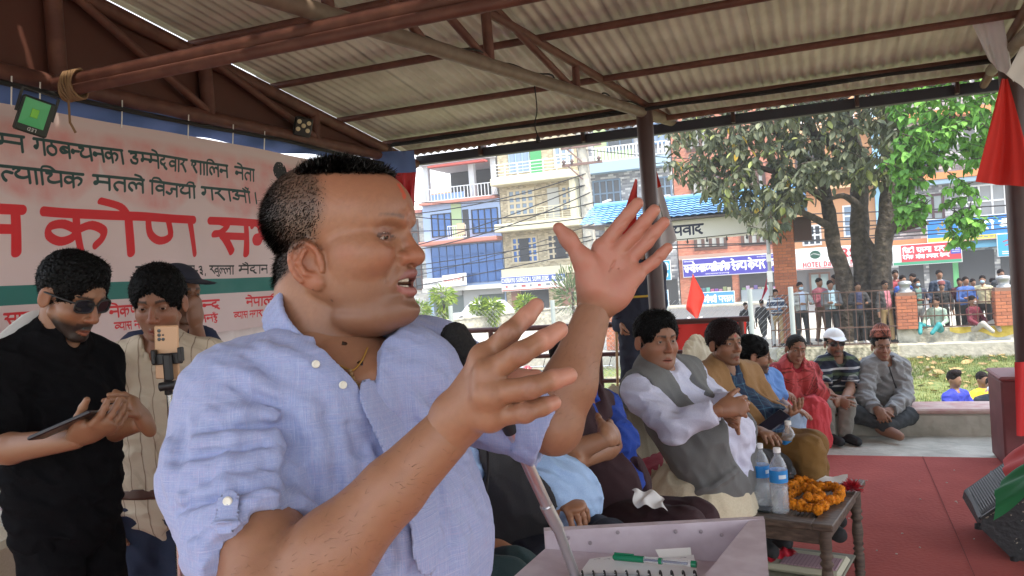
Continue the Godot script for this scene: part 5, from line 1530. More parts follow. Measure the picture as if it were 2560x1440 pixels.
func head_field(f: Fld, h: Dictionary) -> void:
	var w: float = h.get("wide", 1.0)
	var fat: float = h.get("fat", 0.0)
	f.ell(v3(0, 0.035, -0.010), v3(0.074 * w, 0.080, 0.092), 0.01)
	f.ell(v3(0, 0.03, 0.03), v3(0.060 * w, 0.060, 0.055), 0.014)
	f.ell(v3(0, -0.035, 0.032), v3((0.060 + fat) * w, 0.070, 0.054), 0.012)
	for s in [-1.0, 1.0]:
		f.cap(v3(0.049 * s * w, -0.05, 0.005), v3(0.016 * s, -0.098, 0.062), 0.018 + fat, 0.016, 0.014)
		f.ell(v3(0.038 * s * w, -0.03, 0.048), v3(0.024, 0.024, 0.026), 0.014)
	f.ell(v3(0, -0.098, 0.072), v3(0.019, 0.016, 0.018), 0.015)
	f.ell(v3(0, -0.066, 0.066), v3(0.026, 0.026, 0.022), 0.015)
	if fat > 0.005: f.ell(v3(0, -0.095, 0.04), v3(0.045, 0.03, 0.04), 0.03)
	f.cap(v3(0, 0.012, 0.082), v3(0, -0.030, 0.103), 0.0072, 0.0105, 0.012)
	f.ell(v3(0, -0.035, 0.103), v3(0.012, 0.010, 0.011), 0.008)
	for s in [-1.0, 1.0]:
		f.ell(v3(0.0125 * s, -0.038, 0.092), v3(0.0088, 0.0075, 0.010), 0.006)
		f.cap(v3(0.012 * s, 0.025, 0.080), v3(0.042 * s, 0.021, 0.064), 0.009, 0.007, 0.014)
		f.ell(v3(0.031 * s, 0.003, 0.087), v3(0.018, 0.011, 0.013), 0.012, 1)
		f.ell(v3(0.031 * s, 0.002, 0.067), Vector3.ONE * 0.0146, 0.004)
		f.ell(v3(0.031 * s, 0.0005, 0.082), v3(0.0125, h.get("eye", 0.0033), 0.011), 0.002, 1)
	f.chain(pts([v3(-0.022, -0.0755, 0.076), v3(-0.008, -0.0695, 0.0885), v3(0, -0.071, 0.090), v3(0.008, -0.0695, 0.0885), v3(0.022, -0.0755, 0.076)]), fl([0.003, 0.0045, 0.0045, 0.0045, 0.003]), 0.004)
	f.chain(pts([v3(-0.019, -0.0785, 0.077), v3(0, -0.082, 0.089), v3(0.019, -0.0785, 0.077)]), fl([0.003, 0.0058, 0.003]), 0.004)
	f.ell(v3(0, -0.0765, 0.090), v3(0.021, 0.0016, 0.012), 0.002, 1)
	for s in [-1.0, 1.0]:
		var eb := Basis(Vector3.UP, -0.35 * s)
		f.ell(v3(0.078 * s * w, -0.012, -0.012), v3(0.006, 0.031, 0.019), 0.006, 0, eb)
		f.ell(v3(0.086 * s * w, -0.014, -0.006), v3(0.006, 0.017, 0.010), 0.005, 1, eb)

func head_paint(h: Dictionary) -> Variant:
	var skin: Color = h.get("skin", SKIN)
	var hair: Color = h.get("hair", Color(0.0065, 0.0055, 0.005))
	var beard: float = h.get("beard", 0.15)
	var line: float = h.get("line", 0.072)
	var n := fnoise(3, 60.0)
	return func(p: Vector3, _n: Vector3) -> Color:
		var c := skin
		var ax := absf(p.x)
		c = c.lerp(Color(skin.r * 1.05, skin.g * 0.80, skin.b * 0.75), 0.6 * exp(-(Vector2(ax - 0.036, p.y + 0.03).length_squared()) / 0.0006) + (0.6 if p.z > 0.095 else 0.0) + (0.5 if ax > 0.074 else 0.0))
		if p.z > 0.06 and Vector2(ax - 0.031, (p.y + 0.004) * 1.5).length() < 0.019: c = c * 0.8
		var lip := Vector2(p.x / 0.023, (p.y + 0.0765) / 0.0105).length()
		if p.z > 0.07 and lip < 1.0: c = Color(skin.r * 0.88, skin.g * 0.58, skin.b * 0.62)
		var bt := (ax - 0.012) / 0.034
		if p.z > 0.045 and bt > 0.0 and bt < 1.0 and absf(p.y - (0.0225 + 0.004 * sin(bt * 2.6))) < 0.0046 * (1.2 - bt * 0.6): c = c.lerp(hair, 0.85)
		var jaw := clampf((-0.045 - p.y) / 0.02, 0, 1) * clampf((p.z + 0.005) / 0.03, 0, 1) * clampf((p.y + 0.135) / 0.02, 0, 1)
		if lip > 1.05: c = c.lerp(hair * 1.3, jaw * beard)
		if h.get("moustache", 0.0) > 0.0 and p.z > 0.07 and ax < 0.03 and p.y < -0.052 and p.y > -0.069 - ax * 0.3: c = c.lerp(hair, h.moustache)
		var edge := line - maxf(0.0, -p.z + 0.045) * 1.35 - maxf(0.0, ax - 0.045) * 0.6 + n.get_noise_3dv(p) * 0.004
		if p.y > maxf(edge, -0.06) and not (ax > 0.068 and p.y < 0.02): c = hair
		if h.get("tika", false) and p.z > 0.07 and Vector2(p.x, p.y - 0.04).length() < 0.006: c = Color(0.5, 0.02, 0.02)
		return c

func hair_mesh(h: Dictionary, cell: float, tr: Transform3D, blades := 0) -> MB:
	var mb := MB.new()
	var hair: Color = h.get("hair", Color(0.0065, 0.0055, 0.005))
	var th: float = h.get("hair_thick", 0.008)
	var line: float = h.get("line", 0.072)
	var w: float = h.get("wide", 1.0)
	var f := Fld.new()
	f.col = hair
	f.ell(v3(0, 0.037, -0.012), v3((0.074 + th) * w, 0.081 + th, 0.093 + th), 0.02)
	if h.get("quiff", 0.0) > 0.0: f.ell(v3(0, line + 0.028, 0.035), v3(0.055, 0.022 + h.quiff, 0.042), 0.02)
	if h.get("bun", false): f.ell(v3(0, 0.0, -0.115), v3(0.035, 0.035, 0.03), 0.02)
	if h.get("mop", 0.0) > 0.0:
		for k in 26:
			var d := v3(rng.randfn(), rng.randfn() * 0.7 + 0.5, rng.randfn() - 0.4).normalized()
			f.ell(v3(0, 0.03, -0.02) + d * v3(0.078, 0.08, 0.09), Vector3.ONE * (0.018 + h.mop * rng.randf()), 0.008)
	f.ell(v3(0, line - 0.105, 0.105), v3(0.068 * w, 0.105, 0.062), 0.012, 1)
	f.ell(v3(0, -0.075, 0.045), v3(0.12, 0.078, 0.07), 0.01, 1)
	f.ell(v3(0, -0.15, -0.02), v3(0.13, h.get("nape", 0.10), 0.14), 0.01, 1)
	for s in [-1.0, 1.0]: f.ell(v3(0.085 * s * w, -0.012, -0.004), v3(0.03, 0.036, 0.026), 0.006, 1)
	f.wr = 0.005; f.noise = fnoise(8, 1.0, FastNoiseLite.TYPE_SIMPLEX, 2)
	f.wt = Transform3D(Basis.from_scale(v3(110, 60, 40)), Vector3.ZERO)
	f.into(mb, cell, null, tr)
	if blades > 0:
		var n0 := mb.v.size()
		for k in blades:
			var i := rng.randi() % n0
			var p := mb.v[i]; var nn := mb.n[i]
			var loc: Vector3 = tr.affine_inverse() * p
			var d := (nn * 0.55 + tr.basis.orthonormalized() * v3(rng.randfn() * 0.3, -0.25 + (0.5 if loc.y > 0.09 else -0.2), 0.35 if loc.y > 0.08 else -0.1) + v3(rng.randfn(), rng.randfn(), rng.randfn()) * 0.2).normalized()
			var sd := d.cross(nn).normalized() * 0.0011
			var l: float = h.get("blade", 0.014) * rng.randf_range(0.5, 1.2)
			mb.col = hair * rng.randf_range(0.6, 1.8)
			var i0 := mb.vert(p - sd - nn * 0.002, nn); mb.vert(p + sd - nn * 0.002, nn); mb.vert(p + d * l, (nn + d * 0.5).normalized())
			mb.ix.append_array(PackedInt32Array([i0, i0 + 1, i0 + 2]))
	return mb

func eye(parent: Node3D, tr: Transform3D, c: Vector3, gaze: Vector3, r := 0.0126) -> void:
	var mb := MB.new()
	var b := Basis.looking_at(-gaze.normalized())
	for j in 15:
		for i in 19:
			var t := PI * pow(float(j) / 14.0, 1.6)
			var a := TAU * i / 18.0
			var d := b * v3(sin(t) * cos(a), sin(t) * sin(a), cos(t))
			mb.col = Color(0.004, 0.004, 0.004) if t < 0.2 else (Color(0.03, 0.014, 0.008) if t < 0.58 else Color(0.42, 0.36, 0.32))
			mb.vert(tr * (c + d * r * (1.03 if t < 0.4 else 1.0)), tr.basis.orthonormalized() * d)
	for j in 14:
		for i in 18:
			var a := j * 19 + i
			mb.tri(a, a + 1, a + 20); mb.tri(a, a + 20, a + 19)
	obj("eye", mb, M.eye, parent)

func finger_hand(f: Fld, wrist: Vector3, dirn: Vector3, palm: Vector3, curl: float, right: bool, s := 1.0, spread := 0.12, r := 1.0) -> void:
	var y := dirn.normalized()
	var n := (palm - y * palm.dot(y)).normalized()
	var x := y.cross(n) * (1.0 if right else -1.0)      # towards the thumb
	f.cap(wrist, wrist + y * 0.03 * s, 0.026 * s * r, 0.030 * s * r, 0.015, 0, x, 1.0, 0.72)
	f.cap(wrist + y * 0.035 * s + x * 0.006, wrist + y * 0.078 * s, 0.036 * s * r, 0.037 * s * r, 0.015, 0, x, 1.0, 0.42)
	f.cap(wrist + y * 0.02 * s + x * 0.022 * s + n * 0.008, wrist + y * 0.055 * s + x * 0.026 * s + n * 0.008, 0.015 * s * r, 0.014 * s * r, 0.012)
	var lens := [0.070, 0.080, 0.074, 0.058]
	for k in 4:
		var lx := (0.031 - 0.0205 * k)
		var b := wrist + y * (0.086 - 0.004 * absf(k - 1.2)) * s + x * lx * s
		var d := (y + x * (1.2 - k) * spread).normalized()
		var ax := x * (-1.0 if right else 1.0)
		var l: float = lens[k] * s
		var c := curl * (1.0 + 0.12 * k)
		var p0 := b; var p1 := p0 + d.rotated(ax, 0.0) * 0.0
		var dd := d
		var radii := [0.0098, 0.0090, 0.0082, 0.0072]
		var pp := [p0]
		for j in 3:
			dd = (dd * cos(c * [0.8, 1.0, 0.7][j]) + n * sin(c * [0.8, 1.0, 0.7][j])).normalized()
			n = n  # palm side stays the bending side
			p1 = pp[-1] + dd * l * [0.46, 0.30, 0.24][j]
			f.cap(pp[-1], p1, radii[j] * s * r * (0.9 if k == 3 else 1.0), radii[j + 1] * s * r * (0.9 if k == 3 else 1.0), 0.006)
			pp.append(p1)
	var t0 := wrist + y * 0.028 * s + x * 0.026 * s + n * 0.008
	var td := (y * 0.72 + x * 0.62 + n * 0.25).normalized()
	var t1 := t0 + td * 0.042 * s
	var t2 := t1 + (td * 0.85 + y * 0.35 + n * curl * 0.4).normalized() * 0.032 * s
	var t3 := t2 + (td * 0.6 + y * 0.5 + n * curl * 0.7).normalized() * 0.024 * s
	f.cap(t0, t1, 0.015 * s * r, 0.0115 * s * r, 0.012); f.cap(t1, t2, 0.0112 * s * r, 0.010 * s * r, 0.006); f.cap(t2, t3, 0.010 * s * r, 0.008 * s * r, 0.005)

func torso(f: Fld, J: Array, o: float, g: Dictionary) -> void:
	var side: Vector3 = (J[7] - J[4]).normalized()
	var up: Vector3 = (J[2] - J[0]).normalized()
	var fwd := side.cross(up).normalized()
	var w: float = g.get("w", 1.0)
	var belly: float = g.get("belly", 0.0)
	f.cap(J[0], J[0].lerp(J[1], 0.5) + fwd * 0.01, 0.158 * w + o, 0.148 * w + o, 0.05, 0, side, 1.0, 0.74)
	f.cap(J[0].lerp(J[1], 0.35), J[1] - up * 0.055, 0.148 * w + o, 0.158 * w + o, 0.05, 0, side, 1.0, 0.70)
	if belly > 0.0: f.ell(J[0].lerp(J[1], 0.36) + fwd * (0.05 + belly * 0.4), v3(0.145 * w + o, 0.15, 0.10 + belly * 0.5 + o), 0.06, 0, Basis(side, up, fwd))
	f.cap(J[4] + up * 0.012 - side * -0.02, J[7] + up * 0.012 - side * 0.02, 0.062 * w + o, 0.062 * w + o, 0.05)
	f.cap(J[4].lerp(J[7], 0.3) + up * 0.03, J[2] + up * 0.01, 0.055 + o, 0.056 + o, 0.05)
	f.cap(J[4].lerp(J[7], 0.7) + up * 0.03, J[2] + up * 0.01, 0.055 + o, 0.056 + o, 0.05)

func collar(f: Fld, J: Array, r: float, hh: float, open: float, th := 0.007, low := 0.02) -> void:
	var side: Vector3 = (J[7] - J[4]).normalized()
	var up: Vector3 = (J[3] - J[2]).normalized()
	var fwd := side.cross(up).normalized()
	for row in 3:
		var p := PackedVector3Array()
		for i in 15:
			var a := lerpf(open, TAU - open, i / 14.0)
			var front := maxf(0.0, cos(a))
			p.append(J[2] + side * sin(a) * r * (1.0 + 0.06 * row) + fwd * (cos(a) * r * 1.05 + 0.005) + up * (low + hh * (1.0 - row * 0.5) - front * 0.045))
		f.chain(p, fl([th]), 0.006)

func figure(called: String, label: String, base: Vector3, J: Array, h: Dictionary, g: Dictionary, group := "") -> Node3D:
	var t := thing(called, label, "person", base, 21.1, group)
	var cell: float = g.get("cell", 0.011)
	var hc: float = g.get("head_cell", 0.0045)
	var face: Vector3 = (h.face as Vector3).normalized()
	var hup: Vector3 = h.get("up", Vector3.UP)
	var hx := hup.cross(face).normalized()
	var hs: float = h.get("size", 1.0)
	var htr := Transform3D(Basis(hx, face.cross(hx), face).scaled(Vector3.ONE * hs), J[3])
	var skin: Color = h.get("skin", SKIN)
	var mb := MB.new()
	var f := Fld.new()
	f.col = skin
	f.cap(J[3] + htr.basis * v3(0, -0.05, -0.018), J[2] - v3(0, 0.02, 0), h.get("neck", 0.054) * hs, h.get("neck", 0.054) * 1.1, 0.03)
	var up0: Vector3 = (J[2] - J[0]).normalized()
	f.cap(J[0], J[1] - up0 * 0.07, 0.11, 0.115, 0.05, 0, J[7] - J[4], 1.0, 0.62)
	f.cap(J[4], J[7], 0.045, 0.045, 0.04)
	f.cap(J[1] - up0 * 0.03, J[2], 0.085, 0.056, 0.04)
	var ar: float = g.get("arm", 1.0)
	for s in [4, 7]:
		f.cap(J[s], J[s + 1], 0.044 * ar, 0.039 * ar, 0.02)
		f.cap(J[s + 1], J[s + 1].lerp(J[s + 2], 0.3), 0.039 * ar, 0.040 * ar, 0.015)
		f.cap(J[s + 1].lerp(J[s + 2], 0.3), J[s + 2], 0.040 * ar, 0.026 * ar, 0.015)
	for s in [10, 13]:
		f.cap(J[s], J[s + 1], 0.065, 0.05, 0.02); f.cap(J[s + 1], J[s + 2], 0.045, 0.032, 0.02)
	f.into(mb, cell)
	f = Fld.new()
	head_field(f, h)
	f.into(mb, hc / hs, head_paint(h), htr)
	var hands: Array = g.get("hands", [])
	for e in hands:
		f = Fld.new(); f.col = skin
		finger_hand(f, e[0], e[1], e[2], e[3], e[4], g.get("hand_size", 1.0), 0.12, ar)
		f.into(mb, g.get("hand_cell", 0.0045))
	obj("body", mb, M.skin, t)
	if not h.get("shades", false):
		for s in [-1.0, 1.0]: eye(t, htr, v3(0.031 * s, 0.002, 0.067), h.get("gaze", v3(0, 0, 1)))
	if not h.get("bald", false): obj("hair", hair_mesh(h, hc * 1.1 / hs, htr, h.get("blades", 0)), M.hair, t)
	var side: Vector3 = (J[7] - J[4]).normalized()
	var up: Vector3 = (J[2] - J[0]).normalized()
	var fwd := side.cross(up).normalized()
	if g.has("legs"):
		f = Fld.new(); mb = MB.new()
		var lw: float = g.get("leg_w", 1.0)
		f.ell(J[0] - up * 0.03, v3(0.155 * g.get("w", 1.0), 0.11, 0.118), 0.05, 0, Basis(side, up, fwd))
		for s in [10, 13]:
			f.cap(J[s], J[s + 1], 0.092 * lw, 0.072 * lw, 0.03)
			f.cap(J[s + 1], J[s + 2], 0.070 * lw, 0.056 * lw, 0.02)
		f.wr = 0.008; f.noise = fnoise(21, 1.0, FastNoiseLite.TYPE_SIMPLEX, 2)
		f.wt = Transform3D(Basis.from_euler(v3(0.3, 0.2, 0.7)).scaled(v3(5, 9, 5)), base * 3.1)
		f.into(mb, cell)
		obj("trousers", mb, g.legs, t)
		mb = MB.new(); f = Fld.new()
		for s in [10, 13]:
			var toe: Vector3 = g.get("toe", v3(0.3, 0, 0.9)).normalized()
			f.cap(J[s + 2] + v3(0, -0.03, 0) - toe * 0.02, J[s + 2] + toe * 0.14 + v3(0, -0.05, 0), 0.044, 0.036, 0.02)
		f.into(mb, cell)
		obj("shoes", mb, g.get("shoe", M.rubber), t)
	if g.has("top"):
		f = Fld.new(); mb = MB.new()
		torso(f, J, g.get("loose", 0.012), g)
		var sl: float = g.get("sleeve", 2.0)     # 1 = to the elbow, 2 = to the wrist
		var sr: float = g.get("sleeve_r", 0.0)
		for s in [4, 7]:
			var e := minf(sl, 1.0)
			f.cap(J[s], J[s].lerp(J[s + 1], e), 0.060 * ar + sr, lerpf(0.060, 0.053, e) * ar + sr, 0.025, 0, Vector3.ZERO, 1, 1, 1 if sl < 1.0 else 0)
			f.ell(J[s], Vector3.ONE * (0.062 * ar + sr), 0.03)
			if sl > 1.0: f.cap(J[s + 1], J[s + 1].lerp(J[s + 2], sl - 1.0), 0.052 * ar + sr, (0.040 if sl > 1.6 else 0.05) * ar + sr * 0.6, 0.02, 0, Vector3.ZERO, 1, 1, 1)
			if sl >= 1.0: f.ell(J[s + 1], Vector3.ONE * (0.052 * ar + sr), 0.02)
		f.cap(J[2] + fwd * 0.03 + up * 0.06, J[2] + fwd * (0.09 + g.get("vneck", 0.02)) - up * g.get("vneck", 0.02), 0.056, 0.03 + g.get("vneck", 0.02) * 0.2, 0.01, 1)
		if g.get("collar", true): collar(f, J, 0.066 * g.get("neck_r", 1.0), 0.03, 0.42)
		f.wr = g.get("crease", 0.009); f.noise = fnoise(33, 1.0, FastNoiseLite.TYPE_SIMPLEX, 2)
		f.wt = Transform3D(Basis.from_euler(v3(0.5, 0.9, 0.6)).scaled(v3(4, 10, 5)), base * 2.3)
		f.into(mb, cell * 0.9)
		obj("shirt", mb, g.top, t)
		for b in g.get("buttons", []):
			mb = MB.new(); mb.lathe(PackedVector2Array([Vector2(0, 0.003), Vector2(0.005, 0.003), Vector2(0.006, 0.0)]), 8, b, Basis(side, fwd, -up))
			obj("button", mb, M.white, t)
	if g.has("coat"):
		f = Fld.new(); mb = MB.new()
		torso(f, J, g.get("loose", 0.012) + 0.018, g)
		f.cap(J[0] - up * 0.02, J[0] - up * g.get("skirt", 0.08), 0.17 * g.get("w", 1.0) + 0.03, 0.17 * g.get("w", 1.0) + 0.035, 0.04, 0, side, 1.0, 0.78, 1)
		if g.get("coat_sleeve", 0.0) > 0.0:
			for s in [4, 7]:
				f.cap(J[s], J[s + 1], 0.074, 0.064, 0.03)
				f.cap(J[s + 1], J[s + 1].lerp(J[s + 2], g.coat_sleeve - 1.0), 0.064, 0.052, 0.02, 0, Vector3.ZERO, 1, 1, 1)
		else:
			for s in [4, 7]:
				f.cap(J[s] - (J[1] - J[s]).normalized() * 0.02, J[s] - (J[1] - J[s]).normalized() * 0.2, 0.075, 0.09, 0.015, 1)
				f.cap(J[s], J[s + 1], 0.062, 0.06, 0.01, 1)
		var cw: float = g.get("open", 0.06)
		f.cap(J[2] + up * 0.08 + fwd * 0.06, J[1] + fwd * 0.16, 0.062, cw, 0.01, 1)
		f.cap(J[1] + fwd * 0.17, J[0] + fwd * (0.17 + g.get("belly", 0.0)) - up * 0.05, cw, g.get("open_low", cw), 0.02, 1)
		f.wr = 0.006; f.noise = fnoise(35, 1.0, FastNoiseLite.TYPE_SIMPLEX, 2)
		f.wt = Transform3D(Basis.from_euler(v3(0.2, 0.4, 1.1)).scaled(v3(4, 8, 4)), base * 1.3)
		f.into(mb, cell * 0.9)
		obj("coat", mb, g.coat, t)
	return t

func glasses(t: Node3D, J: Array, h: Dictionary, dark: bool, m: Material) -> void:
	var face: Vector3 = (h.face as Vector3).normalized()
	var hx := (h.get("up", Vector3.UP) as Vector3).cross(face).normalized()
	var tr := Transform3D(Basis(hx, face.cross(hx), face).scaled(Vector3.ONE * h.get("size", 1.0)), J[3])
	var mb := MB.new()
	for s in [-1.0, 1.0]:
		mb.tube(PackedVector3Array([tr * v3(0.060 * s, 0.010, 0.082), tr * v3(0.076 * s, 0.010, 0.05), tr * v3(0.080 * s, 0.004, -0.015)]), fl([0.003 if dark else 0.0014]), 6)
		var ring := PackedVector3Array()
		for i in 17:
			var a := TAU * i / 16.0
			ring.append(tr * v3(0.033 * s + 0.026 * signf(cos(a)) * pow(absf(cos(a)), 0.6), 0.002 + 0.019 * signf(sin(a)) * pow(absf(sin(a)), 0.6), 0.094 - 0.012 * absf(0.5 + 0.5 * cos(a) * s)))
		mb.tube(ring, fl([0.0028 if dark else 0.0013]), 6, false)
	mb.tube(PackedVector3Array([tr * v3(-0.009, 0.008, 0.094), tr * v3(0.009, 0.008, 0.094)]), fl([0.002]), 6)
	var fr := obj("sunglasses" if dark else "glasses", mb, m, t)
	if dark:
		for s in [-1.0, 1.0]:
			mb = MB.new()
			mb.sheet(8, 8, func(u: float, v: float):
				var a := (u - 0.5) * 2.0; var b := (v - 0.5) * 2.0
				return tr * v3(0.033 * s + 0.026 * a * sqrt(1.0 - b * b * 0.35), 0.002 - 0.019 * b * sqrt(1.0 - a * a * 0.35), 0.0935 - 0.012 * absf(0.5 + 0.5 * a * s)))
			obj("lens", mb, M.lens, fr)

func fabric(key: String, a: Color, b: Color, scale := 6.0, rough := 0.9, ns := 0.5) -> StandardMaterial3D:
	var m := tri_mat(ntex("fab_" + key, 256, 0.12, a, b, FastNoiseLite.TYPE_SIMPLEX_SMOOTH, 0.0, 0.25, 0.75), scale, rough, M.cloth_n, ns)
	return m

func stripes(key: String, n: int, bands: Array, vertical: bool, scale: float, base: Color) -> StandardMaterial3D:
	var k := Ink.new(n, n, base)
	for b in bands:
		k.rect(Rect2(b[0], 0, b[1], n) if vertical else Rect2(0, b[0], n, b[1]), b[2])
	return tri_mat(k.texture(), scale, 0.9, M.cloth_n, 0.4)

func checks(n: int, base: Color, line: Color, step: int, w: int, scale: float) -> StandardMaterial3D:
	var k := Ink.new(n, n, base)
	for i in n / step:
		k.rect(Rect2(i * step, 0, w, n), line); k.rect(Rect2(0, i * step, n, w), line)
	return tri_mat(k.texture(), scale, 0.9, M.cloth_n, 0.4)

func chair(label: String, at: Vector3, yaw: float, group := "chairs with cream covers and red sashes") -> void:
	var c := thing("covered_chair", label, "chair", at, yaw, group)
	var f := Fld.new(); var mb := MB.new()
	f.cap(v3(0, 0.50, -0.22), v3(0, 0.80, -0.30), 0.215, 0.20, 0.04, 0, Vector3.RIGHT, 1.0, 0.2)
	f.ell(v3(0, 0.86, -0.315), v3(0.205, 0.12, 0.045), 0.05)
	f.cap(v3(0, 0.40, 0.0), v3(0, 0.46, 0.0), 0.25, 0.245, 0.03, 0, Vector3.RIGHT, 1.0, 1.0)
	f.cap(v3(0, 0.02, -0.03), v3(0, 0.43, -0.01), 0.25, 0.235, 0.05, 0, Vector3.RIGHT, 1.0, 0.98, 1)
	f.wr = 0.012; f.noise = fnoise(51, 1.0, FastNoiseLite.TYPE_SIMPLEX, 2)
	f.wt = Transform3D(Basis.from_scale(v3(6, 2, 6)), at)
	f.into(mb, 0.012)
	obj("cover", mb, M.cream_cloth, c)
	f = Fld.new(); mb = MB.new()
	f.cap(v3(0, 0.575, -0.243), v3(0, 0.675, -0.268), 0.222, 0.219, 0.01, 0, Vector3.RIGHT, 1.0, 0.22, 1)
	f.wr = 0.005; f.noise = fnoise(52, 1.0, FastNoiseLite.TYPE_SIMPLEX, 2)
	f.wt = Transform3D(Basis.from_scale(v3(3, 14, 6)), at)
	f.into(mb, 0.009)
	obj("sash", mb, M.sash, c)

func people() -> void:
	M.skin = vmat(0.48, ntex("skin_n", 256, 0.16, Color.BLACK, Color.WHITE, FastNoiseLite.TYPE_SIMPLEX_SMOOTH, 2.0), 0.18, 14.0)
	M.skin.subsurf_scatter_enabled = true; M.skin.subsurf_scatter_strength = 0.08
	M.hair = vmat(0.6)
	M.hair.metallic_specular = 0.2
	M.eye = vmat(0.12)
	M.lens = mat(lin(0.012, 0.013, 0.016), 0.06)
	M.cream_cloth = fabric("cream", lin(0.60, 0.53, 0.38), lin(0.68, 0.61, 0.46), 3.0)
	M.sash = fabric("sash", lin(0.40, 0.018, 0.05), lin(0.48, 0.03, 0.07), 4.0, 0.6)
	hero()
	guests()
	men_left()
	ledge_sitters()

func guests() -> void:
	# ---- empty covered chair and the seated row
	chair("cream covered chair under the man in the grey waistcoat", v3(-0.551, 0, -3.52), 75.0)
	chair("cream covered chair under the man in the maroon waistcoat", v3(-0.714, 0, -2.816), 75.0)
	chair("cream covered chair under the man in the tan blazer", v3(-0.518, 0, -4.442), 75.0)
	chair("cream covered chair under the man in the pale blue shirt", v3(-0.999, 0, -2.333), 75.0)
	var J: Array
	var h: Dictionary
	var shirt_w := fabric("palelav", lin(0.56, 0.58, 0.74), lin(0.66, 0.68, 0.82), 5.0)
	var black_tr := fabric("blacktr", lin(0.012, 0.012, 0.014), lin(0.022, 0.022, 0.025), 8.0)
	# ---- man in the grey waistcoat
	J = [v3(0.069, 0.667, -0.071), v3(-0.079, 0.933, -0.145), v3(-0.143, 1.088, -0.108), v3(-0.148, 1.222, -0.071), v3(-0.249, 1.01, 0.033), v3(-0.151, 0.89, 0.175), v3(0.018, 0.96, 0.254), v3(0.021, 1.025, -0.267), v3(0.132, 0.895, -0.245), v3(0.134, 0.947, 0.094), v3(0.059, 0.638, -0.06), v3(0.309, 0.555, -0.239), v3(0.283, 0.269, -0.334), v3(0.199, 0.629, -0.22), v3(0.425, 0.558, -0.379), v3(0.383, 0.265, -0.444)]
	h = {"face": v3(0.36, -0.06, 0.93), "up": v3(0.06, 1, 0.05), "size": 1.02, "wide": 1.10, "fat": 0.008, "beard": 0.10, "hair_thick": 0.011, "quiff": 0.012, "line": 0.066, "blades": 1800, "skin": Color(0.27, 0.125, 0.070), "eye": 0.0030, "neck": 0.062}
	figure("person", "seated man in grey waistcoat over pale lavender shirt, hands clasped", v3(-0.512, 0, -3.43), J, h, {"cell": 0.01, "legs": black_tr, "top": shirt_w, "sleeve": 1.93, "sleeve_r": 0.012, "belly": 0.09, "w": 1.1, "crease": 0.014, "vneck": 0.03,
		"coat": fabric("greyvest", lin(0.13, 0.135, 0.135), lin(0.19, 0.195, 0.195), 12.0), "open": 0.075, "open_low": 0.14, "skirt": 0.03,
		"hands": [[v3(0.022, 0.961, 0.254), v3(0.087, 0.967, 0.254) - v3(0.022, 0.961, 0.254), v3(0.1, -0.3, -0.9), 0.7, true], [v3(0.13, 0.954, 0.134), v3(0.062, 0.93, 0.195) - v3(0.13, 0.954, 0.134), v3(-0.1, -0.2, 0.9), 0.8, false]]})
	# ---- man in the tan blazer
	var navy_check := checks(128, Color(0.012, 0.03, 0.075), Color(0.05, 0.13, 0.20), 32, 3, 4.5)
	J = [v3(0.029, 0.571, -0.071), v3(-0.064, 0.818, -0.135), v3(-0.094, 0.956, -0.118), v3(-0.082, 1.108, -0.08), v3(-0.249, 0.915, 0.003), v3(-0.142, 0.718, 0.127), v3(-0.058, 0.715, 0.247), v3(0.095, 0.883, -0.296), v3(0.177, 0.712, -0.153), v3(0.139, 0.738, 0.096), v3(-0.006, 0.56, 0.029), v3(0.189, 0.6, 0.299), v3(0.193, 0.302, 0.354), v3(0.141, 0.54, -0.21), v3(0.315, 0.558, -0.001), v3(0.316, 0.264, 0.054)]
	h = {"face": v3(0.42, 0.02, 0.9), "size": 1.0, "wide": 0.97, "beard": 0.22, "moustache": 0.3, "hair_thick": 0.013, "quiff": 0.016, "line": 0.058, "nape": 0.075, "blades": 1500, "hair": Color(0.018, 0.010, 0.009), "skin": Color(0.26, 0.13, 0.075), "tika": true}
	var tb := figure("person", "seated man in tan blazer and navy check shirt holding a phone", v3(-0.386, 0, -4.281), J, h, {"cell": 0.011, "legs": fabric("ochre", lin(0.17, 0.085, 0.018), lin(0.22, 0.115, 0.028), 8.0), "leg_w": 1.08, "top": navy_check, "sleeve": 1.97, "sleeve_r": 0.004, "belly": 0.05, "vneck": 0.05,
		"coat": fabric("tan", lin(0.27, 0.145, 0.055), lin(0.34, 0.195, 0.085), 8.0), "coat_sleeve": 1.8, "open": 0.07, "open_low": 0.11, "skirt": 0.14,
		"hands": [[v3(-0.058, 0.715, 0.247), v3(-0.01, 0.703, 0.327) - v3(-0.058, 0.715, 0.247), v3(0, -1, 0.1), 0.35, true], [v3(0.139, 0.738, 0.096), v3(0.175, 0.767, 0.166) - v3(0.139, 0.738, 0.096), v3(0.1, 0.9, 0.5), 0.5, false]]})
	phone("dark blue smartphone in the left hand of the man in the tan blazer", v3(0.132, 0.736, 0.176) + v3(-0.386, 0, -4.281), v3(0.82, 0.42, -0.25), v3(-0.3, 0.75, 0.6), lin(0.012, 0.016, 0.05))
	# ---- man in the maroon waistcoat, arms crossed, head behind the raised arm
	var royal := fabric("royal", lin(0.012, 0.045, 0.30), lin(0.02, 0.07, 0.38), 6.0)
	var maroon := fabric("maroonv", lin(0.028, 0.010, 0.014), lin(0.042, 0.015, 0.02), 9.0)
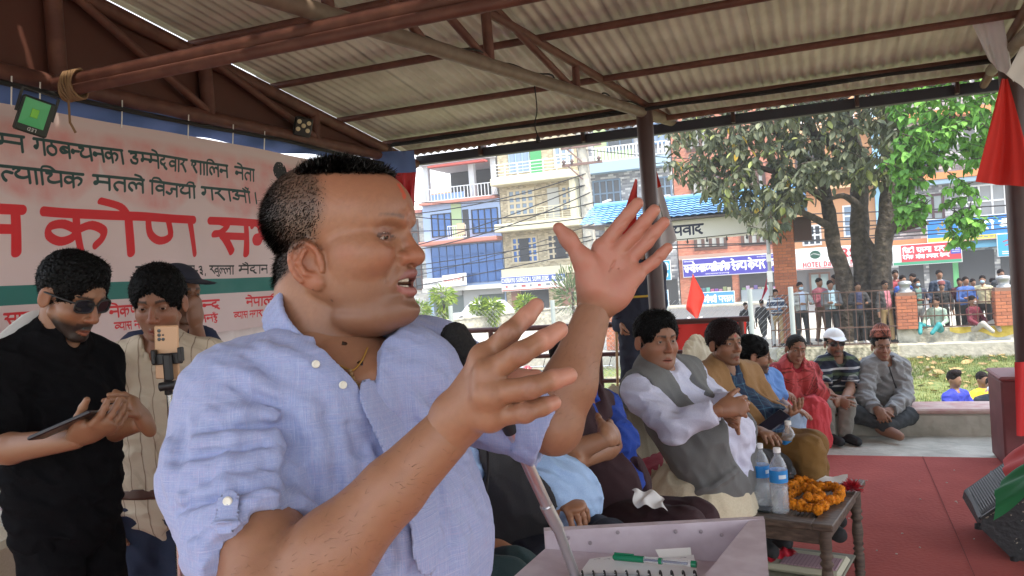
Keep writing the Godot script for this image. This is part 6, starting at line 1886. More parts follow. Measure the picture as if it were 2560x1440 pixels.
	J = [v3(-0.02, 0.634, -0.08), v3(-0.09, 0.953, -0.086), v3(-0.095, 1.085, -0.058), v3(-0.094, 1.217, -0.04), v3(-0.199, 1.006, 0.074), v3(-0.246, 0.94, 0.235), v3(-0.069, 0.965, 0.314), v3(0.007, 0.993, -0.206), v3(0.047, 0.905, -0.055), v3(-0.157, 0.92, 0.235), v3(-0.006, 0.637, 0.05), v3(0.206, 0.681, 0.299), v3(0.144, 0.401, 0.354), v3(0.062, 0.6, -0.149), v3(0.301, 0.633, 0.05), v3(0.257, 0.318, 0.056)]
	J[5] = v3(-0.222, 0.934, 0.275); J[6] = v3(-0.036, 0.993, 0.294); J[9] = v3(-0.148, 0.933, 0.335)
	h = {"face": v3(0.6, 0, 0.8), "size": 0.92, "beard": 0.2, "skin": Color(0.29, 0.14, 0.075)}
	figure("person", "seated man in maroon waistcoat and rolled royal blue sleeves, arms crossed", v3(-0.756, 0, -2.8), J, h, {"cell": 0.01, "legs": maroon, "top": royal, "sleeve": 1.12, "sleeve_r": 0.016, "w": 0.92, "belly": 0.035, "crease": 0.016, "coat": maroon, "open": 0.018, "open_low": 0.018, "skirt": 0.12, "arm": 1.08,
		"hands": [[v3(-0.031, 0.998, 0.294), v3(0.024, 0.996, 0.174) - v3(-0.031, 0.998, 0.294), v3(-0.3, -0.3, -0.9), 0.25, true], [v3(-0.153, 0.933, 0.335), v3(-0.181, 0.896, 0.335) - v3(-0.153, 0.933, 0.335), v3(0.2, 0.1, -1), 0.25, false]]})
	var hk := MB.new()
	hk.sheet(14, 14, func(u: float, v: float):
		return v3(0.087, 0.811, 0.337) + v3((u - 0.5) * 0.095 + 0.006 * sin(v * 7.0), 0.012 + 0.007 * sin(u * 11.0 + v * 5.0) - 0.03 * v - 0.02 * u * u, (v - 0.5) * 0.08 + 0.006 * sin(u * 9.0)) , 0.001)
	tag(obj("handkerchief", hk, mat(lin(0.7, 0.7, 0.7), 0.9), null, Transform3D(Basis(Vector3.UP, deg_to_rad(21.1)), v3(-0.756, 0, -2.8))), "crumpled white handkerchief on the knee of the man in maroon", "handkerchief")
	# ---- man in the pale blue shirt and dark blazer
	J = [v3(0.033, 0.73, -0.05), v3(-0.055, 0.983, -0.064), v3(-0.079, 1.079, -0.046), v3(-0.092, 1.178, -0.028), v3(-0.17, 1.017, 0.075), v3(-0.191, 0.866, 0.198), v3(-0.125, 0.805, 0.379), v3(0.05, 0.988, -0.225), v3(0.106, 0.893, -0.123), v3(0.095, 0.871, 0.078), v3(0.01, 0.709, 0.05), v3(0.071, 0.667, 0.401), v3(0.051, 0.373, 0.406), v3(0.106, 0.687, -0.149), v3(0.233, 0.739, 0.15), v3(0.188, 0.436, 0.155)]
	h = {"face": v3(0.7, 0, 0.7), "size": 0.9, "beard": 0.1}
	figure("person", "seated man in pale blue shirt and dark blazer with a wristwatch", v3(-0.899, 0, -2.318), J, h, {"cell": 0.01, "legs": fabric("navytr", lin(0.010, 0.014, 0.026), lin(0.016, 0.022, 0.038), 8.0), "top": fabric("pblue", lin(0.33, 0.50, 0.78), lin(0.40, 0.57, 0.84), 6.0), "sleeve": 1.94, "belly": 0.10, "w": 1.08, "crease": 0.012,
		"coat": fabric("charcoal", lin(0.025, 0.025, 0.028), lin(0.04, 0.04, 0.043), 9.0), "open": 0.10, "open_low": 0.16, "skirt": 0.12,
		"hands": [[v3(-0.118, 0.823, 0.338), v3(-0.076, 0.819, 0.399) - v3(-0.118, 0.823, 0.338), v3(-0.1, -0.8, -0.4), 0.4, true], [v3(0.098, 0.873, 0.078), v3(0.138, 0.858, 0.138) - v3(0.098, 0.873, 0.078), v3(-0.2, -0.8, -0.4), 0.75, false]]})
	var wt := MB.new()
	var wa := v3(0.095, 0.871, 0.078)
	var wd := (v3(0.138, 0.858, 0.138) - wa).normalized()
	var ring := PackedVector3Array()
	var wx := wd.cross(Vector3.UP).normalized()
	for i in 17: ring.append(wa - wd * 0.012 + (wx * cos(TAU * i / 16.0) + wd.cross(wx) * sin(TAU * i / 16.0)) * 0.033)
	wt.tube(ring, fl([0.007]), 6, false)
	wt.lathe(PackedVector2Array([Vector2(0, 0.006), Vector2(0.018, 0.006), Vector2(0.02, 0.0)]), 14, wa - wd * 0.012 + v3(0.0, 0.033, 0.012))
	tag(obj("wristwatch", wt, M.metal_grey, null, Transform3D(Basis(Vector3.UP, deg_to_rad(21.1)), v3(-0.899, 0, -2.318))), "steel wristwatch on the wrist above the pale blue shirt's fist", "watch")
	# ---- the guest nearest the speaker: only cuff, hand and dark green knee show
	J = [v3(-0.008, 0.736, -0.1), v3(-0.036, 0.998, -0.125), v3(-0.047, 1.114, -0.107), v3(-0.051, 1.213, -0.109), v3(-0.113, 1.055, -0.006), v3(-0.017, 0.835, 0.048), v3(0.088, 0.886, 0.197), v3(0.023, 1.003, -0.225), v3(0.091, 0.921, -0.054), v3(0.122, 0.898, 0.117), v3(-0.009, 0.732, 0), v3(0.182, 0.847, 0.298), v3(0.143, 0.552, 0.303), v3(0.041, 0.691, -0.15), v3(0.215, 0.777, 0.049), v3(0.178, 0.538, 0.103)]
	figure("person", "seated guest in pink check shirt and dark green trousers behind the speaker", v3(-0.99, 0, -1.854), J, {"face": v3(1, 0, 0.1), "size": 0.9}, {"cell": 0.012, "legs": fabric("dgreen", lin(0.012, 0.035, 0.04), lin(0.02, 0.05, 0.055), 8.0), "top": checks(64, Color(0.62, 0.52, 0.64), Color(0.30, 0.16, 0.36), 8, 1, 8.0), "sleeve": 1.96, "sleeve_r": 0.006,
		"hands": [[v3(0.124, 0.891, 0.127), v3(0.138, 0.854, 0.198) - v3(0.124, 0.891, 0.127), v3(-0.8, -0.3, 0.4), 0.6, false]]})

func phone(label: String, at: Vector3, along: Vector3, face: Vector3, c: Color, l := 0.155) -> Node3D:
	var y := along.normalized()
	var z := (face - y * face.dot(y)).normalized()
	var t := thing("smartphone", label, "phone")
	t.transform = Transform3D(Basis(Vector3.UP, deg_to_rad(21.1)) * Basis(y.cross(z), y, z), at)
	var mb := MB.new(); mb.box(Vector3.ZERO, v3(0.074, l, 0.009), Basis(), 0.003)
	obj("case", mb, mat(c, 0.35), t)
	mb = MB.new(); mb.box(v3(0, 0, 0.0045), v3(0.068, l - 0.01, 0.002), Basis(), 0.0005)
	obj("screen", mb, mat(lin(0.012, 0.014, 0.03), 0.08), t)
	return t

func men_left() -> void:
	var J: Array
	var h: Dictionary
	var black := fabric("tee", lin(0.0042, 0.0042, 0.005), lin(0.0075, 0.0075, 0.0088), 5.0)
	black.metallic_specular = 0.15
	# ---- bearded man in black looking at his phone
	J = [v3(-0.035, 0.938, -0.072), v3(-0.028, 1.316, -0.059), v3(0.004, 1.44, -0.021), v3(0.077, 1.578, 0.006), v3(-0.089, 1.374, 0.08), v3(-0.081, 1.173, 0.204), v3(0.232, 1.211, 0.323), v3(0.002, 1.363, -0.22), v3(0.056, 1.153, -0.156), v3(0.248, 1.194, 0.023), v3(-0.059, 0.886, -0.011), v3(-0.025, 0.536, 0.035), v3(-0.091, 0.084, 0.003), v3(-0.017, 0.832, -0.171), v3(0.022, 0.457, -0.124), v3(-0.047, 0.038, -0.157)]
	h = {"face": v3(0.84, -0.44, 0.32), "up": v3(0.4, 0.88, 0.1), "size": 1.02, "wide": 0.98, "beard": 0.95, "moustache": 0.7, "hair_thick": 0.011, "quiff": 0.016, "line": 0.062, "nape": 0.085, "blades": 3000, "blade": 0.009, "shades": true, "skin": Color(0.24, 0.115, 0.060), "neck": 0.056}
	var t := figure("person", "bearded man in black t-shirt and sunglasses looking down at his phone", v3(-2.107, 0, -1.692), J, h, {"cell": 0.009, "head_cell": 0.0036, "legs": black, "toe": v3(0.7, 0, 0.7), "top": black, "sleeve": 0.85, "sleeve_r": 0.022, "collar": false, "vneck": -0.02, "crease": 0.011, "loose": 0.02, "hand_cell": 0.0036,
		"hands": [[v3(0.234, 1.212, 0.323), v3(0.325, 1.244, 0.342) - v3(0.234, 1.212, 0.323), v3(0.25, 0.85, -0.4), 0.5, true], [v3(0.324, 1.194, 0.123), v3(0.312, 1.277, 0.182) - v3(0.324, 1.194, 0.123), v3(-0.75, 0.1, 0.4), 0.7, false]]})
	glasses(t, J, h, true, M.black)
	var sp := MB.new()
	sp.sheet(8, 12, func(u: float, v: float):
		var a := lerpf(0.5, 1.9, u)
		return v3(-0.089, 1.374, 0.08) .lerp(v3(-0.032, 1.44, -0.001), v) + v3(-0.05 * cos(a) , 0.094 * sin(a) - 0.004 + 0.012 * v, 0.088 * cos(a) * (1.0 - 0.3 * v)), 0.002)
	obj("shoulder_panel", sp, mat(lin(0.62, 0.64, 0.64), 0.8), t)
	phone("black smartphone held edge on by the man in the black t-shirt", v3(0.357, 1.256, 0.262) + v3(-2.107, 0, -1.692), v3(0.92, 0.33, -0.1), v3(-0.33, 0.92, -0.12), lin(0.015, 0.012, 0.012), 0.16)
	# ---- smiling man in the striped shirt
	var k := stripes("pin", 256, [[8, 5, Color(0.22, 0.15, 0.10)], [14, 2, Color(0.45, 0.38, 0.30)], [72, 4, Color(0.24, 0.17, 0.12)], [136, 5, Color(0.22, 0.15, 0.10)], [142, 2, Color(0.45, 0.38, 0.30)], [200, 4, Color(0.24, 0.17, 0.12)]], true, 5.6, Color(0.58, 0.50, 0.38))
	J = [v3(-0.007, 0.829, -0.054), v3(0.035, 1.207, -0.04), v3(0.05, 1.362, -0.023), v3(0.072, 1.538, 0.014), v3(-0.089, 1.321, -0.002), v3(-0.142, 1.079, -0.018), v3(-0.112, 0.859, 0.026), v3(0.201, 1.311, -0.042), v3(0.219, 1.053, -0.058), v3(0.211, 0.832, -0.014), v3(-0.067, 0.781, -0.033), v3(-0.078, 0.394, -0.006), v3(-0.141, -0.041, -0.038), v3(0.052, 0.761, -0.072), v3(0.04, 0.368, -0.046), v3(-0.014, -0.073, -0.078)]
	h = {"face": v3(0.14, -0.26, 0.95), "up": v3(0.07, 1, 0.25), "size": 1.06, "wide": 1.02, "beard": 0.18, "hair_thick": 0.013, "quiff": 0.022, "line": 0.055, "blades": 2500, "blade": 0.010, "eye": 0.0028, "skin": Color(0.27, 0.125, 0.072), "gaze": v3(0.05, -0.3, 1)}
	t = figure("person", "smiling man in cream pinstriped shirt and jeans behind the phone stand", v3(-2.25, 0, -2.17), J, h, {"cell": 0.01, "legs": fabric("denim", lin(0.010, 0.018, 0.045), lin(0.02, 0.032, 0.07), 9.0), "top": k, "sleeve": 0.9, "sleeve_r": 0.026, "crease": 0.012, "loose": 0.014, "neck_r": 1.08,
		"hands": [[v3(-0.112, 0.852, 0.026), v3(0, -1, 0.1), v3(0.5, 0, 0.2), 0.4, true], [v3(0.211, 0.825, -0.014), v3(0, -1, 0.1), v3(-0.5, 0, 0.2), 0.4, false]]})
	var f := Fld.new(); var mb := MB.new()
	var sd := (J[7] - J[4]).normalized() as Vector3
	for s in [-1.0, 1.0]:        # pointed shirt collar
		f.cap(J[2] + sd * 0.05 * s + v3(0, 0.035, 0.035), J[2] + sd * 0.072 * s + v3(0, -0.028, 0.088), 0.030, 0.012, 0.01, 0, sd, 1.0, 0.3)
	f.into(mb, 0.006); obj("collar", mb, k, t)
	mb = MB.new(); f = Fld.new()
	f.cap(v3(-0.003, 0.894, -0.055), v3(-0.006, 0.854, -0.054), 0.185, 0.185, 0.01, 0, sd, 1.0, 0.76, 1)
	f.into(mb, 0.011); obj("belt", mb, mat(lin(0.07, 0.028, 0.018), 0.45), t)
	# ---- man in a navy cap behind them
	J = [v3(-0.032, 0.903, -0.051), v3(-0.016, 1.254, -0.057), v3(0.009, 1.367, -0.039), v3(0.056, 1.552, -0.023), v3(-0.102, 1.346, 0.001), v3(-0.105, 1.149, 0.045), v3(-0.083, 1.018, 0.097), v3(0.095, 1.339, -0.099), v3(0.146, 1.294, 0.042), v3(0.165, 1.437, 0.099), v3(-0.064, 0.883, -0.011), v3(-0.08, 0.527, 0.015), v3(-0.12, 0.079, 0.003), v3(-0.004, 0.859, -0.09), v3(-0.012, 0.5, -0.044), v3(-0.059, 0.067, -0.077)]
	h = {"face": v3(0.86, 0.02, 0.5), "size": 1.0, "beard": 0.4, "hair_thick": 0.006, "skin": Color(0.22, 0.10, 0.055)}
	t = figure("person", "man in navy cap with raised fist, half hidden behind the striped shirt", v3(-2.41, 0, -2.433), J, h, {"cell": 0.013, "legs": black, "top": fabric("navytee", lin(0.012, 0.018, 0.05), lin(0.018, 0.025, 0.065), 6.0), "sleeve": 0.8, "sleeve_r": 0.02,
		"hands": [[v3(0.165, 1.441, 0.099), v3(0.168, 1.509, 0.118) - v3(0.165, 1.441, 0.099), v3(-0.8, 0, -0.3), 1.25, false]]})
	cap_hat(t, J, h, mat(lin(0.014, 0.016, 0.03), 0.85))

func cap_hat(t: Node3D, J: Array, h: Dictionary, m: Material) -> void:
	var face: Vector3 = (h.face as Vector3).normalized()
	var up: Vector3 = h.get("up", Vector3.UP)
	var hx := up.cross(face).normalized()
	var tr := Transform3D(Basis(hx, face.cross(hx), face).scaled(Vector3.ONE * h.get("size", 1.0)), J[3])
	var f := Fld.new(); var mb := MB.new()
	f.ell(v3(0, 0.045, -0.006), v3(0.088, 0.09, 0.106), 0.01)
	f.ell(v3(0, -0.045, 0), v3(0.2, 0.105, 0.2), 0.006, 1)
	f.cap(v3(0, 0.058, 0.08), v3(0, 0.045, 0.15), 0.068, 0.055, 0.006, 0, Vector3.RIGHT, 1.0, 0.09)
	f.into(mb, 0.005, null, tr)
	obj("cap", mb, m, t)

func ledge_sitters() -> void:
	var J: Array
	var h: Dictionary
	# ---- bearded young man in blue with glasses, seen from behind his right shoulder
	J = [v3(0.016, 0.382, -0.05), v3(0.014, 0.626, -0.054), v3(-0.005, 0.757, -0.037), v3(-0.018, 0.897, 0.001), v3(-0.106, 0.729, 0.044), v3(-0.05, 0.557, 0.197), v3(0.055, 0.59, 0.346), v3(0.14, 0.692, -0.205), v3(0.149, 0.549, -0.053), v3(0.138, 0.547, 0.247), v3(-0.028, 0.391, 0.05), v3(0.076, 0.531, 0.347), v3(0.029, 0.283, 0.402), v3(0.101, 0.357, -0.15), v3(0.199, 0.477, 0.098), v3(0.165, 0.241, 0.152)]
	h = {"face": v3(0.93, -0.12, 0.22), "up": v3(0.1, 1, 0), "size": 1.05, "beard": 0.8, "moustache": 0.5, "mop": 0.02, "hair_thick": 0.012, "line": 0.07, "nape": 0.06, "skin": Color(0.28, 0.14, 0.08)}
	var t := figure("person", "curly haired bearded man in blue t-shirt and glasses facing right", v3(-0.426, 0, -5.549), J, h, {"cell": 0.013, "head_cell": 0.005, "legs": fabric("ljean", lin(0.26, 0.36, 0.50), lin(0.34, 0.44, 0.58), 7.0), "top": fabric("sky", lin(0.11, 0.24, 0.56), lin(0.14, 0.29, 0.62), 6.0), "sleeve": 0.85, "sleeve_r": 0.02, "collar": false, "vneck": -0.02, "hands": [[v3(0.063, 0.59, 0.346), v3(0.8, -0.2, 0.2), v3(0, -1, 0), 0.3, true]]})
	glasses(t, J, h, false, M.black)
	chair("cream covered chair under the curly haired man in blue", v3(-0.526, 0, -5.671), 75.0)
	# ---- woman in red
	J = [v3(0.056, 0.242, -0.151), v3(0.047, 0.516, -0.105), v3(0.045, 0.637, -0.068), v3(0.056, 0.78, -0.01), v3(-0.11, 0.583, -0.057), v3(-0.244, 0.435, 0.096), v3(-0.178, 0.5, 0.245), v3(0.209, 0.555, -0.106), v3(0.198, 0.38, 0.047), v3(0.008, 0.384, 0.247), v3(-0.061, 0.251, -0.051), v3(-0.206, 0.338, 0.298), v3(-0.244, 0.041, 0.353), v3(0.086, 0.241, -0.051), v3(0.026, 0.322, 0.298), v3(-0.014, 0.025, 0.353)]
	h = {"face": v3(0.0, -0.1, 1.0), "up": v3(0.14, 1, 0.0), "size": 0.98, "beard": 0.0, "line": 0.085, "hair_thick": 0.005, "bun": true, "nape": 0.07, "skin": Color(0.25, 0.12, 0.07), "hair": Color(0.02, 0.016, 0.014), "tika": true}
	var redw := fabric("sari", lin(0.46, 0.035, 0.045), lin(0.55, 0.055, 0.06), 5.0)
	t = figure("person", "seated woman in red sari and patterned red shawl on the stage edge", v3(-0.269, 0, -6.839), J, h, {"cell": 0.013, "head_cell": 0.005, "top": fabric("redbl", lin(0.26, 0.01, 0.02), lin(0.32, 0.016, 0.03), 5.0), "sleeve": 1.7, "w": 1.0, "belly": 0.05, "collar": false, "vneck": -0.02, "sleeve_r": 0.006,
		"hands": [[v3(-0.172, 0.5, 0.245), v3(-0.128, 0.473, 0.295) - v3(-0.172, 0.5, 0.245), v3(0, -1, 0.2), 0.5, true], [v3(0.008, 0.384, 0.247), v3(-0.027, 0.326, 0.298) - v3(0.008, 0.384, 0.247), v3(-0.3, 0, -1), 0.5, false]]})
	var f := Fld.new(); var mb := MB.new()
	f.cap(v3(0.005, 0.238, -0.101), v3(-0.192, 0.297, 0.248), 0.15, 0.12, 0.06); f.cap(v3(0.087, 0.232, -0.1), v3(0.057, 0.28, 0.249), 0.15, 0.12, 0.06)
	f.cap(v3(-0.199, 0.335, 0.278), v3(-0.195, 0.136, 0.301), 0.12, 0.14, 0.06); f.cap(v3(0.049, 0.317, 0.278), v3(0.021, 0.121, 0.302), 0.12, 0.15, 0.06)
	f.wr = 0.03; f.noise = fnoise(61, 1.0, FastNoiseLite.TYPE_SIMPLEX, 2); f.wt = Transform3D(Basis.from_scale(v3(8, 2.5, 5)), Vector3.ZERO)
	f.into(mb, 0.014); obj("skirt", mb, redw, t)
	f = Fld.new(); mb = MB.new()
	var sk := Ink.new(256, 256, Color(0.50, 0.07, 0.07))
	for i in 46: sk.seg(Vector2(rng.randf() * 256, rng.randf() * 256), Vector2(rng.randf() * 256, rng.randf() * 256).lerp(Vector2(128, 128), 0.9), 3.0, 2.0, Color(0.42, 0.10, 0.09) if i % 3 else Color(0.24, 0.13, 0.09))
	torso(f, J, 0.03, {"w": 1.02, "belly": 0.05})
	f.cap(J[2] + v3(-0.07, 0.02, 0.02), J[0] + v3(-0.05, 0.16, 0.17), 0.05, 0.08, 0.03); f.cap(J[2] + v3(0.07, 0.02, 0.02), J[1] + v3(0.12, -0.1, 0.12), 0.05, 0.09, 0.03)
	f.cap(J[1] + v3(0.14, -0.05, 0.1), J[8] + v3(0.0, 0.05, 0.03), 0.07, 0.07, 0.03)
	f.ell(J[0] + v3(0, -0.05, 0), v3(0.4, 0.13, 0.4), 0.02, 1)
	f.cap(J[2] + v3(0, 0.07, 0.05), J[2] + v3(0.02, -0.10, 0.16), 0.06, 0.035, 0.01, 1)
	f.wr = 0.024; f.noise = fnoise(62, 1.0, FastNoiseLite.TYPE_SIMPLEX, 2); f.wt = Transform3D(Basis.from_euler(v3(0, 0, 0.35)).scaled(v3(9, 2.5, 5)), Vector3.ZERO)
	f.into(mb, 0.012); obj("shawl", mb, tri_mat(sk.texture(), 2.5, 0.85, M.cloth_n, 0.4), t)
	# ---- man in white cap and striped polo
	J = [v3(0.087, 0.245, -0.201), v3(0.093, 0.509, -0.176), v3(0.086, 0.642, -0.138), v3(0.057, 0.77, -0.081), v3(-0.036, 0.587, -0.117), v3(-0.097, 0.395, 0.026), v3(-0.083, 0.345, 0.247), v3(0.19, 0.572, -0.117), v3(0.124, 0.38, 0.026), v3(-0.031, 0.341, 0.247), v3(0.004, 0.241, -0.151), v3(-0.173, 0.312, 0.247), v3(-0.173, 0.084, 0.251), v3(0.128, 0.232, -0.151), v3(-0.001, 0.3, 0.248), v3(-0.036, 0.075, 0.252)]
	h = {"face": v3(-0.05, 0.0, 1.0), "size": 0.98, "beard": 0.35, "moustache": 0.5, "hair_thick": 0.003, "shades": true, "skin": Color(0.24, 0.12, 0.07)}
	var polo := stripes("polo", 256, [[20, 16, Color(0.60, 0.60, 0.60)], [58, 22, Color(0.10, 0.14, 0.08)], [110, 8, Color(0.6, 0.6, 0.6)], [150, 14, Color(0.55, 0.57, 0.55)], [200, 20, Color(0.11, 0.15, 0.08)]], false, 3.4, Color(0.012, 0.016, 0.034))
	t = figure("person", "seated man in white cap, sunglasses and navy striped polo shirt", v3(0.052, 0, -7.23), J, h, {"cell": 0.013, "head_cell": 0.0055, "legs": fabric("gpant", lin(0.20, 0.19, 0.16), lin(0.26, 0.25, 0.215), 7.0), "top": polo, "sleeve": 0.8, "sleeve_r": 0.018, "vneck": 0.03,
		"hands": [[v3(-0.083, 0.345, 0.247), v3(-0.055, 0.33, 0.287) - v3(-0.083, 0.345, 0.247), v3(0, 0, -1), 0.7, true], [v3(-0.031, 0.341, 0.247), v3(-0.093, 0.332, 0.287) - v3(-0.031, 0.341, 0.247), v3(0, 0, -1), 0.7, false]]})
	glasses(t, J, h, true, M.black)
	cap_hat(t, J, h, mat(lin(0.74, 0.73, 0.71), 0.8))
	mb = MB.new(); mb.tube(curve([J[7] + v3(-0.04, 0.06, 0.05), J[1] + v3(0.0, -0.02, 0.15), J[0] + v3(-0.12, 0.15, 0.13)], 8), fl([0.012]), 6)
	obj("bag_strap", mb, M.black, t)
	# ---- man in patterned topi and grey jacket, cross legged on the parapet
	J = [v3(0.101, -0.032, -0.171), v3(0.1, 0.231, -0.156), v3(0.085, 0.382, -0.118), v3(0.043, 0.517, -0.061), v3(-0.058, 0.329, -0.097), v3(-0.176, 0.125, 0.046), v3(-0.166, 0.044, 0.248), v3(0.217, 0.307, -0.117), v3(0.174, 0.091, 0.027), v3(-0.056, 0.024, 0.248), v3(-0.001, -0.047, -0.101), v3(-0.288, -0.004, 0.148), v3(-0.132, -0.082, 0.25), v3(0.153, -0.058, -0.101), v3(0.139, -0.047, 0.149), v3(-0.119, -0.095, 0.29)]
	h = {"face": v3(-0.12, -0.05, 1.0), "up": v3(0.0, 1, 0), "size": 1.0, "wide": 0.92, "beard": 0.12, "hair_thick": 0.003, "skin": Color(0.25, 0.12, 0.07), "nape": 0.1}
	t = figure("person", "man in patterned topi and grey jacket sitting cross legged on the ledge", v3(0.427, 0.2, -7.374), J, h, {"cell": 0.013, "head_cell": 0.0055, "legs": fabric("cpant", lin(0.03, 0.034, 0.036), lin(0.05, 0.055, 0.057), 7.0), "shoe": M.bare, "top": fabric("gjack", lin(0.22, 0.22, 0.215), lin(0.28, 0.28, 0.275), 6.0), "sleeve": 1.95, "sleeve_r": 0.022, "crease": 0.02, "loose": 0.03,
		"hands": [[v3(-0.165, 0.051, 0.247), v3(-0.151, -0.005, 0.308) - v3(-0.165, 0.051, 0.247), v3(0.4, -0.3, -0.8), 0.6, true], [v3(-0.049, 0.03, 0.248), v3(-0.126, -0.013, 0.309) - v3(-0.049, 0.03, 0.248), v3(-0.4, -0.3, -0.8), 0.6, false]]})
	f = Fld.new(); mb = MB.new()
	var tr := Transform3D(Basis(Vector3.UP, -0.12), J[3])
	f.cap(v3(0, 0.075, -0.005), v3(0.004, 0.135, -0.012), 0.092, 0.082, 0.01, 0, Vector3.RIGHT, 0.92, 1.08, 1)
	f.ell(v3(0.012, 0.15, -0.02), v3(0.06, 0.05, 0.075), 0.03)
	f.into(mb, 0.006, null, tr)
	var tk := Ink.new(128, 128, Color(0.36, 0.12, 0.08))
	for i in 70: tk.seg(Vector2(rng.randf() * 128, rng.randf() * 128), Vector2(rng.randf() * 128, rng.randf() * 128).lerp(Vector2(64, 64), 0.97) , 4, 3, Color(0.05, 0.02, 0.02) if i % 2 else Color(0.46, 0.22, 0.12))
	obj("topi", mb, tri_mat(tk.texture(), 9.0, 0.9), t)
	mb = MB.new(); mb.tube(PackedVector3Array([J[2] + v3(-0.02, -0.03, 0.13), J[1] + v3(0, -0.02, 0.17), J[0] + v3(0.01, 0.2, 0.19)]), fl([0.006]), 5)
	obj("zip", mb, M.black, t)
	# ---- policeman in navy behind the middle pillar, standing on the low wall
	J = [v3(0.051, 0.723, -0.013), v3(0.085, 1.106, -0.019), v3(0.118, 1.279, -0.023), v3(0.16, 1.47, -0.026), v3(-0.073, 1.152, 0.03), v3(-0.119, 0.894, 0.034), v3(-0.096, 0.722, 0.087), v3(0.271, 1.129, -0.07), v3(0.281, 0.863, -0.065), v3(0.251, 0.667, -0.012), v3(-0.022, 0.679, 0.038), v3(-0.037, 0.366, 0.043), v3(-0.076, 0.051, 0.019), v3(0.124, 0.665, -0.012), v3(0.102, 0.351, -0.006), v3(0.067, 0.038, -0.001)]
	h = {"face": v3(-0.5, 0, 0.9), "size": 1.0, "beard": 0.1, "hair_thick": 0.004}
	var nav := fabric("police", lin(0.010, 0.014, 0.028), lin(0.016, 0.021, 0.040), 8.0)
	t = figure("person", "policeman in dark navy uniform standing half behind the middle pillar", v3(-1.569, 0.35, -6.876), J, h, {"cell": 0.014, "head_cell": 0.006, "legs": nav, "leg_w": 1.1, "top": nav, "sleeve": 1.85, "sleeve_r": 0.012, "loose": 0.03, "coat": nav, "open": 0.005, "coat_sleeve": 1.7, "skirt": 0.1, "toe": v3(-0.4, 0, 0.9),
		"hands": [[v3(-0.096, 0.722, 0.087), v3(0, -1, 0.2), v3(1, 0, 0), 0.9, true]]})
	mb = MB.new(); mb.box(v3(0.038, 0.932, 0.164), v3(0.26, 0.018, 0.01), Basis(), 0.002)
	obj("yellow_band", mb, mat(lin(0.5, 0.33, 0.03), 0.7), t)
	mb = MB.new(); mb.rod(v3(-1.658, 0.992, -6.704), v3(-1.68, 0.399, -6.684), 0.011, 8)
	tag(obj("bamboo_stick", mb, mat(lin(0.42, 0.28, 0.13), 0.7)), "bamboo stick held upright at the policeman's side", "stick")

func march(f: Fld, o: Vector3, d: Vector3) -> Vector3:
	var all := PackedInt32Array(range(f.T.size()))
	var t := 0.45
	for i in 90:
		var v := f.ev(o + d * t, all)
		if v < 0.0008: break
		t += v * 0.9
		if t > 2.0: break
	return o + d * t

func fold(f: Fld, cam: Vector3, a: Vector3, b: Vector3, w: float, amp: float) -> void:
	var p := march(f, cam, a)
	var q := march(f, cam, b)
	var m := march(f, cam, (a + b).normalized())
	var s := w - absf(amp)
	var op := 0 if amp > 0.0 else 1
	var sg := 1.0 if amp > 0.0 else -1.0
	var r0 := w * 0.55
	f.cap(p + a * sg * (r0 - absf(amp) * 0.3), m + (a + b).normalized() * sg * s, r0, w, w * 0.9, op)
	f.cap(m + (a + b).normalized() * sg * s, q + b * sg * (r0 - absf(amp) * 0.3), w, r0, w * 0.9, op)

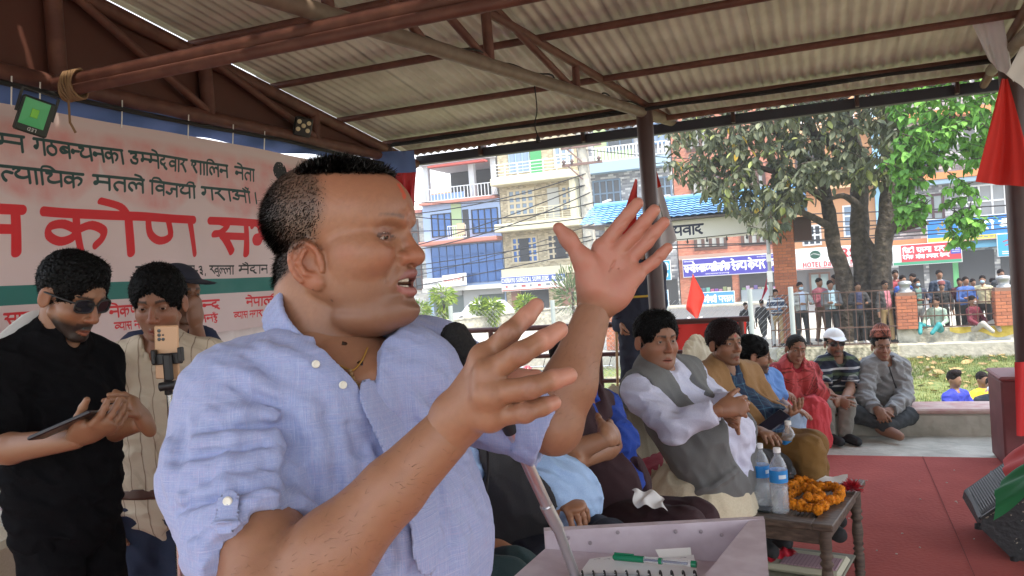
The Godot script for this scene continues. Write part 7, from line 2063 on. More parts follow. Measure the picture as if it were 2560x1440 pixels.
func hero() -> void:
	var t := thing("person", "speaker in light blue linen shirt, mouth open, both hands raised", "person", v3(-0.653, 0, -0.94), 21.1)
	var cam := v3(0.271, 1.55, 1.113)
	var skin := Color(0.29, 0.136, 0.076)
	var side := v3(0.819, 0, -0.574)
	var fwd := v3(0.574, 0, 0.819)
	var chest := v3(0.012, 1.4, -0.005)
	var neck := v3(0.001, 1.461, 0.014)
	var pelvis := v3(-0.024, 0.991, -0.018)
	var shR := v3(-0.086, 1.412, 0.11)
	var elR := v3(-0.003, 1.214, 0.293)
	var amR := v3(-0.07, 1.33, 0.171)
	var wrR := v3(0.189, 1.385, 0.27)
	var ceS := v3(-0.021, 1.268, 0.243)
	var shL := v3(0.145, 1.416, -0.105)
	var elL := v3(0.321, 1.31, -0.118)
	var wrL := v3(0.4, 1.488, -0.157)
	# ---- head, sculpted in millimetres: x to his left, y up, z to the front
	var face := v3(cos(deg_to_rad(17)), -0.066, sin(deg_to_rad(17))).normalized()
	var hx := v3(0.07, 1, 0).cross(face).normalized()
	var htr := Transform3D(Basis(hx, face.cross(hx), face).scaled(Vector3.ONE * 0.001005), v3(0.04, 1.61, 0.011))
	var f := Fld.new()
	f.ell(v3(0, 36, -12), v3(78, 72, 94), 8)
	f.ell(v3(0, 36, 42), v3(65, 54, 53), 14)
	f.ell(v3(0, -20, 38), v3(66, 72, 54), 12)
	f.ell(v3(0, -60, 42), v3(55, 46, 49), 12)
	f.ell(v3(0, -99, 40), v3(45, 23, 42), 14)
	f.ell(v3(0, -89, 86), v3(22, 18, 22), 12)
	f.ell(v3(0, -47, 80), v3(31, 24, 23), 10)
	f.cap(v3(0, 36, 92), v3(0, 14, 91), 9, 6, 9)
	f.cap(v3(0, 14, 91), v3(0, -14, 106), 6.5, 9.5, 6)
	f.ell(v3(0, -20, 109), v3(13.5, 11.5, 12.5), 6)
	f.cap(v3(0, -28, 104), v3(0, -36, 100), 5, 4.5, 4)
	for s in [-1.0, 1.0]:
		f.ell(v3(42 * s, -18, 54), v3(25, 26, 31), 16)
		f.cap(v3(48 * s, -50, 2), v3(19 * s, -92, 74), 18, 17, 14)
		f.ell(v3(15 * s, -23, 98), v3(10, 9.2, 12), 3)
		f.cap(v3(13 * s, 29, 92), v3(50 * s, 28, 71), 9.5, 7.5, 8)
		f.ell(v3(35 * s, 9, 95), v3(19, 12, 14), 9, 1)
		f.ell(v3(33.5 * s, 6, 73), Vector3.ONE * 15.4, 3)
		f.cap(v3(20 * s, 16, 83), v3(51 * s, 13, 73), 5.2, 4.5, 3)
		f.cap(v3(22 * s, -7, 84), v3(46 * s, -7, 77), 4, 4, 5)
		f.cap(v3(22 * s, 4.0, 91), v3(46 * s, 2.5, 82), 2.3, 2.0, 1.5, 1)
		f.cap(v3(21 * s, 10.5, 91.5), v3(49 * s, 8.5, 81), 1.2, 1.2, 2, 1)
		f.ell(v3(7 * s, -31.5, 106), v3(3.6, 4, 6), 2, 1)
		f.cap(v3(27 * s, -26, 99), v3(37 * s, -50, 90), 1.6, 1.6, 8, 1)
	f.chain(pts([v3(-26, -53, 82), v3(-11, -43, 101), v3(-3, -41.5, 106), v3(0, -43, 106), v3(3, -41.5, 106), v3(11, -43, 101), v3(26, -53, 82)]), fl([3.2, 5, 5.4, 5.4, 5.4, 5, 3.2]), 2.5)
	f.chain(pts([v3(-25, -56, 83), v3(-9, -67, 101), v3(0, -68, 105), v3(9, -67, 101), v3(25, -56, 83)]), fl([3.2, 6.4, 7.0, 6.4, 3.2]), 2.5)
	f.ell(v3(0, -55, 97), v3(24, 6.0, 24), 2, 1)
	f.ell(v3(0, -78, 113), v3(18, 5, 8), 6, 1)
	for s in [-1.0, 1.0]:
		var eb := Basis(Vector3.UP, -0.42 * s) * Basis(Vector3.RIGHT, -0.36)
		var ec := v3(77 * s, -30, -6)
		f.ell(ec, v3(6.5, 29, 20), 4, 0, eb)
		f.ell(ec + eb * v3(8 * s, 2, 3), v3(7.5, 18, 12), 2.5, 1, eb)
		var rim := PackedVector3Array()
		for i in 13:
			var a := lerpf(-0.6, 3.9, i / 12.0)
			rim.append(ec + eb * v3(5.5 * s, 27.5 * sin(a), 19 * cos(a)))
		f.chain(rim, fl([3.0]), 2)
		f.chain(pts([ec + eb * v3(5 * s, 16, 4), ec + eb * v3(6.5 * s, 4, -8), ec + eb * v3(6 * s, -12, -5), ec + eb * v3(4 * s, -18, 5)]), fl([3.0, 3.4, 3.2, 3.0]), 3)
		f.ell(ec + eb * v3(1 * s, -27, 3), v3(6, 9, 9), 4)
		f.ell(ec + eb * v3(4 * s, -2, 17), v3(4, 6, 4), 3)
	f.cap(v3(0, -40, -34), v3(-4, -190, -30), 51, 58, 14)
	f.cap(v3(0, -66, -12), v3(0, -170, -14), 44, 54, 14)
	var n1 := fnoise(3, 0.09)
	var n2 := fnoise(4, 0.5)
	var dark := Color(0.020, 0.016, 0.014)
	var hairy := func(p: Vector3) -> float:
		var zb := 26.0 - 0.0085 * (p.y - 44.0) * (p.y - 44.0)
		var sidem := clampf((zb - p.z + 5.0 * n1.get_noise_3dv(p)) / 20.0, 0.0, 1.0) * clampf((absf(p.x) - 30.0) / 14.0 + clampf((-20.0 - p.z) / 20.0, 0, 1), 0.0, 1.0)
		if p.z > -28.0 and p.y < -10.0: sidem *= clampf((p.y + 22.0) / 10.0, 0.0, 1.0)
		sidem *= clampf((p.y + 82.0 + (p.z + 60.0) * 0.25) / 14.0, 0.0, 1.0)
		var topm := clampf((p.y - 84.0 + maxf(0.0, p.z - 66.0) * -1.2 + maxf(0.0, 20.0 - p.z) * 0.12 + 3.0 * n1.get_noise_3dv(p)) / 6.0, 0.0, 1.0) * clampf((82.0 - p.z) / 8.0, 0.0, 1.0)
		return maxf(sidem, topm)
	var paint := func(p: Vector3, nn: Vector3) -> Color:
		var c := skin * (1.0 + 0.12 * n1.get_noise_3dv(p) + 0.10 * n2.get_noise_3dv(p))
		var ax := absf(p.x)
		var red := 0.55 * exp(-Vector2(ax - 46.0, p.y + 22.0).length_squared() / 500.0) + 0.6 * clampf((p.z - 98.0) / 10.0, 0, 1) * clampf((p.y + 40.0) / 8.0, 0, 1) + 0.7 * clampf((ax - 74.0) / 5.0, 0, 1) * clampf((8.0 - p.y) / 8.0, 0, 1) + 0.35 * clampf((p.y - 40.0) / 40.0, 0, 1)
		c = c.lerp(Color(skin.r * 1.12, skin.g * 0.82, skin.b * 0.78), red)
		c = c.lerp(Color(0.185, 0.088, 0.054), 0.7 * clampf((-38.0 - p.y + (p.z - 60.0) * 0.25) / 45.0, 0, 1) * clampf((p.z + 12.0) / 30.0, 0, 1))  # lower cheeks, jaw and neck darker: shaved beard plus painted-in self shading
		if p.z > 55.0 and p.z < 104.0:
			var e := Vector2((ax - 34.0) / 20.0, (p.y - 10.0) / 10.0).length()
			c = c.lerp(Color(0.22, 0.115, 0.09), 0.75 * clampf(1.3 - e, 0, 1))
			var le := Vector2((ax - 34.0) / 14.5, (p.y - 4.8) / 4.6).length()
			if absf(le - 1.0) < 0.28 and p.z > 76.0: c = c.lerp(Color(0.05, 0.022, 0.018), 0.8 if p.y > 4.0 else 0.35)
			var bt := (ax - 12.0) / 42.0
			if bt > 0.0 and bt < 1.0:
				var by := 28.5 + 5.0 * sin(bt * 2.4)
				c = c.lerp(dark * 2.0, (1.0 - 0.35 * bt) * clampf(1.0 - absf(p.y - by) / (5.4 - 2.6 * bt), 0, 1) * (0.7 + 0.6 * n2.get_noise_3dv(p * 2.0)))
		var lu := Vector2(p.x / 27.0, (p.y + 55.0) / 18.5).length()
		if p.z > 80.0 and lu < 1.0 and (p.y > -50.0 - ax * 0.22 or p.y < -58.0 + ax * 0.02):
			c = Color(0.235, 0.092, 0.082) if p.y > -55.0 else Color(0.30, 0.115, 0.10)
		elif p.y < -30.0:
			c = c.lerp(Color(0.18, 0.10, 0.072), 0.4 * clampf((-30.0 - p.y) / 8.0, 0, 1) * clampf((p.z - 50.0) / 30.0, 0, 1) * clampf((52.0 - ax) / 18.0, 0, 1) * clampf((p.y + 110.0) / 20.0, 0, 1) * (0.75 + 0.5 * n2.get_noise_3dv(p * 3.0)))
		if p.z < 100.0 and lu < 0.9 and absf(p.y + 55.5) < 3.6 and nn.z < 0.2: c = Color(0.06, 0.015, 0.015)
		var m: float = hairy.call(p)
		var back := clampf((-30.0 - p.z) / 45.0, 0, 1)
		c = c.lerp(Color(0.085, 0.052, 0.036).lerp(dark, maxf(back, clampf((p.y - 88.0) / 8.0, 0, 1))), m * 0.92)
		if p.z > 78.0 and absf(p.y - 66.0 - (p.x + 6.0) * 0.35) < 10.0 and absf(p.x + 4.0 - 0.1 * (p.y - 66.0)) < 5.5 + 1.5 * n1.get_noise_3dv(p * 2.0): c = c.lerp(Color(0.55, 0.06, 0.02), 0.75)
		if (p - v3(-76, -62, 2)).length() < 2.2 or (p - v3(-60, -78, 20)).length() < 1.6: c = Color(0.07, 0.03, 0.02)
		return c
	var mb := MB.new()
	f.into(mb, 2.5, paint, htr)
	var head_end := mb.v.size()
	# ---- torso and arms
	f = Fld.new(); f.col = skin
	f.cap(pelvis, chest - v3(0, 0.08, 0), 0.15, 0.14, 0.05, 0, side, 1.0, 0.8)
	f.cap(shR, shL, 0.05, 0.05, 0.05)
	f.cap(chest + v3(0, 0.0, 0) + fwd * 0.035, neck + v3(0, 0.0, 0), 0.105, 0.06, 0.04)
	f.cap(shR, amR, 0.046, 0.045, 0.02)
	f.cap(amR, ceS, 0.045, 0.049, 0.02)
	f.cap(ceS, elR, 0.049, 0.046, 0.02)
	f.cap(elR, elR.lerp(wrR, 0.35), 0.044, 0.043, 0.02)
	f.cap(elR.lerp(wrR, 0.35), elR.lerp(wrR, 0.7), 0.043, 0.034, 0.02)
	f.cap(elR.lerp(wrR, 0.7), wrR, 0.034, 0.0285, 0.01)
	f.cap(shL, elL, 0.048, 0.040, 0.03)
	f.cap(elL, elL.lerp(wrL, 0.35), 0.040, 0.041, 0.02)
	f.cap(elL.lerp(wrL, 0.35), wrL, 0.041, 0.027, 0.02)
	for s in [-0.09, 0.09]:
		f.cap(pelvis + side * s, pelvis + side * s + v3(0, -0.45, 0.02), 0.08, 0.06, 0.02)
		f.cap(pelvis + side * s + v3(0, -0.45, 0.02), pelvis + side * s + v3(0, -0.86, -0.02), 0.055, 0.04, 0.02)
	var armp := func(p: Vector3, _n: Vector3) -> Color: return skin * (0.93 + 0.09 * n1.get_noise_3dv(p * 1000.0) + 0.05 * n2.get_noise_3dv(p * 600.0))
	f.into(mb, 0.006, armp)
	# ---- right hand, its back to us, fingers spread
	f = Fld.new()
	var k := 0.0035
	var mc := [v3(0.238, 1.465, 0.282), v3(0.242, 1.452, 0.302), v3(0.241, 1.431, 0.308), v3(0.24, 1.407, 0.3)]
	f.cap(wrR, v3(0.207, 1.401, 0.275), 0.0265, 0.027, 0.008)
	for m in mc: f.cap(v3(0.202, 1.405, 0.273), m, 0.022, 0.0138, 0.010)
	f.cap(mc[0], mc[2], 0.0145, 0.0145, 0.01); f.cap(mc[2], mc[3], 0.0145, 0.013, 0.01)
	for m in mc: f.ell(m + v3(-0.003, 0, 0.011), v3(0.010, 0.009, 0.007), 0.012)
	f.chain(pts([mc[0], v3(0.265, 1.49, 0.291), v3(0.284, 1.505, 0.281), v3(0.295, 1.515, 0.273)]), fl([0.0125, 0.0106, 0.0098, 0.0084]), k)
	f.chain(pts([mc[1], v3(0.275, 1.471, 0.318), v3(0.3, 1.482, 0.311), v3(0.316, 1.49, 0.301)]), fl([0.0132, 0.0114, 0.0104, 0.009]), k)
	f.chain(pts([mc[2], v3(0.282, 1.437, 0.324), v3(0.306, 1.442, 0.317), v3(0.322, 1.444, 0.308)]), fl([0.0132, 0.0112, 0.0101, 0.0087]), k)
	f.chain(pts([mc[3], v3(0.275, 1.411, 0.313), v3(0.293, 1.414, 0.305), v3(0.305, 1.416, 0.297)]), fl([0.0122, 0.0102, 0.0094, 0.0082]), k)
	f.chain(pts([v3(0.206, 1.414, 0.25), v3(0.234, 1.424, 0.23), v3(0.268, 1.43, 0.224), v3(0.29, 1.433, 0.221)]), fl([0.020, 0.0155, 0.012, 0.0095]), 0.014)
	for q in [v3(0.265, 1.49, 0.291), v3(0.275, 1.471, 0.318), v3(0.282, 1.437, 0.324), v3(0.275, 1.411, 0.313)]:
		f.ell(q + v3(0, 0, 0.006), v3(0.0095, 0.0085, 0.0065), 0.006)
		for s in [-0.004, 0.0, 0.004]: f.cap(q + v3(s - 0.003, 0.008, 0.0135), q + v3(s + 0.003, -0.008, 0.0135), 0.0008, 0.0008, 0.002, 1)
	for q in [v3(0.284, 1.505, 0.281), v3(0.3, 1.482, 0.311), v3(0.306, 1.442, 0.317), v3(0.293, 1.414, 0.305)]: f.cap(q + v3(-0.003, 0.008, 0.0108), q + v3(0.003, -0.008, 0.0108), 0.0007, 0.0007, 0.002, 1)
	for m in mc: f.cap(v3(0.208, 1.406, 0.29).lerp(m, 0.25), m + v3(0, 0, 0.004), 0.005, 0.009, 0.012)
	var nails := [[v3(0.295, 1.515, 0.273), v3(0.284, 1.505, 0.281)], [v3(0.316, 1.49, 0.301), v3(0.3, 1.482, 0.311)], [v3(0.322, 1.444, 0.308), v3(0.306, 1.442, 0.317)], [v3(0.305, 1.416, 0.297), v3(0.293, 1.414, 0.305)]]
	var hp := func(p: Vector3, nn: Vector3) -> Color:
		var c: Color = armp.call(p, nn)
		for q in nails:
			var d: Vector3 = (q[0] - q[1]).normalized()
			var al := (p - (q[0] as Vector3)).dot(d)
			if al > -0.016: c = c.lerp(Color(0.46, 0.215, 0.15), clampf((al + 0.016) / 0.008, 0, 1) * 0.75)
		for q in [v3(0.265, 1.49, 0.291), v3(0.275, 1.471, 0.318), v3(0.282, 1.437, 0.324), v3(0.275, 1.411, 0.313)]:
			c = c.lerp(Color(0.22, 0.10, 0.065), 0.55 * clampf(1.4 - (p - (q as Vector3) - v3(0, 0, 0.01)).length() / 0.011, 0, 1))
		if nn.z < -0.2 or p.z < (v3(0.268, 1.43, 0.224) as Vector3).z + 0.02: c = c.lerp(Color(0.46, 0.22, 0.16), 0.6)
		return c
	f.into(mb, 0.0022, hp)
	# ---- left hand, palm towards us
	f = Fld.new()
	mc = [v3(0.418, 1.582, -0.156), v3(0.439, 1.572, -0.156), v3(0.456, 1.557, -0.156), v3(0.468, 1.536, -0.153)]
	f.cap(wrL, v3(0.408, 1.509, -0.157), 0.026, 0.028, 0.01)
	f.cap(v3(0.41, 1.518, -0.159), v3(0.426, 1.562, -0.162), 0.031, 0.030, 0.02, 0, Vector3.RIGHT, 1.0, 0.5)
	for m in mc: f.cap(v3(0.413, 1.515, -0.159), m, 0.0205, 0.0135, 0.009)
	f.cap(mc[0], mc[3], 0.0135, 0.0125, 0.007)
	f.ell(v3(0.396, 1.538, -0.142), v3(0.018, 0.030, 0.014), 0.016, 0, Basis(v3(0, 0, 1), 0.15))
	f.ell(v3(0.446, 1.511, -0.143), v3(0.017, 0.032, 0.014), 0.016, 0, Basis(v3(0, 0, 1), -0.5))
	f.chain(pts([mc[0], v3(0.448, 1.616, -0.151), v3(0.463, 1.633, -0.147), v3(0.477, 1.647, -0.147)]), fl([0.0128, 0.0112, 0.0105, 0.0095]), 0.003)
	f.chain(pts([mc[1], v3(0.471, 1.601, -0.151), v3(0.486, 1.618, -0.146), v3(0.502, 1.634, -0.145)]), fl([0.0128, 0.0115, 0.0108, 0.0097]), 0.003)
	f.chain(pts([mc[2], v3(0.488, 1.585, -0.15), v3(0.501, 1.6, -0.146), v3(0.516, 1.614, -0.145)]), fl([0.0122, 0.0108, 0.0102, 0.0092]), 0.003)
	f.chain(pts([mc[3], v3(0.496, 1.553, -0.15), v3(0.508, 1.564, -0.146), v3(0.519, 1.574, -0.145)]), fl([0.0112, 0.0097, 0.0092, 0.0082]), 0.003)
	f.chain(pts([v3(0.395, 1.522, -0.145), v3(0.384, 1.565, -0.138), v3(0.364, 1.598, -0.137), v3(0.35, 1.616, -0.136)]), fl([0.020, 0.0145, 0.0118, 0.0095]), 0.012)
	f.cap(v3(0.434, 1.558, -0.142), v3(0.416, 1.531, -0.139), 0.0011, 0.0011, 0.003, 1); f.cap(v3(0.416, 1.531, -0.139), v3(0.409, 1.503, -0.137), 0.0011, 0.0011, 0.003, 1)
	f.cap(v3(0.439, 1.547, -0.142), v3(0.463, 1.513, -0.138), 0.001, 0.001, 0.003, 1)
	for q in [v3(0.446, 1.615, -0.14), v3(0.469, 1.601, -0.139), v3(0.487, 1.585, -0.139), v3(0.495, 1.553, -0.14), v3(0.462, 1.632, -0.137), v3(0.484, 1.617, -0.135), v3(0.499, 1.6, -0.135), v3(0.506, 1.564, -0.137)]: f.cap(q + v3(-0.010, -0.006, 0.001), q + v3(0.010, 0.006, 0.001), 0.0009, 0.0009, 0.0025, 1)
	var palm := Color(0.42, 0.20, 0.14)
	var lp := func(p: Vector3, nn: Vector3) -> Color:
		var c := palm.lerp(Color(0.45, 0.165, 0.115), 0.45 + 0.5 * n1.get_noise_3dv(p * 500.0))
		var w := clampf((p - wrL).dot((v3(0.439, 1.572, -0.158) - wrL).normalized()) / 0.03, 0, 1)
		var c2: Color = armp.call(p, nn)
		return c2.lerp(c, w * clampf(nn.z * 1.6 + 0.9, 0.0, 1.0))
	f.into(mb, 0.0023, lp)
	obj("body", mb, M.skin, t)
	# ---- eyes, teeth, hair
	for s in [-1.0, 1.0]: eye(t, htr, v3(33.5 * s, 6, 73), v3(0.0, -0.16, 1), 13.4)
	var tb := MB.new()
	for row in 2:
		for i in 9:
			var a := (i - 4) * 0.21
			tb.box(htr * v3(19.5 * sin(a), -50.5 if row == 0 else -61.5, 72 + 25.5 * cos(a)), v3(0.0062, 0.0075 if row == 0 else 0.006, 0.004), htr.basis.orthonormalized() * Basis(Vector3.UP, a), 0.0013)
	obj("teeth", tb, mat(lin(0.62, 0.55, 0.44), 0.3), t)
	var hb := MB.new()
	var inv := htr.affine_inverse()
	var hbas := htr.basis.orthonormalized()
	for i in head_end:
		var p := inv * mb.v[i]
		var m: float = hairy.call(p)
		if m < 0.12 or rng.randf() > m * 1.3: continue
		var top := clampf((p.y - 80.0) / 10.0, 0, 1) * clampf((p.z + 60.0) / 40.0, 0, 1)
		var back := clampf((-25.0 - p.z) / 45.0, 0, 1)
		var cnt := 5 if top > 0.5 else 3
		
		for q in cnt:
			var nn := mb.n[i]
			var comb := (v3(0.15, 0.1, 0.5) if top > 0.5 else v3(0, -0.7, -0.45))
			var d := (nn * (0.32 if top > 0.5 else 0.22) + hbas * (comb + v3(rng.randfn(), rng.randfn(), rng.randfn()) * (0.32 if top > 0.5 else 0.25))).normalized()
			var l := lerpf(lerpf(0.0042, 0.009, back), 0.0145, top) * rng.randf_range(0.5, 1.25) * m
			var c := dark * rng.randf_range(0.5, 1.6)
			if rng.randf() < lerpf(0.16, 0.13, top): c = Color(0.22, 0.205, 0.19) * rng.randf_range(0.5, 1.3)
			if top < 0.5 and back < 0.4: c = Color(0.065, 0.044, 0.033).lerp(Color(0.19, 0.165, 0.14), pow(rng.randf(), 2.0)) if rng.randf() < 0.85 else c * 2.0
			hb.col = Color(c.r, c.g, c.b)
			var sd := d.cross(nn).normalized() * (0.0003 if top < 0.5 else 0.0005)
			var p0 := mb.v[i] + v3(rng.randfn(), rng.randfn(), rng.randfn()) * 0.0011 - nn * 0.0008
			var sn := (nn + d * 0.4).normalized()
			var bend := hbas * v3(0, -0.2, 0.15) * l * 0.4 if top > 0.5 else Vector3.ZERO
			var i0 := hb.vert(p0 - sd, sn); hb.vert(p0 + sd, sn); hb.vert(p0 + d * l * 0.55 + sd * 0.8, sn); hb.vert(p0 + d * l * 0.55 - sd * 0.8, sn); hb.vert(p0 + d * l + bend, sn)
			hb.ix.append_array(PackedInt32Array([i0, i0 + 1, i0 + 2, i0, i0 + 2, i0 + 3, i0 + 3, i0 + 2, i0 + 4]))
	obj("hair", hb, M.hair, t)
	var ah := MB.new()
	for i in mb.v.size():
		if rng.randf() > 0.3: continue
		var p := mb.v[i]
		for e in [[elR, wrR], [elL, wrL]]:
			var ax: Vector3 = e[1] - e[0]
			var u := (p - (e[0] as Vector3)).dot(ax) / ax.length_squared()
			if u < 0.02 or u > 0.97 or (p - (e[0] as Vector3) - ax * u).length() > 0.062: continue
			var nn := mb.n[i]
			var d := (ax.normalized() + v3(0, -0.5, 0) + nn * 0.25 + v3(rng.randfn(), rng.randfn(), rng.randfn()) * 0.3).normalized()
			var sd := d.cross(nn).normalized() * 0.00011
			ah.col = Color(0.10, 0.055, 0.034)
			var p0 := p + v3(rng.randfn(), rng.randfn(), rng.randfn()) * 0.0018
			var i0 := ah.vert(p0 - sd, nn); ah.vert(p0 + sd, nn); ah.vert(p0 + d * rng.randf_range(0.006, 0.013), nn)
			ah.ix.append_array(PackedInt32Array([i0, i0 + 1, i0 + 2]))
	stuff(obj("arm_hair", ah, M.hair, t))
	# ---- shirt
	var lk := Ink.new(1024, 1024, Color(0.26, 0.31, 0.52))
	for i in 14000:
		var x := rng.randf() * 1024.0; var y := rng.randf() * 1024.0
		var l := rng.randf_range(10, 150)
		var c := Color(0.22, 0.27, 0.495).lerp(Color(0.38, 0.42, 0.60), pow(rng.randf(), 1.2))
		if rng.randf() < 0.2: c = Color(0.33, 0.325, 0.52)
		if i % 2: lk.rect(Rect2(x, y, l, 1 + int(rng.randf() * 2.2)), c)
		else: lk.rect(Rect2(x, y, 1 + int(rng.randf() * 2.2), l), c)
	var im := lk.image()
	var lim := im.duplicate() as Image
	lim.resize(512, 512); lim.convert(Image.FORMAT_RGBA8); lim.bump_map_to_normal_map(1.2)
	im.generate_mipmaps()
	var linen := tri_mat(ImageTexture.create_from_image(im), 3.4, 0.9, ImageTexture.create_from_image(lim), 0.5)
	linen.rim_enabled = true; linen.rim = 0.2
	f = Fld.new()
	var o := 0.0
	f.cap(pelvis - v3(0, 0.12, 0), chest - v3(0, 0.20, 0) + fwd * 0.035, 0.196, 0.188, 0.06, 0, side, 1.0, 0.92)
	f.cap(chest - v3(0, 0.20, 0) + fwd * 0.02, chest - v3(0, 0.065, 0) + fwd * 0.01, 0.188, 0.158, 0.05, 0, side, 1.0, 0.80)
	f.ell(chest + fwd * 0.075 - side * 0.07, v3(0.09, 0.09, 0.075), 0.05); f.ell(chest + fwd * 0.075 + side * 0.07, v3(0.09, 0.09, 0.075), 0.05)
	f.cap(shR + v3(0, 0.006, 0) + side * 0.03, shL + v3(0, 0.006, 0) - side * 0.03, 0.066, 0.066, 0.03)
	f.cap(shR.lerp(shL, 0.22) + v3(0, 0.03, 0), neck - v3(0, 0.03, 0) - fwd * 0.02, 0.05, 0.06, 0.03)
	f.cap(shR.lerp(shL, 0.78) + v3(0, 0.03, 0), neck - v3(0, 0.03, 0) - fwd * 0.02, 0.05, 0.06, 0.03)
	var c1 := v3(-0.079, 1.333, 0.161)
	var c2 := v3(-0.048, 1.284, 0.217)
	var ce := v3(-0.019, 1.268, 0.245)
	f.ell(shR, v3(0.066, 0.066, 0.066), 0.03)
	f.cap(shR, c1, 0.068, 0.076, 0.03)
	f.cap(c1, c2, 0.076, 0.070, 0.03)
	f.cap(c2, ce, 0.069, 0.066, 0.012, 0, Vector3.ZERO, 1, 1, 1)
	f.cap(c2.lerp(ce, -0.1), ce.lerp(c2, -0.1), 0.073, 0.072, 0.004, 0, Vector3.ZERO, 1, 1, 1)
	var d1 := v3(0.217, 1.351, -0.146)
	var de := v3(0.309, 1.307, -0.125)
	f.cap(shL, d1, 0.072, 0.066, 0.04)
	f.cap(d1, de, 0.066, 0.060, 0.02, 0, Vector3.ZERO, 1, 1, 1)
	f.cap(d1.lerp(de, 0.7), de + (de - d1) * 0.06, 0.064, 0.066, 0.006, 0, Vector3.ZERO, 1, 1, 1)
	var folds := [[v3(-0.282, -0.131, -0.95), v3(-0.276, -0.214, -0.937), 0.012, -0.0085], [v3(-0.276, -0.214, -0.937), v3(-0.264, -0.268, -0.926), 0.012, -0.0102], [v3(-0.297, -0.143, -0.944), v3(-0.291, -0.221, -0.931), 0.012, 0.0059], [v3(-0.255, -0.138, -0.957), v3(-0.236, -0.255, -0.938), 0.013, 0.0068], [v3(-0.285, -0.137, -0.949), v3(-0.343, -0.1, -0.934), 0.009, -0.0051], [v3(-0.283, -0.158, -0.946), v3(-0.377, -0.154, -0.913), 0.009, -0.0068], [v3(-0.286, -0.182, -0.941), v3(-0.396, -0.183, -0.9), 0.009, -0.0068], [v3(-0.288, -0.201, -0.936), v3(-0.381, -0.216, -0.899), 0.009, -0.0059], [v3(-0.291, -0.223, -0.93), v3(-0.392, -0.237, -0.889), 0.009, -0.0068], [v3(-0.295, -0.242, -0.924), v3(-0.379, -0.268, -0.886), 0.009, -0.0059], [v3(-0.312, -0.257, -0.915), v3(-0.367, -0.291, -0.884), 0.008, -0.0051], [v3(-0.29, -0.147, -0.946), v3(-0.361, -0.137, -0.923), 0.009, 0.0051], [v3(-0.29, -0.169, -0.942), v3(-0.381, -0.168, -0.909), 0.009, 0.0059], [v3(-0.29, -0.19, -0.938), v3(-0.388, -0.199, -0.9), 0.009, 0.0051], [v3(-0.295, -0.212, -0.932), v3(-0.386, -0.226, -0.894), 0.009, 0.0059], [v3(-0.299, -0.232, -0.926), v3(-0.385, -0.25, -0.888), 0.009, 0.0051], [v3(-0.312, -0.248, -0.917), v3(-0.375, -0.279, -0.884), 0.008, 0.0051], [v3(-0.24, -0.123, -0.963), v3(-0.19, -0.234, -0.953), 0.010, -0.0051], [v3(-0.223, -0.156, -0.962), v3(-0.196, -0.273, -0.942), 0.011, 0.0059], [v3(-0.204, -0.167, -0.964), v3(-0.16, -0.325, -0.932), 0.010, -0.0059], [v3(-0.185, -0.198, -0.963), v3(-0.171, -0.294, -0.941), 0.011, 0.0051], [v3(-0.143, -0.164, -0.976), v3(-0.132, -0.24, -0.962), 0.008, -0.0042], [v3(-0.108, -0.233, -0.966), v3(-0.084, -0.333, -0.939), 0.011, -0.0059], [v3(-0.096, -0.284, -0.954), v3(-0.08, -0.346, -0.935), 0.011, 0.0051], [v3(-0.196, -0.26, -0.946), v3(-0.183, -0.334, -0.924), 0.010, -0.0051], [v3(-0.146, -0.257, -0.955), v3(-0.152, -0.338, -0.929), 0.010, 0.0051], [v3(-0.115, -0.125, -0.985), v3(-0.085, -0.174, -0.981), 0.010, -0.0068], [v3(-0.132, -0.141, -0.981), v3(-0.098, -0.194, -0.976), 0.009, 0.0059], [v3(-0.129, -0.175, -0.976), v3(-0.095, -0.216, -0.972), 0.009, -0.0051], [v3(-0.321, -0.07, -0.944), v3(-0.273, -0.11, -0.956), 0.009, -0.0042], [v3(-0.308, -0.062, -0.949), v3(-0.252, -0.093, -0.963), 0.009, 0.0042], [v3(-0.343, -0.086, -0.935), v3(-0.284, -0.123, -0.951), 0.009, 0.0042], [v3(-0.261, -0.269, -0.927), v3(-0.243, -0.326, -0.914), 0.011, -0.0068], [v3(-0.234, -0.268, -0.934), v3(-0.221, -0.329, -0.918), 0.011, 0.0051], [v3(-0.4, -0.16, -0.902), v3(-0.395, -0.23, -0.889), 0.009, 0.0042], [v3(-0.386, -0.127, -0.914), v3(-0.392, -0.196, -0.899), 0.009, -0.0042]]
	for e in folds: fold(f, cam, e[0], e[1], e[2], e[3])
	f.cap(c2.lerp(ce, 0.5), ce.lerp(c2, -1.0), 0.050, 0.052, 0.002, 1)
	f.cap(d1.lerp(de, 0.8), de + (de - d1) * 0.5, 0.053, 0.056, 0.003, 1)
	var fc := v3(0.866, 0, 0.5)
	var sc := v3(0.5, 0, -0.866)
	var cn := v3(fc.x * 0.71, 0.70, fc.z * 0.71)
	var e2 := v3(fc.x * 0.70, -0.71, fc.z * 0.70)
	var c0 := v3(0.003, 1.481, 0.014)
	f.cap(c0 + cn * 0.004, c0 + cn * 0.3, 0.074, 0.10, 0.006, 1, Vector3.ZERO, 1, 1, 1)
	f.cap(v3(0.06, 1.472, 0.094), march(f, cam, v3(-0.183, -0.135, -0.974)), 0.044, 0.006, 0.006, 1)
	f.wr = 0.0035; f.noise = fnoise(71, 1.0, FastNoiseLite.TYPE_SIMPLEX, 3)
	f.wt = Transform3D(Basis.from_euler(v3(0.3, 0.2, 0.5)).scaled(v3(9, 17, 10)), Vector3.ZERO)
	var sm := MB.new()
	f.into(sm, 0.005)
	obj("shirt", sm, linen, t)
	var body_f := f
	f = Fld.new()
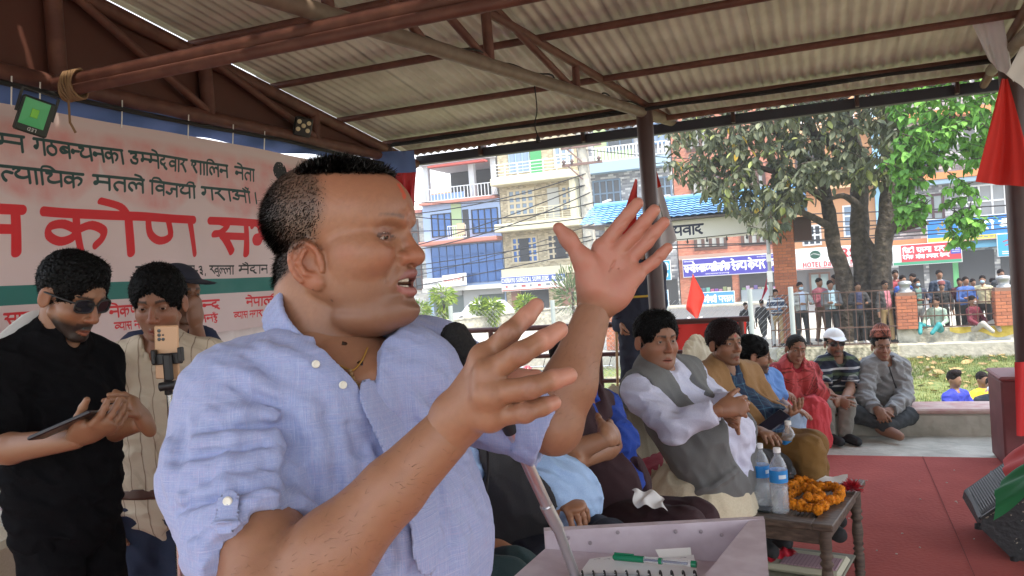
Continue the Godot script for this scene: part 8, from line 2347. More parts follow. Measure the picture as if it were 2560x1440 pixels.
	for row in 6:
		var q := PackedVector3Array()
		for i in 27:
			var a := deg_to_rad(lerpf(62.0, 325.0, i / 26.0))
			var r := 0.077 - 0.004 * (row / 5.0)
			var hh := 0.034 * (row / 5.0) * (1.0 - 0.35 * smoothstep(0.75, 1.0, absf(i / 13.0 - 1.0)))
			q.append(c0 + e2 * cos(a) * r * 1.04 + sc * sin(a) * r + cn * (hh - 0.004))
		f.chain(q, fl([0.0042]), 0.003)
	sm = MB.new(); f.into(sm, 0.0032)
	obj("collar", sm, linen, t)
	sm = MB.new()
	var pl := [v3(-0.18, -0.134, -0.975), v3(-0.163, -0.172, -0.972), v3(-0.145, -0.216, -0.966), v3(-0.13, -0.256, -0.958), v3(-0.123, -0.29, -0.949), v3(-0.121, -0.325, -0.938)]
	var mid := []
	for d in pl: mid.append(march(body_f, cam, d) - (d as Vector3) * 0.003)
	var mc2 := curve(mid, 6)
	var sx := (side * -1.0 + fwd * 0.5).normalized()
	var f2 := Fld.new()
	for i in mc2.size() - 1: f2.cap(mc2[i], mc2[i + 1], 0.0165, 0.0165, 0.004, 0, sx, 1.0, 0.17)
	f2.into(sm, 0.0035)
	obj("placket", sm, linen, t)
	sm = MB.new(); f2 = Fld.new()
	var tabp := []
	for d in [v3(-0.34, -0.235, -0.911), v3(-0.342, -0.26, -0.903), v3(-0.335, -0.287, -0.897)]: tabp.append(march(body_f, cam, d) - (d as Vector3) * 0.003)
	for i in 2: f2.cap(tabp[i], tabp[i + 1], 0.0125, 0.013, 0.004, 0, Vector3.RIGHT, 1.0, 0.22)
	f2.into(sm, 0.003)
	obj("sleeve_tab", sm, linen, t)
	for d in [v3(-0.341, -0.236, -0.91), v3(-0.243, -0.092, -0.966), v3(-0.213, -0.12, -0.97)]:
		var p := march(body_f, cam, d) - (d as Vector3) * 0.006
		sm = MB.new()
		sm.lathe(PackedVector2Array([Vector2(0.0, 0.0012), Vector2(0.003, 0.0012), Vector2(0.0038, 0.002), Vector2(0.0047, 0.0016), Vector2(0.0049, -0.001)]), 16, p, Basis(Vector3.RIGHT, PI / 2) if d.x < -0.27 else Basis(side, fwd, Vector3.UP))
		obj("button", sm, mat(lin(0.72, 0.70, 0.62), 0.3), t)
	# ---- cord with beads round the neck
	var cord := []
	for e in [v3(-0.263, -0.061, -0.963), v3(-0.242, -0.078, -0.967), v3(-0.22, -0.095, -0.971), v3(-0.205, -0.102, -0.973)]: cord.append(e)
	var nf := Fld.new()
	for q in [[v3(0, -40, -34), v3(-4, -190, -30), 54.0, 58.0], [v3(0, -66, -8), v3(0, -170, -4), 50.0, 58.0]]: nf.cap(htr * (q[0] as Vector3), htr * (q[1] as Vector3), q[2] * 0.001, q[3] * 0.001, 0.04)
	nf.cap(chest + fwd * 0.035, neck, 0.105, 0.06, 0.04)
	var ln := PackedVector3Array()
	for d in [v3(-0.263, -0.06, -0.963), v3(-0.251, -0.071, -0.965), v3(-0.238, -0.082, -0.968), v3(-0.222, -0.093, -0.971), v3(-0.205, -0.102, -0.973)]: ln.append(march(nf, cam, d) - (d as Vector3) * 0.002)
	var ln2 := PackedVector3Array()
	for d in [v3(-0.182, -0.078, -0.98), v3(-0.189, -0.092, -0.978), v3(-0.198, -0.102, -0.975), v3(-0.204, -0.104, -0.973)]: ln2.append(march(nf, cam, d) - (d as Vector3) * 0.002)
	var ln3 := PackedVector3Array()
	for d in [v3(-0.204, -0.104, -0.973), v3(-0.199, -0.118, -0.973), v3(-0.191, -0.126, -0.973), v3(-0.187, -0.136, -0.973)]: ln3.append(march(nf, cam, d) - (d as Vector3) * 0.004)
	var nk := thing("necklace", "thin golden brown cord necklace with beads on the speaker's neck", "necklace", v3(-0.653, 0, -0.94), 21.1)
	sm = MB.new(); sm.tube(curve(Array(ln), 4), fl([0.0013]), 6); sm.tube(curve(Array(ln2), 4), fl([0.0013]), 6)
	obj("cord", sm, mat(lin(0.30, 0.15, 0.02), 0.7), nk)
	sm = MB.new()
	for p in curve(Array(ln3), 3): sm.lathe(PackedVector2Array([Vector2(0, 0.0035), Vector2(0.0028, 0.002), Vector2(0.0028, -0.002), Vector2(0, -0.0035)]), 8, p)
	obj("bead", sm, mat(lin(0.22, 0.12, 0.04), 0.4), nk)
	f = Fld.new(); sm = MB.new()
	f.ell(pelvis, v3(0.18, 0.12, 0.15), 0.05, 0, Basis(side, Vector3.UP, fwd))
	for s in [-0.09, 0.09]: f.cap(pelvis + side * s, pelvis + side * s + v3(0, -0.9, 0), 0.10, 0.07, 0.03)
	f.into(sm, 0.015)
	obj("trousers", sm, fabric("hero_tr", lin(0.02, 0.022, 0.03), lin(0.03, 0.032, 0.042)), t)
	f = Fld.new(); sm = MB.new()
	for s in [-0.09, 0.09]: f.cap(pelvis + side * s + v3(0, -0.93, 0), pelvis + side * s + v3(0, -0.95, 0) + fwd * 0.17, 0.045, 0.035, 0.02)
	f.into(sm, 0.012)
	obj("shoes", sm, M.rubber, t)

func prism(mb: MB, top: Array, bottom: Array) -> void:
	var n := top.size()
	for i in n:
		var j := (i + 1) % n
		mb.quad(top[i], top[j], bottom[j], bottom[i])
	for poly in [top, bottom]:
		for i in range(1, n - 1, 2):
			mb.quad(poly[0], poly[i], poly[i + 1], poly[mini(i + 2, n - 1)])

func down(a: Array, y: float) -> Array:
	return a.map(func(p): return v3(p.x, y, p.z))

func bottle(label: String, at: Vector3, water: float, yaw: float) -> void:
	var t := thing("water_bottle", label, "bottle", at, yaw)
	var pr := PackedVector2Array([Vector2(0.0, 0.004), Vector2(0.030, 0.0), Vector2(0.036, 0.006)])
	for i in 5:
		pr.append(Vector2(0.037, 0.018 + i * 0.022)); pr.append(Vector2(0.0345, 0.028 + i * 0.022))
	for q in [Vector2(0.037, 0.128), Vector2(0.037, 0.185), Vector2(0.034, 0.200), Vector2(0.022, 0.228), Vector2(0.0135, 0.240), Vector2(0.0135, 0.256)]: pr.append(q)
	var mb := MB.new(); mb.lathe(pr, 24)
	obj("shell", mb, M.pet, t)
	mb = MB.new(); mb.lathe(PackedVector2Array([Vector2(0, 0.255), Vector2(0.0155, 0.255), Vector2(0.0155, 0.255), Vector2(0.0155, 0.272), Vector2(0.0145, 0.274), Vector2(0, 0.274)]), 18)
	obj("cap", mb, M.white, t)
	mb = MB.new(); mb.lathe(PackedVector2Array([Vector2(0.0376, 0.132), Vector2(0.0376, 0.183)]), 24)
	obj("label_band", mb, M.blue_label, t)
	mb = MB.new()
	for k in 2:
		mb.sheet(6, 1, func(u: float, v: float): return v3(0.0379 * sin(0.6 + u * 0.9 + k * 2.2), 0.150 + 0.016 * v - 0.006 * k, 0.0379 * cos(0.6 + u * 0.9 + k * 2.2)))
	obj("label_print", mb, mat(lin(0.6, 0.7, 0.78), 0.5), t)
	if water > 0.0:
		mb = MB.new(); mb.lathe(PackedVector2Array([Vector2(0, 0.006), Vector2(0.033, 0.006), Vector2(0.0335, water), Vector2(0, water)]), 20)
		obj("water", mb, M.water, t)

func marigold(called: String, col: Color, r: float) -> Mesh:
	var mb := MB.new()
	var n := fnoise(12, 2.2, FastNoiseLite.TYPE_SIMPLEX, 2)
	for j in 15:
		for i in 23:
			var a := TAU * (i % 22) / 22.0
			var b := PI * j / 14.0
			var d := v3(sin(b) * cos(a), cos(b) * 0.85, sin(b) * sin(a))
			var f := 0.80 + 0.34 * absf(n.get_noise_3dv(d * 2.3)) + 0.08 * sin(i * 2.4 + j * 1.9) + 0.05 * float((i * 7 + j * 3) % 5) * 0.4
			mb.col = col * (0.75 + 0.4 * n.get_noise_3dv(d * 3.0) + 0.12 * float((i + j) % 3))
			mb.vert(d * r * f, (d + v3(n.get_noise_3dv(d * 5.0), n.get_noise_3dv(d * 5.0 + Vector3.ONE), n.get_noise_3dv(d * 5.0 - Vector3.ONE)) * 1.3).normalized())
	for j in 14:
		for i in 22:
			var a := j * 23 + i
			mb.tri(a, a + 1, a + 24); mb.tri(a, a + 24, a + 23)
	return mb.mesh()

func stage_things() -> void:
	M.pet = StandardMaterial3D.new()
	M.pet.transparency = BaseMaterial3D.TRANSPARENCY_ALPHA; M.pet.albedo_color = Color(0.93, 0.96, 1.0, 0.16); M.pet.roughness = 0.04
	M.water = StandardMaterial3D.new()
	M.water.transparency = BaseMaterial3D.TRANSPARENCY_ALPHA; M.water.albedo_color = Color(0.88, 0.93, 0.96, 0.14); M.water.roughness = 0.02
	M.blue_label = mat(lin(0.02, 0.24, 0.62), 0.4)
	var mb: MB
	# ---- lectern
	var lp := tri_mat(ntex("lect", 512, 0.02, lin(0.47, 0.385, 0.43), lin(0.58, 0.505, 0.55), FastNoiseLite.TYPE_SIMPLEX_SMOOTH, 0, 0.2, 0.8), 1.4, 0.55, tex["rough_n"], 0.15)
	var t := thing("lectern", "pinkish white painted wooden lectern with raised rims", "lectern", v3(-0.94, 0, -3.6))
	var o: Vector3 = t.position
	var rel := func(a: Array) -> Array: return a.map(func(p): return p - o)
	var fl4 := [v3(-0.511, 1.032, -1.401), v3(-0.148, 0.975, -1.54), v3(-0.156, 0.979, -1.216), v3(-0.534, 1.032, -1.071)]
	mb = MB.new(); prism(mb, rel.call(fl4), rel.call(fl4.map(func(p): return p - v3(0, 0.02, 0)))); obj("tray", mb, lp, t)
	mb = MB.new(); var q := [v3(-0.509, 1.065, -1.402), v3(-0.125, 1.059, -1.551), v3(-0.128, 1.058, -1.571), v3(-0.518, 1.065, -1.421)]
	prism(mb, rel.call(q), rel.call(down(q, 0.96))); obj("back_rim", mb, lp, t)
	mb = MB.new(); q = [v3(-0.152, 1.058, -1.537), v3(-0.124, 1.059, -1.548), v3(-0.101, 1.053, -1.27), v3(-0.098, 1.054, -1.207), v3(-0.208, 1.062, -1.165), v3(-0.199, 1.06, -1.233)]
	prism(mb, rel.call(q), rel.call([v3(-0.151, 0.971, -1.536), v3(-0.129, 0.968, -1.544), v3(-0.107, 0.961, -1.266), v3(-0.103, 0.961, -1.203), v3(-0.17, 0.966, -1.178), v3(-0.171, 0.966, -1.242)])); obj("side_rim", mb, lp, t)
	mb = MB.new(); prism(mb, rel.call(down([v3(-0.496, 1.038, -1.386), v3(-0.133, 0.977, -1.535), v3(-0.111, 0.976, -1.233), v3(-0.517, 1.031, -1.077)], 0.94)), rel.call(down([v3(-0.496, 1.038, -1.386), v3(-0.133, 0.977, -1.535), v3(-0.111, 0.976, -1.233), v3(-0.517, 1.031, -1.077)], 0.0))); obj("cabinet", mb, lp, t)
	mb = MB.new()
	for p in [v3(-0.468, 1.05, -1.413), v3(-0.381, 1.054, -1.447), v3(-0.28, 1.048, -1.485), v3(-0.236, 1.045, -1.502), v3(-0.43, 1.038, -1.427), v3(-0.2, 1.036, -1.516)]: mb.lathe(PackedVector2Array([Vector2(0, 0.001), Vector2(0.0035, 0.0005), Vector2(0.004, -0.001)]), 8, p - o, Basis(Vector3.UP, deg_to_rad(21)) * Basis(Vector3.RIGHT, PI / 2))
	obj("nail_heads", mb, mat(lin(0.3, 0.25, 0.27), 0.5), t)
	# ---- notebook and pen
	var nk := Ink.new(256, 256, Color(0.74, 0.74, 0.75))
	for i in 14: nk.rect(Rect2(0, 10 + i * 17, 256, 1), Color(0.45, 0.5, 0.6))
	for i in 9: nk.path(PackedVector2Array([Vector2(14 + i * 26, 24 + 17 * (i % 4)), Vector2(22 + i * 26, 18 + 17 * (i % 4)), Vector2(28 + i * 26, 26 + 17 * (i % 4))]), Vector2.ZERO, Vector2.ONE, 1.2, Color(0.1, 0.12, 0.25))
	t = thing("notebook", "open spiral notebook with ruled white pages on the lectern", "notebook", v3(-0.315, 1.03, -1.325))
	o = t.position
	var nm := StandardMaterial3D.new(); nm.albedo_texture = nk.texture(); nm.roughness = 0.8
	mb = MB.new()
	mb.sheet(16, 6, func(u: float, v: float):
		var a := v3(-0.412, 1.035, -1.357).lerp(v3(-0.235, 1.035, -1.4), u)
		var b := v3(-0.411, 1.035, -1.282).lerp(v3(-0.217, 1.035, -1.318), u)
		return a.lerp(b, v) - o + v3(0, 0.003 * sin(u * 6.0) + 0.004 * (1.0 - v) * u, 0), 0.004)
	obj("pages", mb, nm, t)
	mb = MB.new()
	mb.sheet(2, 2, func(u: float, v: float): return v3(-0.302, 1.03, -1.398).lerp(v3(-0.243, 1.03, -1.419), u).lerp(v3(-0.292, 1.03, -1.382).lerp(v3(-0.239, 1.03, -1.4), u), v) - o + v3(0, 0.014 - 0.008 * v, 0), 0.001)
	obj("loose_page", mb, M.white, t)
	mb = MB.new()
	for i in 11:
		var c := v3(-0.404, 1.035, -1.283).lerp(v3(-0.221, 1.035, -1.317), i / 10.0) - o
		var ring := PackedVector3Array()
		for k in 13: ring.append(c + Basis(Vector3.UP, deg_to_rad(21.1)) * v3(0, 0.006 * sin(TAU * k / 12.0), 0.009 * cos(TAU * k / 12.0)))
		mb.tube(ring, fl([0.0016]), 5, false)
	obj("spiral", mb, M.black, t)
	t = thing("pen", "green ballpoint pen with clear barrel lying on the notebook", "pen", v3(-0.288, 1.05, -1.332))
	o = t.position
	var pa := v3(-0.364, 1.048, -1.339) - o
	var pz := v3(-0.219, 1.05, -1.324) - o
	var green := mat(lin(0.005, 0.16, 0.075), 0.25)
	mb = MB.new(); mb.tube(pts([pa, pa.lerp(pz, 0.02), pa.lerp(pz, 0.38)]), fl([0.003, 0.0058, 0.0058]), 12); obj("cap", mb, green, t)
	mb = MB.new(); mb.rod(pa.lerp(pz, 0.385), pa.lerp(pz, 0.94), 0.0052, 12); obj("barrel", mb, M.pet, t)
	mb = MB.new(); mb.rod(pa.lerp(pz, 0.39), pa.lerp(pz, 0.9), 0.0022, 8); obj("refill", mb, mat(lin(0.02, 0.03, 0.10), 0.4), t)
	mb = MB.new(); mb.rod(pa.lerp(pz, 0.94), pz, 0.0056, 12); mb.rod(pa.lerp(pz, 0.56), pa.lerp(pz, 0.6), 0.0056, 12); obj("end_plug", mb, green, t)
	mb = MB.new(); mb.bar(pa.lerp(pz, 0.02) + v3(0, 0.007, 0), pa.lerp(pz, 0.26) + v3(0, 0.007, 0), 0.003, 0.002); obj("clip", mb, green, t)
	# ---- gooseneck microphone
	t = thing("microphone", "black foam microphone on a chrome gooseneck rising from the lectern", "microphone", v3(-0.412, 1.025, -1.289))
	o = t.position
	mb = MB.new()
	var f := Fld.new()
	f.cap(v3(-0.46, 1.418, -1.031) - o, v3(-0.481, 1.468, -1.014) - o, 0.0195, 0.0205, 0.004)
	f.wr = 0.0022; f.noise = fnoise(81, 260.0, FastNoiseLite.TYPE_SIMPLEX, 2)
	f.into(mb, 0.0022); obj("foam_cover", mb, mat(lin(0.010, 0.010, 0.010), 1.0), t)
	mb = MB.new(); mb.tube(pts([v3(-0.461, 1.418, -1.031) - o, v3(-0.451, 1.37, -1.066) - o, v3(-0.444, 1.316, -1.105) - o]), fl([0.011, 0.0125, 0.0105]), 14); obj("handle", mb, M.black, t)
	mb = MB.new(); mb.tube(curve([v3(-0.444, 1.317, -1.105) - o, v3(-0.44, 1.292, -1.122) - o, v3(-0.433, 1.223, -1.167) - o, v3(-0.427, 1.163, -1.206) - o], 5), fl([0.0092]), 14); obj("stem", mb, M.satin, t)
	mb = MB.new(); mb.tube(pts([v3(-0.429, 1.179, -1.194) - o, v3(-0.422, 1.134, -1.223) - o]), fl([0.0105]), 14); obj("ferrule", mb, M.satin, t)
	mb = MB.new()
	var gp := curve([v3(-0.422, 1.134, -1.223) - o, v3(-0.419, 1.094, -1.245) - o, v3(-0.417, 1.05, -1.272) - o, v3(-0.416, 1.006, -1.298) - o], 16)
	var gr := PackedFloat32Array()
	for i in gp.size(): gr.append(0.0088 if i % 2 else 0.0074)
	mb.tube(gp, gr, 12); obj("gooseneck", mb, M.satin, t)
	mb = MB.new(); mb.tube(curve([v3(-0.496, 1.293, -1.133), v3(-0.506, 1.242, -1.15), v3(-0.524, 1.161, -1.163), v3(-0.533, 1.059, -1.157)], 6), fl([0.0022]), 6)
	tag(obj("microphone_cable", mb, M.rubber), "thin black microphone cable hanging down beside the speaker's shirt", "cable")
	# ---- phone on a stand
	t = thing("phone_stand", "black phone clamp on a chrome tripod pole", "tripod", v3(-1.895, 0.65, -1.879))
	t.position.y = 0.0
	o = t.position
	var R21 := Basis(Vector3.UP, deg_to_rad(21.1))
	mb = MB.new(); mb.box(v3(-1.866, 1.366, -1.887) - o, v3(0.092, 0.034, 0.012), R21, 0.003); mb.box(v3(-1.898, 1.374, -1.869) - o, v3(0.012, 0.044, 0.026), R21, 0.003); mb.box(v3(-1.823, 1.377, -1.898) - o, v3(0.012, 0.044, 0.026), R21, 0.003)
	obj("clamp", mb, M.black, t)
	mb = MB.new(); mb.box(v3(-1.854, 1.341, -1.875) - o, v3(0.028, 0.085, 0.016), R21, 0.006); mb.rod(v3(-1.888, 1.282, -1.872) - o, v3(-1.842, 1.286, -1.889) - o, 0.014, 10); mb.rod(v3(-1.864, 1.302, -1.881) - o, v3(-1.872, 1.258, -1.888) - o, 0.012, 10)
	obj("joint", mb, M.black, t)
	mb = MB.new(); mb.rod(v3(-1.871, 1.258, -1.888) - o, v3(-1.869, 0.818, -1.881) - o, 0.008, 12, 0.010); mb.rod(v3(-1.868, 0.836, -1.881) - o, v3(0, 0.25, 0), 0.0125, 12)
	obj("pole", mb, M.chrome, t)
	for k in 3:
		mb = MB.new(); mb.rod(v3(0, 0.3, 0), v3(0.28 * cos(k * TAU / 3.0 + 0.4), 0.01, 0.28 * sin(k * TAU / 3.0 + 0.4)), 0.009, 8)
		obj("leg", mb, M.black, t)
	t = thing("smartphone", "rose gold smartphone with four camera lenses clamped upright on the stand", "phone", v3(-1.877, 1.385, -1.899))
	t.transform.basis = R21 * Basis(v3(0, 0, 1), -0.05)
	mb = MB.new(); mb.box(Vector3.ZERO, v3(0.074, 0.163, 0.008), Basis(), 0.0035); obj("case", mb, mat(lin(0.60, 0.36, 0.20), 0.35), t)
	for e in [[-0.021, 0.066, 0.0055], [-0.021, 0.053, 0.0055], [-0.021, 0.040, 0.0055], [-0.009, 0.040, 0.005], [-0.009, 0.053, 0.003]]:
		mb = MB.new(); mb.lathe(PackedVector2Array([Vector2(0, 0.0015), Vector2(e[2], 0.0015), Vector2(e[2], 0)]), 12, v3(e[0], e[1], 0.004), Basis(Vector3.RIGHT, PI / 2)); obj("lens", mb, M.glass_dark, t)
	# ---- low table with turned legs
	var wood := tri_mat(ntex("wood", 512, 0.012, lin(0.05, 0.034, 0.025), lin(0.13, 0.095, 0.07), FastNoiseLite.TYPE_SIMPLEX_SMOOTH, 0, 0.2, 0.8, Vector2(1, 4)), 2.0, 0.55, tex["rough_n"], 0.2)
	var FR := v3(-0.013, 0.47, -3.354)
	var BR := v3(0.139, 0.47, -4.059)
	var ex := (FR - v3(-0.39, 0.47, -3.396)).normalized()
	var ez := (FR - BR).normalized()
	ex = (ex - ez * ex.dot(ez)).normalized()
	var wd := 0.46
	var ln := (FR - BR).length()
	var cen := (FR + BR) / 2 - ex * wd / 2
	t = thing("low_table", "dark wooden low table with turned legs holding bottles and marigolds", "table", v3(cen.x, 0, cen.z))
	t.transform.basis = Basis(ex, Vector3.UP, ez)
	mb = MB.new()
	for s in [-1.0, 1.0]:
		mb.box(v3(s * (wd / 2 - 0.04), 0.458, 0), v3(0.08, 0.028, ln), Basis(), 0.004); mb.box(v3(0, 0.4575, s * (ln / 2 - 0.04)), v3(wd - 0.161, 0.028, 0.08), Basis(), 0.004)
		mb.box(v3(s * (wd / 2 - 0.045), 0.41, 0), v3(0.02, 0.065, ln - 0.1), Basis(), 0.003); mb.box(v3(0, 0.41, s * (ln / 2 - 0.045)), v3(wd - 0.1, 0.065, 0.02), Basis(), 0.003)
	obj("top_frame", mb, wood, t)
	for i in 16:
		mb = MB.new(); mb.box(v3(-wd / 2 + 0.09 + (wd - 0.18) * (i + 0.5) / 16.0, 0.453, 0), v3((wd - 0.18) / 16.0 - 0.003, 0.02, ln - 0.165), Basis(), 0.002)
		var k := rng.randf()
		obj("slat", mb, mat(lin(lerpf(0.06, 0.24, k * k), lerpf(0.05, 0.20, k * k), lerpf(0.04, 0.16, k * k)), 0.5), t)
	var lg := MB.new()
	lg.lathe(PackedVector2Array([Vector2(0.0, 0.0), Vector2(0.019, 0.0), Vector2(0.022, 0.03), Vector2(0.025, 0.045), Vector2(0.018, 0.055), Vector2(0.024, 0.065), Vector2(0.024, 0.13), Vector2(0.017, 0.14), Vector2(0.026, 0.152), Vector2(0.017, 0.165), Vector2(0.024, 0.178), Vector2(0.02, 0.19), Vector2(0.026, 0.23), Vector2(0.022, 0.27), Vector2(0.018, 0.285), Vector2(0.028, 0.30), Vector2(0.018, 0.315), Vector2(0.027, 0.332), Vector2(0.02, 0.345), Vector2(0.024, 0.36), Vector2(0.024, 0.44)]), 16)
	var lgm := lg.mesh()
	for sx in [-1.0, 1.0]:
		for sz in [-1.0, 1.0]: obj("leg", lgm, wood, t, Transform3D(Basis(), v3(sx * (wd / 2 - 0.04), 0, sz * (ln / 2 - 0.04))))
	mb = MB.new()
	for s in [-1.0, 1.0]: mb.box(v3(0, 0.1, s * (ln / 2 - 0.04)), v3(wd - 0.12, 0.035, 0.022), Basis(), 0.003)
	obj("stretcher", mb, wood, t)
	mb = MB.new(); mb.box(v3(0, 0.125, 0), v3(wd - 0.1, 0.012, ln - 0.13), Basis(), 0.003); obj("shelf", mb, mat(lin(0.20, 0.20, 0.15), 0.6), t)
	var tb := t.transform
	var folded := thing("folded_cloth", "folded cream and pink check cloth on the shelf under the low table", "cloth", tb * v3(0.01, 0.132, -0.06))
	folded.transform.basis = tb.basis
	mb = MB.new(); mb.box(v3(0, 0.018, 0), v3(wd - 0.12, 0.032, 0.24), Basis(), 0.014); obj("fold", mb, mat(lin(0.5, 0.48, 0.36), 0.9), folded)
	mb = MB.new(); mb.box(v3(0.03, 0.036, 0.02), v3(wd - 0.22, 0.006, 0.15), Basis(), 0.003); obj("check_fold", mb, checks(64, Color(0.45, 0.30, 0.32), Color(0.3, 0.18, 0.24), 8, 2, 8.0), folded)
	var pk := thing("snack_packet", "crumpled red and white snack packet on the table shelf", "packet", tb * v3(-0.1, 0.2, 0.0))
	mb = MB.new(); mb.sheet(12, 8, func(u: float, v: float): return v3((u - 0.5) * 0.17, 0.018 * sin(PI * u) * sin(PI * v) + 0.006 * sin(u * 21.0 + v * 9.0), (v - 0.5) * 0.09), 0.01); obj("foil", mb, mat(lin(0.42, 0.015, 0.03), 0.3), pk)
	mb = MB.new(); mb.sheet(6, 4, func(u: float, v: float): return v3(-0.07 + u * 0.07, 0.022 + 0.006 * sin(u * 9.0), (v - 0.5) * 0.06), 0.001); obj("label_panel", mb, mat(lin(0.6, 0.55, 0.5), 0.4), pk)
	pk.transform.basis = Basis(Vector3.UP, 0.8)
	bottle("water bottle at the back of the low table, by the tan blazer's knees", v3(-0.19, 0.47, -4.083), 0.12, 40)
	bottle("water bottle at the table's left, behind the foremost bottle", v3(-0.29, 0.47, -3.583), 0.10, 0)
	bottle("foremost water bottle on the low table, beside the marigold garland", v3(-0.214, 0.47, -3.508), 0.11, -30)
	bottle("lone water bottle on the concrete floor before the man in the white cap", v3(0.058, 0, -7.35), 0.15, 20)
	phone("dark phone lying flat at the left edge of the low table", v3(-0.324, 0.476, -3.535), Basis(Vector3.UP, deg_to_rad(-21.1)) * v3(1, 0, 0.25), Vector3.UP, lin(0.015, 0.02, 0.02))
	# ---- garland, rosette, paper
	var mg := marigold("flower", Color(0.80, 0.25, 0.004), 0.0245)
	t = thing("marigold_garland", "orange marigold garland heaped in loops on the low table", "garland", v3(-0.093, 0.47, -3.766))
	o = t.position
	var om := vmat(0.85)
	var gl := curve([v3(-0.197, 0.49, -3.772), v3(-0.158, 0.5, -3.867), v3(-0.11, 0.495, -3.904), v3(-0.065, 0.49, -3.827), v3(-0.015, 0.49, -3.832), v3(0.027, 0.49, -3.76), v3(0.002, 0.49, -3.647), v3(-0.042, 0.505, -3.632), v3(-0.09, 0.51, -3.7), v3(-0.144, 0.505, -3.725), v3(-0.185, 0.495, -3.643), v3(-0.178, 0.49, -3.554), v3(-0.137, 0.49, -3.536), v3(-0.093, 0.49, -3.509), v3(-0.053, 0.49, -3.503), v3(-0.049, 0.49, -3.594), v3(-0.089, 0.51, -3.579), v3(-0.131, 0.51, -3.597)], 12)
	var last := Vector3.INF
	for p in gl:
		if last.distance_to(p) < 0.034: continue
		last = p
		var fw := obj("flower", mg, om, t, Transform3D(Basis.from_euler(v3(rng.randf() * 6.0, rng.randf() * 6.0, rng.randf() * 6.0)).scaled(Vector3.ONE * rng.randf_range(0.85, 1.15)), p - o + v3(0, rng.randf_range(-0.003, 0.01), 0)))
	t = thing("rosette", "red tinsel rosette at the right end of the low table", "rosette", v3(0.075, 0.485, -3.848))
	mb = MB.new()
	for i in 420:
		var d := v3(rng.randfn(), absf(rng.randfn()) * 0.6, rng.randfn()).normalized()
		mb.col = Color(0.42, 0.008, 0.02) * rng.randf_range(0.6, 1.5)
		mb.rod(d * 0.012, d * rng.randf_range(0.03, 0.05) + v3(rng.randfn(), rng.randfn(), rng.randfn()) * 0.006, 0.0022, 3, 0.0012)
	stuff(obj("tinsel", mb, vmat(0.45), t))
	t = thing("paper_sheet", "white paper over a patterned cloth at the back of the low table", "paper", v3(-0.024, 0.475, -4.002))
	mb = MB.new(); mb.sheet(8, 4, func(u: float, v: float): return v3(-0.112, 0.485, -4.034).lerp(v3(0.064, 0.485, -4.023), u).lerp(v3(-0.085, 0.48, -3.977).lerp(v3(0.058, 0.48, -3.957), u), v) - t.position + v3(0, 0.008 * sin(u * 8.0) * (1.0 - v) + 0.012 * (1.0 - v), 0), 0.001); obj("sheet", mb, M.white, t)
	mb = MB.new(); mb.sheet(10, 4, func(u: float, v: float): return v3(-0.094, 0.478, -3.962).lerp(v3(0.059, 0.478, -3.965), u).lerp(v3(-0.068, 0.476, -3.884).lerp(v3(0.046, 0.476, -3.883), u), v) - t.position + v3(0, 0.004 * sin(u * 19.0), 0), 0.001); obj("patterned_cloth", mb, checks(64, Color(0.42, 0.33, 0.36), Color(0.12, 0.08, 0.14), 10, 3, 9.0), t)
	# ---- wedge loudspeaker with draped flag
	var F0 := v3(0.77, 0, -4.412)
	t = thing("stage_monitor", "scuffed black wedge loudspeaker on the carpet at the right edge", "loudspeaker", F0, -6.0)
	var prof := [Vector2(0.0, 0.0), Vector2(-0.135, 0.15), Vector2(-0.125, 0.19), Vector2(0.20, 0.46), Vector2(0.30, 0.40), Vector2(0.42, 0.0)]
	var z0 := 0.0; var z1 := -0.52
	mb = MB.new()
	prism(mb, prof.map(func(p): return v3(p.x + 0.02, p.y, z0)), prof.map(func(p): return v3(p.x - 0.035, p.y, z1)))
	obj("cabinet", mb, tri_mat(ntex("scuff", 256, 0.05, lin(0.018, 0.02, 0.022), lin(0.036, 0.038, 0.04), FastNoiseLite.TYPE_SIMPLEX_SMOOTH, 0, 0.55, 0.95), 2.2, 0.6, tex["rough_n"], 0.5), t)
	var gu := v3(0.325, 0.27, 0).normalized()
	var gn := v3(-0.27, 0.325, 0).normalized()
	var g0 := v3(-0.115, 0.195, 0)
	mb = MB.new()
	for i in 30:
		var p := g0 + gu * (0.012 + i * 0.0128) + gn * 0.006
		mb.bar(p + v3(0.012, 0, -0.03), p + v3(-0.03, 0, -0.49), 0.0045, 0.006, gn)
	for i in 26:
		var z := -0.03 - i * 0.0184
		mb.bar(g0 + gu * 0.01 + gn * 0.004 + v3(0, 0, z), g0 + gu * 0.40 + gn * 0.004 + v3(0, 0, z), 0.004, 0.004, gn)
	stuff(obj("grille", mb, mat(lin(0.13, 0.13, 0.13), 0.5, 0.6), t))
	mb = MB.new()
	for z in [0.004, -0.515]: mb.bar(g0 + gn * 0.008 + v3(0.012, 0, z), g0 + gu * 0.41 + gn * 0.008 + v3(0.012, 0, z), 0.022, 0.012, gn)
	mb.bar(g0 + gn * 0.008 + v3(0.01, 0, 0), g0 + gn * 0.008 + v3(-0.02, 0, -0.515), 0.02, 0.012, gn); mb.bar(g0 + gu * 0.16 + gn * 0.008, g0 + gu * 0.16 + gn * 0.008 + v3(-0.03, 0, -0.515), 0.01, 0.008, gn)
	obj("grille_frame", mb, M.black, t)
	mb = MB.new()
	for e in [[0.02, 0.005, 0.0], [-0.12, 0.15, -0.02], [-0.13, 0.15, -0.5]]: mb.lathe(PackedVector2Array([Vector2(0, 0.02), Vector2(0.018, 0.014), Vector2(0.02, -0.01), Vector2(0, -0.016)]), 10, v3(e[0], e[1], e[2]))
	obj("rubber_foot", mb, M.rubber, t)
	mb = MB.new()
